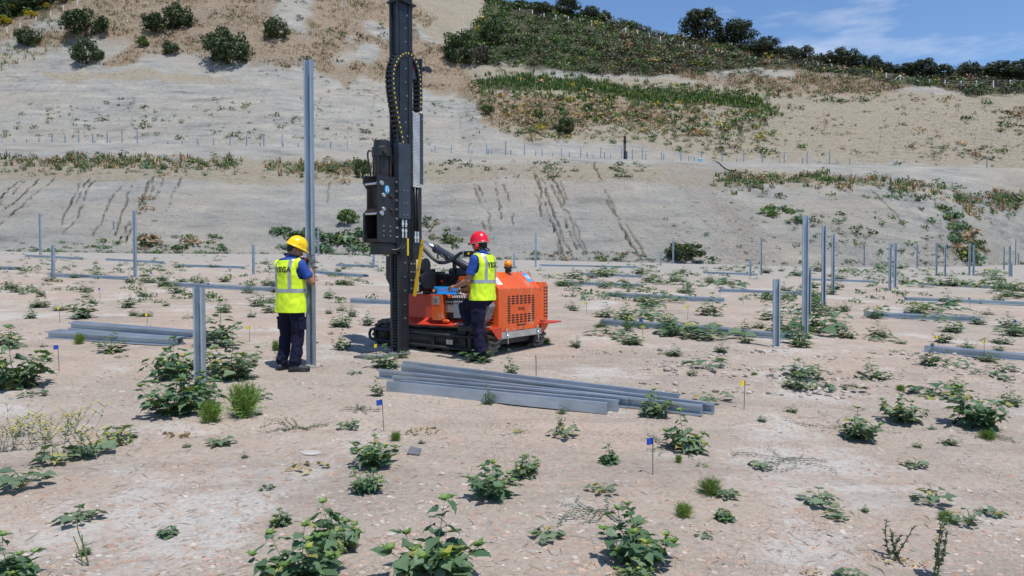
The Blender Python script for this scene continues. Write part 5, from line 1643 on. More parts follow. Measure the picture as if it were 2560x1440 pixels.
NEAR = [(1092, 1468, 245, 240, 'C', 'largest leafy weed at the bottom edge, just left of centre'), (828, 1372, 150, 128, 'C', 'leafy weed behind the pair at the bottom left of centre'),
        (755, 1464, 250, 165, 'C', 'wide leafy weed cut by the bottom edge left of centre'), (1598, 1405, 235, 160, 'C', 'wide leafy weed below the nearest blue flag'),
        (1590, 1468, 105, 75, 'C', 'weed cut by the bottom edge in front of the wide leafy one'), (25, 1452, 150, 140, 'C', 'large leafy weed in the bottom left corner'),
        (1230, 1245, 165, 95, 'C', 'leafy weed in the centre foreground, left of a smaller one'), (1312, 1195, 95, 58, 'C', 'smaller leafy weed behind right of the centre foreground weed'),
        (935, 1168, 130, 88, 'C', 'leafy weed below the blue flag of the foreground bundle'), (918, 1228, 118, 50, 'C', 'low leafy weed in front of the one below the blue flag'),
        (1715, 1126, 105, 108, 'C', 'leafy weed just right of the end of the foreground piles'), (704, 1312, 52, 46, 'C', 'small young weed left of the bottom centre'),
        (55, 1212, 135, 62, 'M', 'flat broad-leaved plant at the left edge below the yellow flowers'), (198, 1296, 95, 46, 'M', 'lone low plant on bare ground at lower left'),
        (1510, 1236, 72, 34, 'M', 'low grey-green plant left of the nearest blue flag'), (1370, 1350, 82, 38, 'M', 'low plant left of the wide leafy weed at bottom'),
        (2050, 1258, 95, 46, 'M', 'creeping plant with one yellow flower at lower right'), (2092, 1296, 50, 36, 'M', 'little plant just below the creeping one at lower right'),
        (2330, 1257, 92, 54, 'M', 'low plant near the right edge above the feathery tuft'), (2425, 1314, 72, 52, 'M', 'low plant with wide leaves at the right, beside the feathery tuft'),
        (2488, 1290, 42, 32, 'M', 'tiny plant nearest the lower right edge'), (2125, 1450, 75, 36, 'M', 'plant with upright leaves cut by the bottom edge on the right'),
        (1815, 1245, 62, 34, 'M', 'wilted low plant beside the feathery tuft right of centre'), (1812, 1302, 44, 30, 'C', 'small sprout below the feathery tufts right of centre'),
        (1520, 1160, 48, 52, 'C', 'small upright weed left of the nearest blue flag'), (1412, 1096, 75, 44, 'M', 'low plant in front of the foreground bundle middle'),
        (870, 1068, 50, 26, 'M', 'small low plant left of the blue flag at the bundle'), (550, 1110, 66, 26, 'M', 'small low plant below the feathery plants at left'),
        (40, 968, 200, 165, 'C', 'tall leafy weed at the left edge'), (440, 1036, 215, 165, 'C', 'big leafy weed at the foot of the short driven pile'),
        (432, 950, 145, 115, 'C', 'leafy weed behind the big one, left of the short driven pile'), (575, 948, 195, 145, 'C', 'broad leafy weed right of the short driven pile'),
        (2440, 1066, 145, 112, 'C', 'big leafy weed near the right edge'), (2150, 1100, 112, 88, 'C', 'leafy weed right of the yellow flag, standing alone'),
        (2262, 1052, 125, 72, 'C', 'spreading weed left of the big one near the right edge'), (1640, 1042, 95, 72, 'C', 'weed against the right half of the foreground bundle')]
NEAR += [(500, 1012, 120, 90, 'C', 'leafy weed leaning on the short driven pile'), (150, 1150, 120, 45, 'M', 'low leaves under the yellow flowers'), (240, 1128, 110, 40, 'M', 'low leaves right of the yellow-flowered stems'), (300, 1095, 80, 36, 'M', 'low leaves at the right end of the flowering patch'), (645, 1000, 60, 36, 'M', 'small low plant right of the tall feathery plant'), (1300, 1080, 40, 20, 'M', 'small low plant before the middle of the foreground bundle'), (1905, 1170, 55, 24, 'M', 'small low plant in the sprawling wiry weed'), (2290, 1170, 60, 26, 'M', 'small low plant in the right foreground'), (420, 1330, 40, 22, 'M', 'tiny low plant in the lower left bare ground')]
for i, a in enumerate(NEAR):
    near_plant(*a, seed=100 + i)

# weeds too small to show single leaves: shared shapes
r = random.Random(77)
WEED = []
for k in range(7):
    lv, st = gen_weed(r, r.uniform(.75, 1.0), r.uniform(.9, 1.3), r.choice((6, 7, 8)), r.uniform(.22, .30))
    f = joined(lv).mesh('foliage', True); f.materials.append(L_WEED2 if k % 2 else L_WEED); f.materials.append(L_TIP)
    s = MB()
    for p, rr in st: s.tube(p, [q * 1.6 for q in rr], 4, cap=False)
    s = s.mesh('stem', True); s.materials.append(M_STEM)
    WEED.append((f, s, 1.0, 1.25))
for k in range(4):
    lv, st = gen_mallow(r, .35, 1.0, .28)
    f = joined(lv).mesh('foliage', True); f.materials.append(L_WEED2 if k % 2 else L_WEED)
    s = MB()
    for p, rr in st: s.tube(p, [q * 1.5 for q in rr], 4, cap=False)
    s = s.mesh('stem', True); s.materials.append(M_STEM)
    WEED.append((f, s, .35, 1.0))
def small_weed(px, py, wpx, hpx, lab, group=None, kind=None):
    p = G(px, py); k = p.y / FPX
    w, h = wpx * k, hpx * k
    i = kind if kind is not None else (r.randrange(7) if h / w > .42 else 7 + r.randrange(4))
    f, s, h0, w0 = WEED[i]
    t = thing('weed', lab, 'weed', p - Vector((0, 0, .01)), r.uniform(0, 6.28), group)
    sx = w / w0
    D = Matrix.Diagonal((sx, sx, h / h0, 1))
    inst('foliage', f, t, D); inst('stem', s, t, D)

MIDN = [(543, 868, 150, 115, 'weed right behind the short driven pile'), (275, 882, 100, 52, 'dense dark weed in front of the left pile bundle'), (858, 872, 72, 58, 'weed with a dark shadow between the tall pile and the machine'),
        (850, 818, 92, 50, 'pale weed behind the one beside the machine track'), (918, 812, 60, 40, 'weed at the front end of the machine track'), (645, 768, 72, 42, 'bushy weed left of the vest of the yellow-helmet worker'),
        (560, 785, 52, 42, 'weed above the left pile bundle end'), (200, 798, 92, 72, 'large pale weed at left, behind the left pile bundle'), (325, 772, 62, 36, 'dark weed beside the large pale one at left'),
        (962, 918, 105, 58, 'weed in front of the mast foot'), (946, 990, 52, 52, 'weed at the left end of the foreground bundle'), (1005, 893, 45, 24, 'pale little weed right of the mast foot'),
        (1195, 908, 105, 48, 'weed around the shoes of the red-helmet operator'), (1160, 892, 36, 34, 'small weed left of the shoes of the operator'), (1278, 942, 62, 66, 'weed between the operator and the bare stake'),
        (1220, 1012, 46, 74, 'thin weed in front of the foreground bundle, left part'), (1404, 1032, 44, 22, 'small weed touching the foreground bundle'), (1400, 1075, 30, 80, 'spindly weed standing before the foreground bundle'),
        (2008, 948, 125, 56, 'spreading pale weed below the tallest right pile'), (2185, 948, 120, 60, 'spreading weed below the right-edge bundle'), (2332, 918, 82, 60, 'dark weed in front of the right-edge bundle'),
        (1765, 922, 115, 30, 'flat weed right of the orange machine'), (2330, 988, 115, 48, 'flat weed below the right-edge bundle'), (2532, 1012, 82, 56, 'weed cut by the right edge'), (2055, 972, 62, 26, 'low weed between the two spreading ones'),
        (1865, 858, 62, 42, 'weed left of the short pile on the right'), (2000, 868, 84, 54, 'weed at the foot of the tallest right pile'), (1905, 1058, 36, 16, 'tiny flat weed right of the yellow flag'),
        (1980, 1032, 48, 24, 'small grey weed right of the yellow flag'), (2378, 1110, 62, 28, 'low weed under the big one near the right edge'), (1570, 828, 46, 48, 'weed growing at the bundle right of the machine'),
        (1440, 866, 50, 30, 'small weed behind the rear track of the machine'), (1345, 765, 40, 26, 'small weed right behind the radiator guard'), (90, 985, 60, 24, 'low weed beside the tall one at the left edge'), (2390, 975, 70, 40, 'pale weed right of the flat one below the bundle'),
        (20, 860, 90, 60, 'pale weed above the tall one at the left edge'), (700, 905, 45, 45, 'weed touching the shoes of the yellow-helmet worker')]
for x, y, w, h, lab in MIDN: small_weed(x, y, w, h, 'small green ' + lab if lab.startswith('weed') else lab)

def zone(n, x0, x1, y0, y1, wr, hr, lab, group, dens=None):
    c = 0; tries = 0
    while c < n and tries < n * 20:
        tries += 1
        x = r.uniform(x0, x1); y = r.uniform(y0, y1)
        if 905 < x < 1400 and 780 < y < 905: continue
        if dens and r.random() > dens(x, y): continue
        sc = (y - 590) / 200
        w = r.uniform(*wr) * sc; small_weed(x, y, w, w * r.uniform(*hr), lab, group); c += 1
clump = lambda x, y: .25 + .75 * max(0, float(vnoise(x / 110, y / 22, 9)))
zone(85, 1420, 2560, 720, 860, (45, 105), (.3, .6), 'weed patch among the piles right of the orange machine', 'weeds among the piles on the right', clump)
zone(60, 1380, 2560, 672, 722, (60, 130), (.3, .55), 'far weed patch on the plot behind the orange machine', 'far weeds on the right', clump)
zone(28, 0, 900, 735, 800, (26, 55), (.4, .8), 'small weed between the left pile bundles', 'weeds between the left bundles')
zone(40, 0, 900, 655, 735, (50, 105), (.4, .7), 'far weed patch on the left half of the plot', 'far weeds on the left', clump)
zone(22, 1650, 2560, 850, 1010, (22, 48), (.25, .6), 'scattered small weed at middle right of the bare ground', 'scattered weeds at middle right')
zone(12, 0, 900, 800, 960, (16, 30), (.3, .6), 'scattered small weed at middle left of the bare ground', 'scattered weeds at middle left')
zone(14, 100, 2500, 1020, 1400, (8, 14), (.3, .7), 'tiny seedling on the bare foreground', 'seedlings on the foreground')

# feathery bright-green plants
def feather(n, seed):
    rr = random.Random(seed); mb = MB()
    for k in range(n):
        a_ = rr.uniform(0, 6.28); el = R(rr.uniform(5, 78))
        d = Vector((math.cos(a_) * math.cos(el), math.sin(a_) * math.cos(el), math.sin(el)))
        b = Vector((rr.uniform(-.2, .2), rr.uniform(-.2, .2), rr.uniform(0, .45)))
        L = rr.uniform(.2, .5); s = d.orthogonal().normalized() * .012
        e = b + d * L + Vector((0, 0, -.06))
        mb.add([b - s * .5, b + s * .5, b + d * L * .6 + s, e, b + d * L * .6 - s], [(0, 1, 2, 3, 4)])
        for q_ in range(6):
            c_ = b + d * L * rr.uniform(.3, .9); o_ = (d + Vector((rr.uniform(-1, 1), rr.uniform(-1, 1), rr.uniform(-.3, 1)))).normalized()
            mb.add([c_, c_ + o_ * .10 + s * .5, c_ + o_ * .13 - s * .5], [(0, 1, 2)])
    me = mb.mesh('fronds'); me.materials.append(L_FEATH); return me
FE = [feather(420, 5), feather(360, 6)]
FST = MB().tube([(0, 0, 0), (.02, 0, .3), (0, .03, .6)], [.02, .014, .008], 5).mesh('stem'); FST.materials.append(M_STEM)
for i, (x, y, w, h, lab) in enumerate([(1775, 1236, 74, 54, 'bright feathery tuft right of the nearest blue flag'), (1710, 1293, 56, 42, 'bright feathery tuft below left of another tuft'), (2365, 1302, 48, 32, 'feathery tuft near the lower right edge'),
                                        (608, 1046, 100, 100, 'tall feathery plant right of the short driven pile'), (527, 1058, 66, 66, 'feathery plant at the foot of the short driven pile'), (990, 1102, 36, 28, 'feathery tuft right of the blue flag at the bundle'),
                                        (2470, 1096, 46, 30, 'feathery tuft below the big weed near the right edge'), (1697, 1158, 22, 26, 'little feathery sprig beside the small upright weed'), (198, 858, 30, 32, 'feathery tuft on the left pile bundle'),
                                        (548, 1112, 40, 18, 'flat feathery tuft under the feathery plants'), (690, 878, 26, 32, 'feathery tuft left of the legs of the yellow-helmet worker'), (1885, 942, 22, 16, 'tiny feathery tuft at middle right'),
                                        (2252, 975, 24, 18, 'small feathery tuft left of the right-edge bundle'), (1365, 700 + 160, 26, 20, 'feathery tuft behind the machine rear track')]):
    p = G(x, y); k = p.y / FPX
    t = thing('feathery_plant', lab, 'plant', p - Vector((0, 0, .01)), r.uniform(0, 6), 'feathery bright green plants')
    D = Matrix.Diagonal((w * k, w * k, h * k / .85, 1))
    inst('fronds', FE[i % 2], t, D); inst('stem', FST, t, D)

# grey tall stems in the lower right corner, trailing knotgrass, yellow mustard
def stalky(px, py, hpx, n, lab, seed, lm, flower=None, spreadw=.35, lsz=.018, nleaf=26, group=None):
    rr = random.Random(seed); p = G(px, py); h = hpx * p.y / FPX
    t = thing('tall_weed', lab, 'weed', p - Vector((0, 0, .01)), 0, group)
    st = []; lv = []; fl = []
    for k in range(n):
        a_ = rr.uniform(0, 6.28); d = Vector((math.cos(a_) * spreadw, math.sin(a_) * spreadw, 1)).normalized()
        L = h * rr.uniform(.55, 1.0); q_ = Vector((rr.uniform(-.05, .05), rr.uniform(-.05, .05), 0)); pts = [q_.copy()]
        for j in range(7):
            d = (d + Vector((rr.uniform(-.15, .15), rr.uniform(-.15, .15), .08))).normalized(); q_ = q_ + d * L / 7; pts.append(q_.copy())
        st.append((pts, [(.0042 if not flower else .0022) - .00025 * j for j in range(8)]))
        for j in range(nleaf):
            f_ = rr.uniform(.08, 1); i_ = min(6, int(f_ * 7)); b = pts[i_].lerp(pts[i_ + 1], f_ * 7 - i_)
            b2 = rr.uniform(0, 6.28); od = Vector((math.cos(b2), math.sin(b2), rr.uniform(.2, 1.2)))
            lv.append((Matrix.Translation(b) @ frame_from(od, roll=rr.uniform(-.6, .6)) @ Matrix.Scale(lsz * rr.uniform(.6, 1.5), 4), 0))
        if flower:
            for j in range(5):
                b2 = rr.uniform(0, 6.28); od = Vector((math.cos(b2), math.sin(b2), .9)).normalized()
                i_ = rr.choice((4, 5, 6, 7)); e = pts[i_] + od * h * rr.uniform(.06, .2)
                st.append(([pts[i_], e], [.0018, .001])); fl.append(e)
    inst('stem', stems_mesh(st), t)
    f = joined(lv).mesh('foliage', True); f.materials.append(lm); inst('foliage', f, t)
    if flower:
        mb = MB()
        for e in fl:
            for j in range(4):
                a_ = j * 1.57; o_ = Vector((math.cos(a_), math.sin(a_), .25)) * .011; s_ = Vector((-math.sin(a_), math.cos(a_), 0)) * .007
                mb.add([e, e + o_ * .6 + s_, e + o_, e + o_ * .6 - s_], [(0, 1, 2, 3)])
        m_ = mb.mesh('blossoms'); m_.materials.append(flower); inst('blossoms', m_, t)
stalky(2325, 1445, 195, 3, 'tall grey-green stalk in the lower right corner', 1, L_GREY, None, .22, .026, 46)
stalky(2240, 1392, 110, 5, 'shorter grey-green stalks left of the tall one at lower right', 2, L_GREY, None, .5, .020, 34)
stalky(150, 1155, 170, 8, 'wiry mustard plant with yellow flowers at the left', 3, L_WEED, L_YFLOW, .75, .016, 12)
stalky(85, 1120, 150, 6, 'yellow-flowered wiry plant at the far left edge', 4, L_WEED, L_YFLOW, .8, .014, 8)
stalky(215, 1140, 120, 6, 'low yellow-flowered plant beside the wiry mustard', 5, L_WEED, L_YFLOW, .9, .02, 22)
for k_, (x_, y_, h_) in enumerate([(40, 1080, 95), (120, 1100, 80), (180, 1085, 90), (255, 1120, 65), (20, 1120, 90)]):
    stalky(x_, y_, h_, 7, 'thin yellow-flowered stems in the flowering patch at the left edge', 70 + k_, L_WEED2, L_YFLOW, .8, .016, 14, 'flowering stems at the left edge')
stalky(310, 1110, 50, 7, 'low green tangle right of the yellow flowers', 6, L_FEATH, None, 1.4, .02, 20)
stalky(210, 1400, 130, 3, 'dry thin stalks in the lower left foreground', 7, L_DRY, None, .3, .008, 6)
def trailing(px, py, wpx, lab, seed):
    rr = random.Random(seed); p = G(px, py); w = wpx * p.y / FPX * .5
    t = thing('trailing_weed', lab, 'weed', p)
    st = []; lv = []
    for k in range(12):
        a_ = rr.uniform(0, 6.28); q_ = Vector((0, 0, .01)); pts = [q_.copy()]; L = w * rr.uniform(.5, 1.0)
        for j in range(10):
            a_ += rr.uniform(-.6, .6); q_ = q_ + Vector((math.cos(a_), math.sin(a_), 0)) * L / 10
            wx, wy = p.x + q_.x, p.y + q_.y
            q_.z = gz(wx, wy) - p.z + .012 + rr.uniform(0, .012); pts.append(q_.copy())
            for _ in range(5):
                b2 = rr.uniform(0, 6.28)
                lv.append((Matrix.Translation(q_) @ frame_from(Vector((math.cos(b2), math.sin(b2), .4))) @ Matrix.Scale(rr.uniform(.008, .018), 4), 0))
        st.append((pts, [.0014] * 11))
    inst('stem', stems_mesh(st, n=4), t)
    f = joined(lv).mesh('foliage', True); f.materials.append(L_GREY); inst('foliage', f, t)
for i, a in enumerate([(1490, 1285, 330, 'wiry grey weed sprawling in the centre foreground'), (1960, 1150, 300, 'wiry weed sprawling over the right foreground'), (2100, 1065, 330, 'long trailing weed below the isolated right weed'),
                        (1690, 1120, 260, 'trailing weed around the weed at the end of the foreground piles'), (730, 1070, 220, 'thin trailing weed right of the feathery plants'), (900, 1030, 120, 'trailing weed left of the blue flag at the bundle'), (2480, 1090, 160, 'trailing weed near the right edge')]):
    trailing(*a, seed=30 + i)

# ================================================================== leaf clouds for shrubs and trees
def cloud(seed, nclump, nleaf, ls, flat=.75, cr=.30, hollow=.55):
    rr = random.Random(seed); V = []; F = []
    for c in range(nclump):
        while True:
            q_ = Vector((rr.uniform(-1, 1), rr.uniform(-1, 1), rr.uniform(-.7, 1)))
            if hollow < q_.length < 1: break
        q_ = Vector((q_.x, q_.y, q_.z * flat)); rad = cr * rr.uniform(.6, 1.25)
        for k in range(nleaf):
            d = Vector((rr.gauss(0, 1), rr.gauss(0, 1), rr.gauss(.25, 1))).normalized()
            p = q_ + d * rad * rr.uniform(.55, 1.05)
            a_ = Vector((rr.gauss(0, 1), rr.gauss(0, 1), rr.gauss(0, 1))).normalized()
            n_ = (d + a_ * .8).normalized(); t1 = n_.orthogonal().normalized(); t1 = Matrix.Rotation(rr.uniform(0, 6.28), 3, n_) @ t1; t2 = n_.cross(t1)
            s = ls * rr.uniform(.6, 1.4); o = len(V)
            V += [p - t1 * s, p + t2 * s * .45 + n_ * s * .12, p + t1 * s, p - t2 * s * .45 + n_ * s * .12]
            F.append((o, o + 1, o + 2, o + 3))
    return V, F
def cloud_mesh(nm, m, *a, **k):
    V, F = cloud(*a, **k)
    me = bpy.data.meshes.new(nm); me.from_pydata([tuple(v) for v in V], [], F); me.materials.append(m); me.update(); return me
SHR = [cloud_mesh('crown', L_SHRUB, s, 46, 62, .085) for s in (1, 2, 3)]
SCR = [cloud_mesh('crown', L_SCRUB, s, 34, 46, .11) for s in (4, 5)] + [cloud_mesh('crown', L_PURPLE, s, 30, 46, .10) for s in (6, 7)] + [cloud_mesh('crown', L_GORSE, 8, 22, 40, .10), cloud_mesh('crown', L_GRASS, 9, 26, 46, .12)]
TRE = [cloud_mesh('crown', L_OLIVE, s, 44, 60, .085, .72, .30, .45) for s in (11, 12, 13, 14)]
def trunk_mesh(seed, m=M_BARK):
    rr = random.Random(seed); mb = MB()
    mb.tube([(0, 0, -.35), (.03, .02, .1), (-.02, .03, .35), (.02, 0, .55)], [.085, .07, .055, .05], 8)
    for k in range(6):
        a_ = k * 1.05 + rr.uniform(-.3, .3); z0 = rr.uniform(.25, .5)
        mb.tube([(0, 0, z0), (.22 * math.cos(a_), .22 * math.sin(a_), z0 + .28), (.5 * math.cos(a_), .5 * math.sin(a_), z0 + .55), (.72 * math.cos(a_), .72 * math.sin(a_), z0 + .75)], [.04, .03, .02, .008], 6)
    me = mb.mesh('trunk', True); me.materials.append(m); return me
TRK = [trunk_mesh(1), trunk_mesh(2)]
TWG = trunk_mesh(3, mat('shrub_twigs', (.07, .055, .04), .9))

def shrub(px, base, wpx, hpx, lab, mesh, group=None, name='shrub', cat='shrub'):
    p = hit(px, base); k = p.y / FPX
    w, h = wpx * k / 2 / 1.08, hpx * k
    t = thing(name, lab, cat, p, r.uniform(0, 6.28), group)
    inst('crown', mesh, t, Matrix.Translation((0, 0, h * .45)) @ Matrix.Diagonal((w, w, h * .60, 1)))
    inst('twigs', TWG, t, Matrix.Diagonal((w * .9, w * .9, h * .6, 1)))
for x, b, w, h, lab, m in [(567, 160, 118, 92, 'largest round dark shrub on the brown slope above the graded face', 0), (217, 160, 76, 62, 'round dark shrub low on the slope at left', 1), (692, 98, 64, 54, 'round dark shrub left of the mast, high on the brown slope', 2),
                           (215, 90, 112, 68, 'wide dark shrub near the upper left corner', 1), (447, 70, 74, 64, 'tall dark shrub at the top, right one of a pair', 0), (388, 80, 76, 46, 'dark shrub left of the tall one in the pair at the top', 2),
                           (70, 115, 60, 48, 'small dark shrub nearest the upper left edge', 0), (427, 137, 40, 36, 'small shrub between the largest shrub and the left one', 1)]:
    shrub(x, b, w, h, lab, SHR[m])
for x, b, w, h, lab, m in [(357, 118, 32, 30, 'small pale bush left of the small shrub on the brown slope', 5), (1413, 337, 44, 46, 'round green bush on the tan slope right of the mast', 0), (1346, 295, 28, 24, 'small round bush right of the mast on the tan slope', 5), (1220, 288, 30, 26, 'small bush at the edge of the grey face right of the mast', 0),
                           (1470, 276, 28, 20, 'pale bush high on the tan slope', 5), (1150, 158, 85, 80, 'big green bush at the left end of the scrub', 0), (1232, 112, 60, 62, 'dark bush standing above the scrub end', 0), (1200, 160, 60, 50, 'dark bush beside the big green one in the scrub', 2),
                           (870, 560, 56, 42, 'white-flowered bush on the lower slope left of the mast', 5), (905, 445, 46, 50, 'leafy bush on the crest just left of the hammer', 0), (1715, 652, 95, 48, 'wide bush at the foot of the right slope', 0)]:
    shrub(x, b, w, h, lab, SCR[m])
TREE_S = 1.12
TREES = [(1358, 40, 52, 28), (1420, 47, 66, 46), (1481, 52, 46, 38), (1513, 56, 36, 28), (1755, 108, 96, 72), (1846, 120, 86, 60), (1916, 142, 64, 56), (1960, 146, 34, 38), (1988, 152, 46, 34), (2016, 155, 54, 36), (2056, 160, 44, 26),
         (2116, 172, 66, 46), (2152, 175, 64, 44), (2191, 182, 44, 36), (2222, 186, 48, 36), (2264, 192, 64, 42), (2322, 196, 58, 42), (2358, 198, 54, 40), (2394, 198, 44, 32), (2440, 200, 64, 44), (2476, 200, 46, 38), (2514, 202, 72, 52), (2554, 202, 60, 44), (2605, 202, 70, 48), (1300, 20, 40, 22), (2290, 193, 40, 34), (2085, 166, 40, 26)]
for i, (x, b, w, h) in enumerate(TREES):
    p = hit(x, b); p.y += 2; k = p.y / FPX; jt = r.uniform(.85, 1.3); w_, h_ = w * k / 2 * TREE_S * r.uniform(.8, 1.15), h * k * 1.08 * jt
    lab = {1420: 'olive tree standing tallest left of the cloud on the skyline', 1755: 'largest olive tree on the skyline, its trunk clear of the hill', 1846: 'olive tree just right of the largest skyline tree', 2514: 'bigger olive tree near the right end of the skyline', 1481: 'round olive tree second from the tallest on the left skyline'}.get(x, 'dark olive tree, %s from the right end of the skyline row' % nth(1 + sum(1 for q_ in TREES if q_[0] > x)) if x > 1880 else 'small olive tree on the skyline right of the mast')
    t = thing('olive_tree', lab, 'tree', p, r.uniform(0, 6.28), 'olive trees on the skyline')
    inst('crown', TRE[i % 4], t, Matrix.Translation((0, 0, h_ * .58)) @ Matrix.Diagonal((w_ / 1.05, w_ / 1.05, h_ * .50, 1)))
    inst('trunk', TRK[i % 2], t, Matrix.Diagonal((w_ * .9, w_ * .9, h_ * .62, 1)))
for x, b, w, h in [(-20, 60, 90, 60), (30, 40, 80, 50), (90, 20, 80, 50), (150, 0, 80, 45), (0, 20, 90, 60), (60, -10, 90, 50), (-70, 85, 80, 60)]:
    shrub(x, b, w, h, 'dark bush of the thicket behind the fence at upper left', SHR[r.randrange(3)], 'bushes behind the upper left fence')
for x, b, w, h in [(12, 62, 40, 22), (78, 44, 36, 18), (165, 6, 40, 14), (40, 25, 40, 20), (120, 20, 30, 12)]:
    shrub(x, b, w, h, 'yellow gorse bush behind the fence at upper left', SCR[4], 'yellow bushes behind the upper left fence')

# ---- scattered growth as masses
def scatter(poly, n, seed, dens=None):
    rr = random.Random(seed); xs = [p[0] for p in poly]; ys = [p[1] for p in poly]; out = []; t = 0
    x0, x1, y0, y1 = max(min(xs), -200), min(max(xs), 2760), max(min(ys), -120), max(ys)
    while len(out) < n and t < n * 30:
        t += 1
        x, y = rr.uniform(x0, x1), rr.uniform(y0, y1)
        if not bool(inpoly(np.array(x), np.array(y), poly)): continue
        if dens and rr.random() > dens(x, y): continue
        out.append((x, y))
    return out, rr
class Mass:
    def __init__(s): s.V = []; s.F = []; s.mi = []
    def bush(s, p, w, h, rr, n, mi, ls=.16):
        for k in range(n):
            d = Vector((rr.gauss(0, .5), rr.gauss(0, .5), abs(rr.gauss(0, .55))))
            if d.length > 1.1: d = d / d.length
            q_ = Vector((p.x + d.x * w, p.y + d.y * w, p.z + d.z * h))
            n_ = (d + Vector((rr.gauss(0, .6), rr.gauss(0, .6), rr.gauss(.2, .6)))).normalized(); t1 = n_.orthogonal().normalized(); t1 = Matrix.Rotation(rr.uniform(0, 6.28), 3, n_) @ t1; t2 = n_.cross(t1)
            z = (w + h) * .5 * ls * rr.uniform(.6, 1.4); o = len(s.V)
            s.V += [tuple(q_ - t1 * z), tuple(q_ + t2 * z * .55), tuple(q_ + t1 * z), tuple(q_ - t2 * z * .55)]
            s.F.append((o, o + 1, o + 2, o + 3)); s.mi.append(mi)
    def tuft(s, p, w, h, rr, n, mi):
        for k in range(n):
            a_ = rr.uniform(0, 6.28); b = Vector((p.x + rr.gauss(0, .35) * w, p.y + rr.gauss(0, .35) * w, p.z - .05))
            tip = b + Vector((math.cos(a_) * h * .35, math.sin(a_) * h * .35, h * rr.uniform(.6, 1.1))); sd_ = Vector((-math.sin(a_), math.cos(a_), 0)) * h * .10; o = len(s.V)
            s.V += [tuple(b - sd_), tuple(b + sd_), tuple((b + tip) / 2 + sd_ * .7 + Vector((0, 0, h * .08))), tuple(tip), ]
            s.F.append((o, o + 1, o + 2, o + 3)); s.mi.append(mi)
    def build(s, name, mats, label=None, cat=None):
        me = bpy.data.meshes.new(name); me.from_pydata(s.V, [], s.F)
        me.polygons.foreach_set('material_index', s.mi)
        for m in mats: me.materials.append(m)
        me.update(); o = bpy.data.objects.new(name, me); COL.objects.link(o); o['kind'] = 'stuff'
        if label: tag(o, label, cat)
        return o
MS = [L_DRY, L_STRAW, L_GRASS, L_SCRUB, L_PURPLE, L_WEED, L_GORSE, L_WFLOW]
def at_px(x, y): p = hit(x, y); return p, p.y / FPX
m = Mass()
nz = lambda s, a, b: (lambda x, y: max(0., min(1., .5 + .9 * float(vnoise(x / a, y / b, s)))))
for poly, n, sd_ in ((P_DRY, 9000, 1), (P_DRY2, 2600, 2), (P_DRY3, 1700, 3)):
    pts, rr = scatter(poly, n, sd_, nz(sd_, 45, 20))
    for x, y in pts:
        if bool(inpoly(np.array(x), np.array(y), P_GRY)): continue
        p, k = at_px(x, y)
        if float(fbm(np.array(p.x / 10), np.array(p.y / 10), 301, 3)) > .20 + rr.uniform(0, .16): continue
        m.tuft(p, 9 * k, rr.uniform(3.5, 8) * k, rr, 6, 0 if rr.random() < .62 else 1)
        if rr.random() < .035: m.bush(p, 5 * k, 7 * k, rr, 14, rr.choice((2, 4, 5)), .3)
m.build('dry_grass', MS, 'dry brown grass covering the upper slope', 'grass')
m = Mass()
for poly, n, sd_ in ((P_GRN, 2300, 5), (P_GRN3, 260, 8)):
    pts, rr = scatter(poly, n, sd_)
    for x, y in pts:
        p, k = at_px(x, y); z = rr.uniform(7, 20)
        c = rr.random(); left = x < 1500
        mi = (3 if c < .55 else 2 if c < .84 else 4 if c < .985 else 6) if left else (3 if c < .34 else 2 if c < .52 else 4 if c < .90 else 0 if c < .985 else 6)
        m.bush(p, z * k, z * .75 * k, rr, 40, mi, .2)
pts, rr = scatter(P_DRY2, 170, 15)
for x, y in pts:
    p, k = at_px(x, y); z = rr.uniform(6, 16); m.bush(p, z * k, z * .7 * k, rr, 34, rr.choice((3, 4, 4, 2)), .2)
pts, rr = scatter(P_GRN2, 800, 6)
pts2, _ = scatter([(1170, 190), (1320, 178), (1620, 205), (1950, 240), (1960, 300), (1820, 290), (1500, 262), (1200, 235)], 420, 67, nz(67, 50, 18))
pts += pts2
for x, y in pts:
    p, k = at_px(x, y); m.tuft(p, 8 * k, rr.uniform(8, 15) * k, rr, 9, 2 if rr.random() < .97 else 6)
pts, rr = scatter([(60, 60), (260, 0), (330, 60), (200, 110), (0, 180), (0, 130)], 300, 16)
for x, y in pts:
    p, k = at_px(x, y); m.tuft(p, 8 * k, rr.uniform(6, 11) * k, rr, 7, rr.choice((1, 1, 2)))
m.build('hillside_scrub', MS, 'green and dull brown scrub on the hillside right of the mast', 'scrub')
# sparse growth on the graded faces and the dense strip along the crest
m = Mass()
def ragged(poly, n, seed, a=70):
    rr = random.Random(seed); base, _ = scatter(poly, n, seed); out = []
    for x, y in base:
        d = float(fbm(np.array(x / a), np.array(seed * 3.7), seed, 3))
        if rr.random() > .55 + 1.1 * d: continue
        out.append((x + rr.gauss(0, 10), y + 9 * float(vnoise(x / 45, seed, 5)) + rr.gauss(0, 5) + (rr.random() ** 6) * 28))
    return out, rr
P_STRIP = [(-60, 392), (560, 398), (620, 412), (560, 422), (-60, 410)]
P_STRIP2 = [(660, 404), (1000, 406), (1000, 430), (680, 424)]
P_STRIP3 = [(1780, 440), (2000, 442), (2200, 448), (2330, 462), (2420, 480), (2560, 492), (2560, 512), (2380, 494), (2200, 464), (2000, 462), (1800, 466)]
P_STRIP4 = [(2380, 480), (2540, 500), (2540, 535), (2420, 530)]
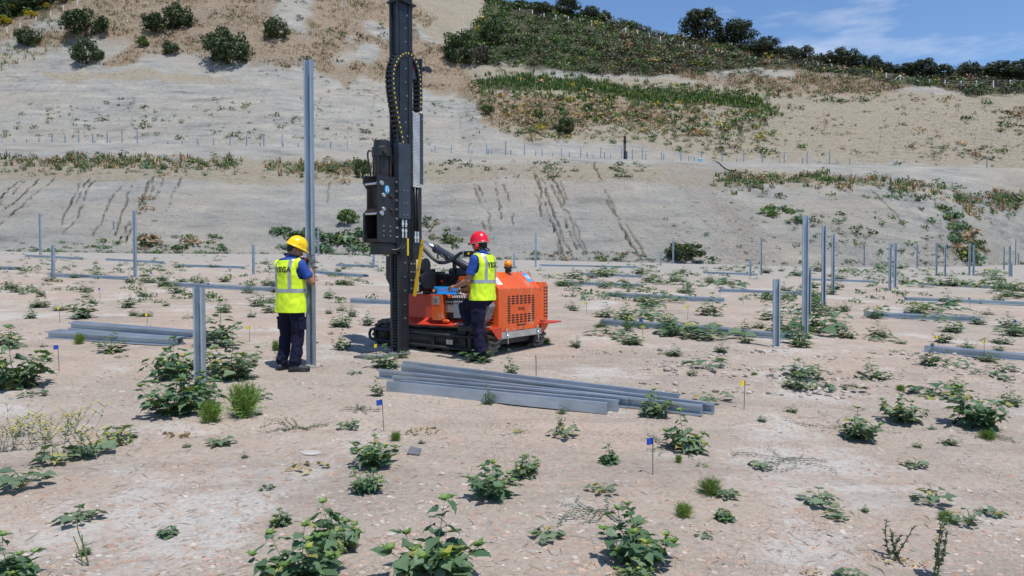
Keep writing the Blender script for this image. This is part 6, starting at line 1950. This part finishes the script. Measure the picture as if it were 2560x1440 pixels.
for poly, n, sd_ in ((P_STRIP, 420, 21), (P_STRIP2, 170, 22), (P_STRIP3, 420, 23), (P_STRIP4, 110, 24)):
    pts, rr = ragged(poly, int(n * 1.9), sd_)
    for x, y in pts:
        p, k = at_px(x, y); z = rr.uniform(4, 11) + 10 * rr.random() ** 4
        if rr.random() < .66: m.bush(p, z * k, z * 1.0 * k, rr, 30, rr.choice((2, 3, 3, 5, 2, 0)), .22)
        else: m.tuft(p, 8 * k, rr.uniform(10, 20) * k, rr, 9, rr.choice((0, 1, 2)))
def speckle(poly, n, seed, zr, cols, dens=None, nl=12, up=.7):
    pts, rr = scatter(poly, n, seed, dens)
    for x, y in pts:
        p, k = at_px(x, y); z = 1.5 * rr.uniform(*zr) * (.6 + .9 * rr.random() ** 3)
        m.bush(p, z * k, z * up * k, rr, nl + int(z), rr.choice(cols), .28)
speckle([(0, 240), (960, 240), (960, 352), (0, 345)], 210, 31, (2, 8), (2, 5, 3, 3), lambda x, y: max(0, (y - 225) / 130) * nz(31, 70, 30)(x, y))
speckle([(800, 200), (980, 210), (980, 350), (780, 350)], 90, 32, (2, 5), (0, 2, 5))
speckle([(1060, 245), (1180, 250), (1290, 360), (1060, 365)], 26, 33, (3, 9), (2, 5))
speckle(P_TAN2, 1000, 34, (3, 9), (2, 2, 3, 5, 0, 1), lambda x, y: (1.0 if x < 1950 else .22) * nz(34, 60, 25)(x, y))
speckle([(1200, 235), (1640, 240), (1900, 270), (1950, 390), (1560, 330), (1300, 350)], 520, 35, (3, 9), (2, 2, 3, 0, 1, 1), nz(35, 50, 30))
speckle([(1880, 340), (1960, 300), (1950, 395), (1900, 395)], 40, 36, (4, 9), (2, 2, 6))
speckle([(1060, 402), (1640, 410), (1640, 445), (1060, 448)], 120, 37, (3, 10), (5, 3, 2, 3), nz(37, 60, 40))
speckle([(0, 425), (960, 430), (960, 448), (0, 440)], 110, 38, (2, 5), (2, 0, 5))
speckle([(680, 570), (960, 580), (960, 630), (700, 630)], 60, 39, (8, 18), (5, 3, 2), None, 40, .6)
speckle([(340, 590), (560, 590), (560, 626), (340, 628)], 34, 40, (6, 15), (5, 3, 2, 0), None, 34, .5)
speckle([(40, 605), (340, 600), (340, 628), (40, 628)], 24, 41, (5, 10), (5, 2), None, 24, .5)
speckle([(1060, 540), (1150, 550), (1150, 640), (1060, 620)], 26, 42, (6, 14), (5, 2, 3, 1), None, 34, .8)
speckle([(1880, 480), (2450, 500), (2470, 660), (2000, 640)], 170, 43, (3, 10), (5, 2, 3, 3), nz(43, 60, 40))
speckle([(2340, 510), (2420, 560), (2480, 650), (2400, 655), (2380, 590)], 60, 44, (7, 15), (5, 2, 0, 3), None, 34)
speckle([(1640, 500), (1900, 500), (1960, 640), (1700, 645)], 60, 45, (2, 6), (5, 2))
speckle([(1300, 630), (1640, 632), (1640, 652), (1300, 650)], 30, 46, (6, 12), (5, 2, 0), None, 28, .5)
speckle([(320, 480), (400, 480), (390, 560), (350, 540)], 12, 47, (4, 9), (0, 0, 2))
speckle([(1900, 520), (2010, 520), (2010, 560), (1930, 560)], 22, 48, (6, 12), (5, 2), None, 30)
speckle([(0, 628), (2560, 660), (2560, 668), (0, 640)], 170, 49, (4, 10), (5, 5, 2, 3), None, 22, .5)
speckle([(1210, 240), (1500, 250), (1700, 265), (1900, 280), (1930, 330), (1560, 345), (1330, 350)], 420, 61, (4, 10), (2, 2, 3, 6, 1, 1, 0), nz(61, 80, 40), 20)
speckle([(1580, 205), (2200, 232), (2300, 250), (1900, 262), (1700, 240)], 200, 62, (3, 9), (2, 2, 3, 0, 1), nz(62, 60, 20))
speckle([(1950, 255), (2560, 250), (2560, 400), (1950, 395)], 130, 63, (2, 6), (2, 3, 0, 1, 1), nz(63, 70, 30))
speckle([(2480, 280), (2560, 270), (2560, 340), (2490, 330)], 30, 64, (5, 11), (2, 3, 0), None, 24, .4)
speckle([(2330, 365), (2500, 365), (2500, 400), (2300, 395)], 46, 65, (4, 10), (2, 3, 0, 0), None, 22, .4)
speckle([(420, 0), (1100, 0), (1100, 220), (420, 170)], 150, 66, (3, 8), (4, 2, 0, 0), nz(66, 60, 40), 16)
m.build('slope_weeds', MS, 'weeds dotted over the graded slopes and along the crest', 'weeds')
# the many far weeds that merge into one cover
m = Mass(); rr = random.Random(55)
for k_ in range(1700):
    x, y = rr.uniform(-40, 2600), (rr.uniform(640, 760) if k_ % 2 else rr.uniform(632, 690))
    if 940 < x < 1400 and y > 690: continue
    if rr.random() > nz(56, 130, 22)(x, y): continue
    p = G(x, y)
    if p.y > 54: continue
    k = p.y / FPX; z = (y - 600) / 90 * rr.uniform(6, 15)
    m.bush(p, z * k, z * .6 * k, rr, 26, rr.choice((5, 5, 5, 2)), .24)
m.build('weed_cover', MS, 'low grey-green weeds spread over the far part of the plot', 'weeds')

# ================================================================== fences on the hill
M_POST = mat('white_fence_post', (.68, .67, .64), .6, 0, .1, 4)
M_FWIRE = mat('fence_wire', (.22, .22, .22), .5, .5, .1, 4)
def fence(label, posts, braced=()):
    pts = []
    for x, t_, b_ in posts:
        p = hit(x, b_); pts.append((p, max(.9, (b_ - t_) * p.y / FPX)))
    F_ = thing('fence', label, 'fence', pts[0][0])
    o0 = pts[0][0]
    for i, (p, h) in enumerate(pts):
        q_ = p - o0; w = .00026 * p.y * 2.3
        po = MB().box((q_.x - w, q_.y - w, q_.z - .4), (q_.x + w, q_.y + w, q_.z + h)).build('post', M_POST, F_)
        if posts[i][0] in braced:
            for sx in (-1, 1):
                MB().cyl((q_.x, q_.y, q_.z + h * .9), (q_.x + sx * h * 1.0, q_.y, q_.z + h * .05), w * .8, w * .8, 6).build('brace', M_POST, po)
    for f_ in (.3, .6, .9):
        MB().tube([(p - o0) + Vector((0, 0, h * f_)) for p, h in pts], .016, 4).build('wire', M_FWIRE, F_)
fence('white-posted wire fence climbing across the upper left corner', [(-60, 98, 112), (-20, 80, 95), (18, 67, 81), (51, 58, 70), (91, 44, 52), (127, 30, 38), (159, 16, 23), (194, 0, 10), (225, -14, -4)])
fence('long white-posted wire fence along the right-hand hill below the trees', [(1240, 6, 16), (1269, 13, 26), (1299, 21, 32), (1331, 25, 38), (1360, 33, 43), (1390, 37, 48), (1421, 41, 54), (1450, 47, 58), (1479, 51, 65), (1508, 57, 71), (1536, 62, 73), (1564, 69, 82), (1594, 76, 88), (1623, 83, 95), (1651, 91, 103), (1680, 97, 109), (1709, 105, 119), (1738, 113, 124), (1790, 122, 133), (1840, 132, 142), (1888, 142, 152), (1948, 149, 160), (2014, 152, 162), (2045, 157, 167), (2079, 161, 174), (2111, 166, 177), (2146, 172, 183), (2180, 176, 188), (2215, 182, 194), (2250, 187, 200), (2285, 194, 206), (2323, 198, 212), (2362, 200, 214), (2402, 202, 219), (2441, 202, 220), (2483, 201, 219), (2525, 200, 216), (2570, 200, 216), (2615, 200, 216)], (1269, 1564, 2250))

# ================================================================== on the bench of the cutting
def bench_pt(px, back=1.6):
    c = int(np.argmin(np.abs(COLS - px)))
    y = L3d[c] + back
    u = (px - 1280) / FPX
    return Vector((u * y, y, float(np.interp(y, YY[:, c], ZZ[:, c])) + CZ))
BP = [(10, 352, 356), (41, 349, 354), (71, 347, 353), (102, 345, 353), (135, 341, 353), (167, 338, 354), (201, 335, 355), (236, 334, 356), (272, 331, 356), (309, 326, 357), (347, 325, 358), (387, 354, 359), (423, 353, 360), (459, 351, 361), (497, 347, 362), (537, 345, 363), (578, 342, 365), (619, 339, 365), (662, 338, 366), (708, 334, 366), (748, 356, 367), (828, 353, 370), (870, 352, 371),
      (1088, 363, 379), (1129, 362, 381), (1173, 361, 382), (1217, 361, 383), (1264, 353, 386), (1311, 357, 388), (1355, 372, 388), (1403, 371, 390), (1451, 371, 392), (1501, 367, 394), (1553, 367, 396), (1580, 372, 398), (1605, 366, 398), (1652, 379, 398), (1701, 377, 399), (1752, 377, 396), (1803, 377, 401), (1857, 372, 404), (1904, 380, 405), (1958, 380, 406), (2015, 379, 407), (2071, 377, 408), (2121, 395, 408), (2463, 394, 413)]
BS = [(241, 352, 356), (279, 350, 357), (653, 356, 366), (710, 358, 366), (1080, 372, 380), (1180, 375, 382), (1221, 374, 384), (1229, 377, 384), (1277, 375, 386), (1339, 376, 389), (1381, 381, 390), (1423, 380, 391), (1467, 380, 392), (1482, 386, 392), (1510, 380, 394), (1525, 386, 396), (1613, 383, 397), (1658, 383, 399), (1720, 390, 399), (1734, 391, 400), (1840, 394, 404), (1947, 395, 406), (2004, 394, 406), (2090, 398, 408)]
rb = random.Random(8)
for lst, lab, grp in ((BP, 'thin pile in the row standing along the upper bench', 'piles along the upper bench'), (BS, 'short pile stub in the row along the upper bench', 'short piles along the upper bench')):
    for ib, (x, t_, b_) in enumerate(lst):
        p = bench_pt(x, rb.uniform(.8, 2.2))
        d = ray(x, t_); h = CZ + d.z * (p.y / d.y) - p.z
        o = inst('steel_pile', PILE, None, Matrix.Translation((p.x, p.y, p.z - .3)) @ Matrix.Rotation(R(rb.uniform(-20, 10)), 4, 'Z') @ Matrix.Diagonal((1.25, 1.25, max(.3, h) + .3, 1)))
        tag(o, '%s, %s from the left' % (lab, nth(ib + 1)), 'pile', grp)
# second pile driver up there
p = bench_pt(1561, 2.5); k = p.y / FPX
rig = thing('pile_driver', 'small distant black pile driver on the upper bench', 'pile driver', p, R(-20))
MB().box((-.55 * k * 5, -.2, 0), (-.2 * k * 5, .2, 58 * k)).build('mast', M_BLACK, rig, False, .01)
MB().box((-1.5 * k, -.3, 44 * k), (2.2 * k, .3, 62 * k)).cyl((.4 * k, 0, 62 * k), (.4 * k, 0, 65 * k), .09, .06, 10).build('hammer', M_BLACK, rig, False, .02)
MB().box((-3 * k, -.35, 47.5 * k), (3.5 * k, .35, 49 * k)).build('cross_arm', M_BLACK, rig)
MB().box((.5 * k, -.15, 22 * k), (2.2 * k, .15, 46 * k)).build('slide', M_BLACK, rig)
MB().box((.8 * k, -.5, 0), (5 * k, .5, 24 * k)).build('carrier', M_NAVY, rig, False, .04)
MB().tube([(5 * k, -.3, 20 * k), (6.5 * k, -.3, 13 * k), (5.2 * k, -.3, 6 * k)], .03, 6).build('hose', mat('blue_hose', (.02, .06, .25), .5), rig)
p = bench_pt(1749, 1.0)
cool = thing('cool_box', 'small light-blue cool box with white lid on the upper bench', 'cool box', p)
MB().box((-.26, -.18, 0), (.26, .18, .38)).build('box', mat('cool_box_blue', (.10, .40, .68), .5), cool, False, .02)
MB().box((-.28, -.2, .38), (.28, .2, .48)).build('lid', M_WHITE, cool, False, .02)
p = bench_pt(1546, 1.0)
tag(MB().prism([(-.2, 0), (.2, 0), (.16, .12), (-.05, .17), (-.18, .1)], 'y', -.12, .12).build('red_bag', M_REDP, None, False, .03), 'tiny red bag on the bench beside the distant pile driver', 'bag').location = p
hp_ = [hit(x, y) + Vector((0, 0, .08)) for x, y in ((1782, 403), (1792, 405), (1800, 411), (1808, 419), (1818, 425), (1832, 430), (1850, 433), (1866, 434))]
tag(MB().tube(smooth_path(hp_, 4), .06, 6).build('black_pipe', M_HOSE, None, True), 'black pipe hanging over the edge of the upper bench', 'pipe')
# ground anchors in columns on the right-hand slope
an = MB().box((-.02, -.02, -.3), (.02, .02, .5)).box((-.2, -.03, .22), (.2, .03, .25)).box((-.035, -.035, .5), (.035, .035, .53)).mesh('slope_anchor'); an.materials.append(M_GALV_D)
for (xa, ya), (xb, yb) in (((2218, 283), (2188, 400)), ((2254, 283), (2228, 402)), ((2289, 284), (2263, 404)), ((2325, 284), (2310, 395)), ((2365, 284), (2350, 405)), ((2404, 281), (2394, 402)), ((2440, 281), (2439, 396)), ((2479, 278), (2480, 398)), ((2520, 280), (2523, 405)), ((2556, 285), (2562, 400))):
    for i in range(11):
        f_ = (i + rb.uniform(-.35, .35)) / 10
        if rb.random() < .25: continue
        p = hit(xa + (xb - xa) * f_ + rb.uniform(-3, 3), ya + (yb - ya) * f_)
        tag(inst('slope_anchor', an, None, Matrix.Translation(p) @ Matrix.Rotation(R(rb.uniform(-25, 25)), 4, 'Z')), 'small steel anchor in the columns across the far right slope', 'anchor', 'anchors on the right-hand slope')

# ================================================================== loose shale, stones, litter
rs = np.random.RandomState(3)
def flakes(n, pxr, pyr, smin, smax, name, cols, lab, powr=2.2):
    V = []; F = []; MI = []
    xs = rs.uniform(*pxr, n * 2); ys = rs.uniform(*pyr, n * 2)
    P_ = [ray(float(x), float(y)) for x, y in zip(xs, ys)]
    X = []; Y = []
    for d in P_:
        t_ = CZ / (.05 * d.y - .025 * d.x - d.z); X.append(d.x * t_); Y.append(d.y * t_)
    X = np.array(X); Y = np.array(Y)
    den = .5 + .9 * fbm(X / 1.4, Y / 1.4, 41, 3)
    keep = rs.uniform(0, 1, n * 2) < np.clip(den, .04, 1)
    X = X[keep][:n]; Y = Y[keep][:n]; Z = gz_np(X, Y)
    for i in range(len(X)):
        s = smin + (smax - smin) * rs.rand() ** powr
        m_ = rs.randint(4, 7); a0 = rs.rand() * 6.28; o = len(V); th = s * rs.uniform(.12, .3)
        tx, ty = rs.normal(0, .16, 2)
        for lay in (0, 1):
            for q_ in range(m_):
                a_ = a0 + 6.283 * q_ / m_
                rr_ = s * (.65 + .5 * ((q_ * 7919 + i * 31) % 97) / 97) * (1 - .18 * lay)
                dx, dy = math.cos(a_) * rr_, math.sin(a_) * rr_ * .75
                V.append((X[i] + dx, Y[i] + dy, Z[i] - .003 + lay * th + dx * tx + dy * ty))
        F.append(tuple(range(o + m_, o + 2 * m_)))
        c_ = int(rs.choice(len(cols), p=[c[1] for c in cols]))
        MI.append(c_)
        for q_ in range(m_):
            F.append((o + q_, o + (q_ + 1) % m_, o + m_ + (q_ + 1) % m_, o + m_ + q_)); MI.append(c_)
    me = bpy.data.meshes.new(name); me.from_pydata(V, [], F); me.polygons.foreach_set('material_index', MI)
    for c in cols: me.materials.append(c[0])
    me.update(); o = bpy.data.objects.new(name, me); COL.objects.link(o); o['kind'] = 'stuff'; tag(o, lab, 'gravel')
S1 = mat('pink_shale', (.42, .27, .20), .9, 0, .2, 3, col2=(.50, .36, .28)); S2 = mat('pale_shale', (.46, .40, .345), .9, 0, .15, 3); S3 = mat('grey_shale', (.30, .275, .25), .9, 0, .2, 3); S4 = mat('clod', (.35, .30, .255), .95, 0, .2, 5)
flakes(11000, (-120, 2680), (930, 1470), .005, .030, 'shale_flakes', [(S1, .30), (S2, .25), (S3, .12), (S4, .33)], 'broken pink and grey shale flakes strewn over the foreground')
flakes(7500, (-60, 2620), (760, 1000), .008, .038, 'shale_chips', [(S1, .26), (S2, .22), (S3, .17), (S4, .35)], 'shale chips and clods on the middle ground')
flakes(5000, (-120, 2680), (1050, 1475), .003, .010, 'grit', [(S1, .2), (S2, .3), (S3, .25), (S4, .25)], 'fine grit on the foreground soil', 1.2)
# clods turned up along the ruts, and dry twigs
def along(n, name, lab, smin, smax):
    V = MB(); rr = random.Random(91)
    for k in range(n):
        x0, y0, kk, c = rr.choice(RUTS[:4]); dx = rr.uniform(0, 8); x = x0 + dx
        y = y0 + kk * dx + c * dx * dx + rr.choice((-1, 1)) * abs(rr.gauss(.24, .09))
        if float(vnoise(x / .8, y / .8, 44)) < -.1: continue
        s = rr.uniform(smin, smax) * (1 + rr.random() ** 4)
        V.ell((x, y, gz(x, y) + s * .2), (s, s * rr.uniform(.6, 1), s * rr.uniform(.35, .7)), 6, 4, mi=rr.choice((0, 0, 1, 2)), rot=Euler((rr.uniform(-.4, .4), rr.uniform(-.4, .4), rr.uniform(0, 6))).to_matrix())
    o = V.build(name, [S4, S3, S2]); o['kind'] = 'stuff'; tag(o, lab, 'clods')
V = MB(); rr = random.Random(95)
for (x_, y_) in ((775, 915), (497, 985), (1942, 869), (2013, 842), (2060, 769), (337, 695), (131, 700), (633, 685), (2022, 787), (2083, 735)):
    c_ = G(x_, y_)
    for k in range(70):
        a_ = rr.uniform(0, 6.28); q_ = abs(rr.gauss(.06, .07)) + .03; s = rr.uniform(.008, .028)
        x, y = c_.x + math.cos(a_) * q_, c_.y + math.sin(a_) * q_
        V.ell((x, y, gz(x, y) + s * .3), (s, s * .8, s * .6), 6, 4, mi=rr.choice((0, 0, 1, 2)), rot=Euler((rr.uniform(-.5, .5), 0, rr.uniform(0, 6))).to_matrix())
o = V.build('pile_spoil', [S4, S3, S2]); o['kind'] = 'stuff'; tag(o, 'crumbs of earth heaved up round the feet of the driven piles', 'clods')
along(1500, 'clods', 'clods of dry earth turned up along the ruts right of the machine', .012, .035)
V = MB(); rr = random.Random(92)
for k in range(600):
    p = G(rr.uniform(-60, 2620), rr.uniform(900, 1465)); a_ = rr.uniform(0, 3.14); L = rr.uniform(.012, .06)
    d = Vector((math.cos(a_), math.sin(a_), rr.uniform(-.1, .1))) * L; s_ = Vector((-math.sin(a_), math.cos(a_), 0)) * .0016
    V.add([p - d - s_, p - d + s_, p + d + s_ + Vector((0, 0, .006)), p + d - s_ + Vector((0, 0, .006)), p + Vector((0, 0, .008))], [(0, 1, 4), (1, 2, 4), (2, 3, 4), (3, 0, 4)], None, rr.choice((0, 0, 1)))
o = V.build('dry_twigs', [mat('grey_twig', (.24, .20, .155), .9), mat('straw_bit', (.38, .30, .17), .9)]); o['kind'] = 'stuff'; tag(o, 'bits of dry twig and straw on the foreground soil', 'twigs')
# rubble that has run down the slope
V = MB(); rr = random.Random(12)
pts, rr = scatter(P_RUB, 600, 71)
for x, y in pts:
    p, k = at_px(x, y); s = rr.uniform(.03, .10) * (1 + 1.5 * rr.random() ** 5)
    V.ell(p, (s, s * rr.uniform(.6, 1), s * rr.uniform(.4, .7)), 5, 3, mi=rr.choice((0, 0, 1, 1, 2)))
o = V.build('slope_rubble', [S3, S2, S1]); o['kind'] = 'stuff'; tag(o, 'grey and pink rubble run down the slope behind the tall right piles', 'rubble')
# single stones and litter one can point to
def stone(px, py, wpx, lab, m_, fl=.3, name='stone', cat='stone', seed=1):
    p = G(px, py); s = wpx * p.y / FPX / 2; rr = random.Random(seed); mb = MB(); n = 9
    vs = []
    for lay, (z_, q_) in enumerate(((-.2, 1), (.35, 1.05), (.85, .8), (1.0, .35))):
        for i in range(n):
            a_ = 6.283 * i / n; r_ = s * q_ * (.62 + .5 * ((i * 37 + seed * 11) % 9) / 9 + rr.uniform(-.06, .06))
            vs.append((r_ * math.cos(a_), r_ * .8 * math.sin(a_), z_ * s * fl + rr.uniform(-.05, .05) * s * fl))
    fs = [tuple(range(3 * n, 4 * n))]
    for l in range(3):
        for i in range(n): fs.append((l * n + i, l * n + (i + 1) % n, (l + 1) * n + (i + 1) % n, (l + 1) * n + i))
    o = mb.add(vs, fs).build(name, m_, None, False); o.location = p; tag(o, lab, cat)
SW = mat('whitish_stone', (.42, .39, .355), .9, 0, .1, 6, .3, 60)
stone(775, 1133, 64, 'flat whitish stone slab left of the centre foreground', SW, .12, seed=2)
stone(272, 1386, 26, 'pale flat stone in the lower left foreground', SW, .3, seed=3); stone(188, 1382, 22, 'pale stone left of another in the lower left', SW, .35, seed=4)
stone(980, 1338, 34, 'flat whitish stone beside the largest weed', SW, .15, seed=5); stone(2052, 1418, 22, 'pale stone at the bottom right foreground', S2, .3, seed=6)
stone(1385, 1312, 20, 'small grey stone in the centre foreground', S3, .3, seed=7); stone(1115, 1000, 14, 'small stone before the foreground bundle', S2, .4, seed=8)
p = G(1034, 1137)
sh = MB().add([(-.05, -.035, .012), (.055, -.045, .004), (.06, .05, .03), (-.035, .055, .05), (-.05, -.035, .018), (.055, -.045, .010), (.06, .05, .036), (-.035, .055, .056)], [(0, 3, 2, 1), (4, 5, 6, 7), (0, 1, 5, 4), (1, 2, 6, 5), (2, 3, 7, 6), (3, 0, 4, 7)]).build('slate_shard', mat('dark_slate', (.12, .125, .135), .6), None)
sh.location = p; tag(sh, 'dark grey slate shard left of the centre foreground', 'shard')
LD = leaf_mat('withered_leaf', (.30, .22, .12), (.44, .35, .22), .15)
for i, (x, y, w, lab) in enumerate([(770, 1172, 100, 'withered straw-coloured leaves left of the centre foreground'), (2235, 1405, 60, 'withered leaves beside the grey stalks at lower right'), (2285, 1412, 50, 'withered leaves right of another clump at lower right'), (2040, 1440, 60, 'withered leaves cut by the bottom edge at the right'), (450, 1088, 90, 'dry straw lying below the feathery plants'), (1060, 1085, 80, 'brownish withered tangle right of the blue flag')]):
    rr = random.Random(60 + i); p = G(x, y); w_ = w * p.y / FPX / 2; lv = []
    for k in range(16):
        a_ = rr.uniform(0, 6.28); q_ = rr.random() ** .5 * w_
        b2 = rr.uniform(0, 6.28)
        lv.append((Matrix.Translation((math.cos(a_) * q_, math.sin(a_) * q_ * .8, .012 + rr.uniform(0, .02))) @ frame_from(Vector((math.cos(b2), math.sin(b2), rr.uniform(-.1, .4))), roll=rr.uniform(-.9, .9)) @ Matrix.Scale(w_ * rr.uniform(.25, .5), 4) @ Matrix.Diagonal((.8, 1, 2, 1)), 0))
    o = joined(lv, True).build('withered_plant', LD, None, True); o.location = p; tag(o, lab, 'plant')
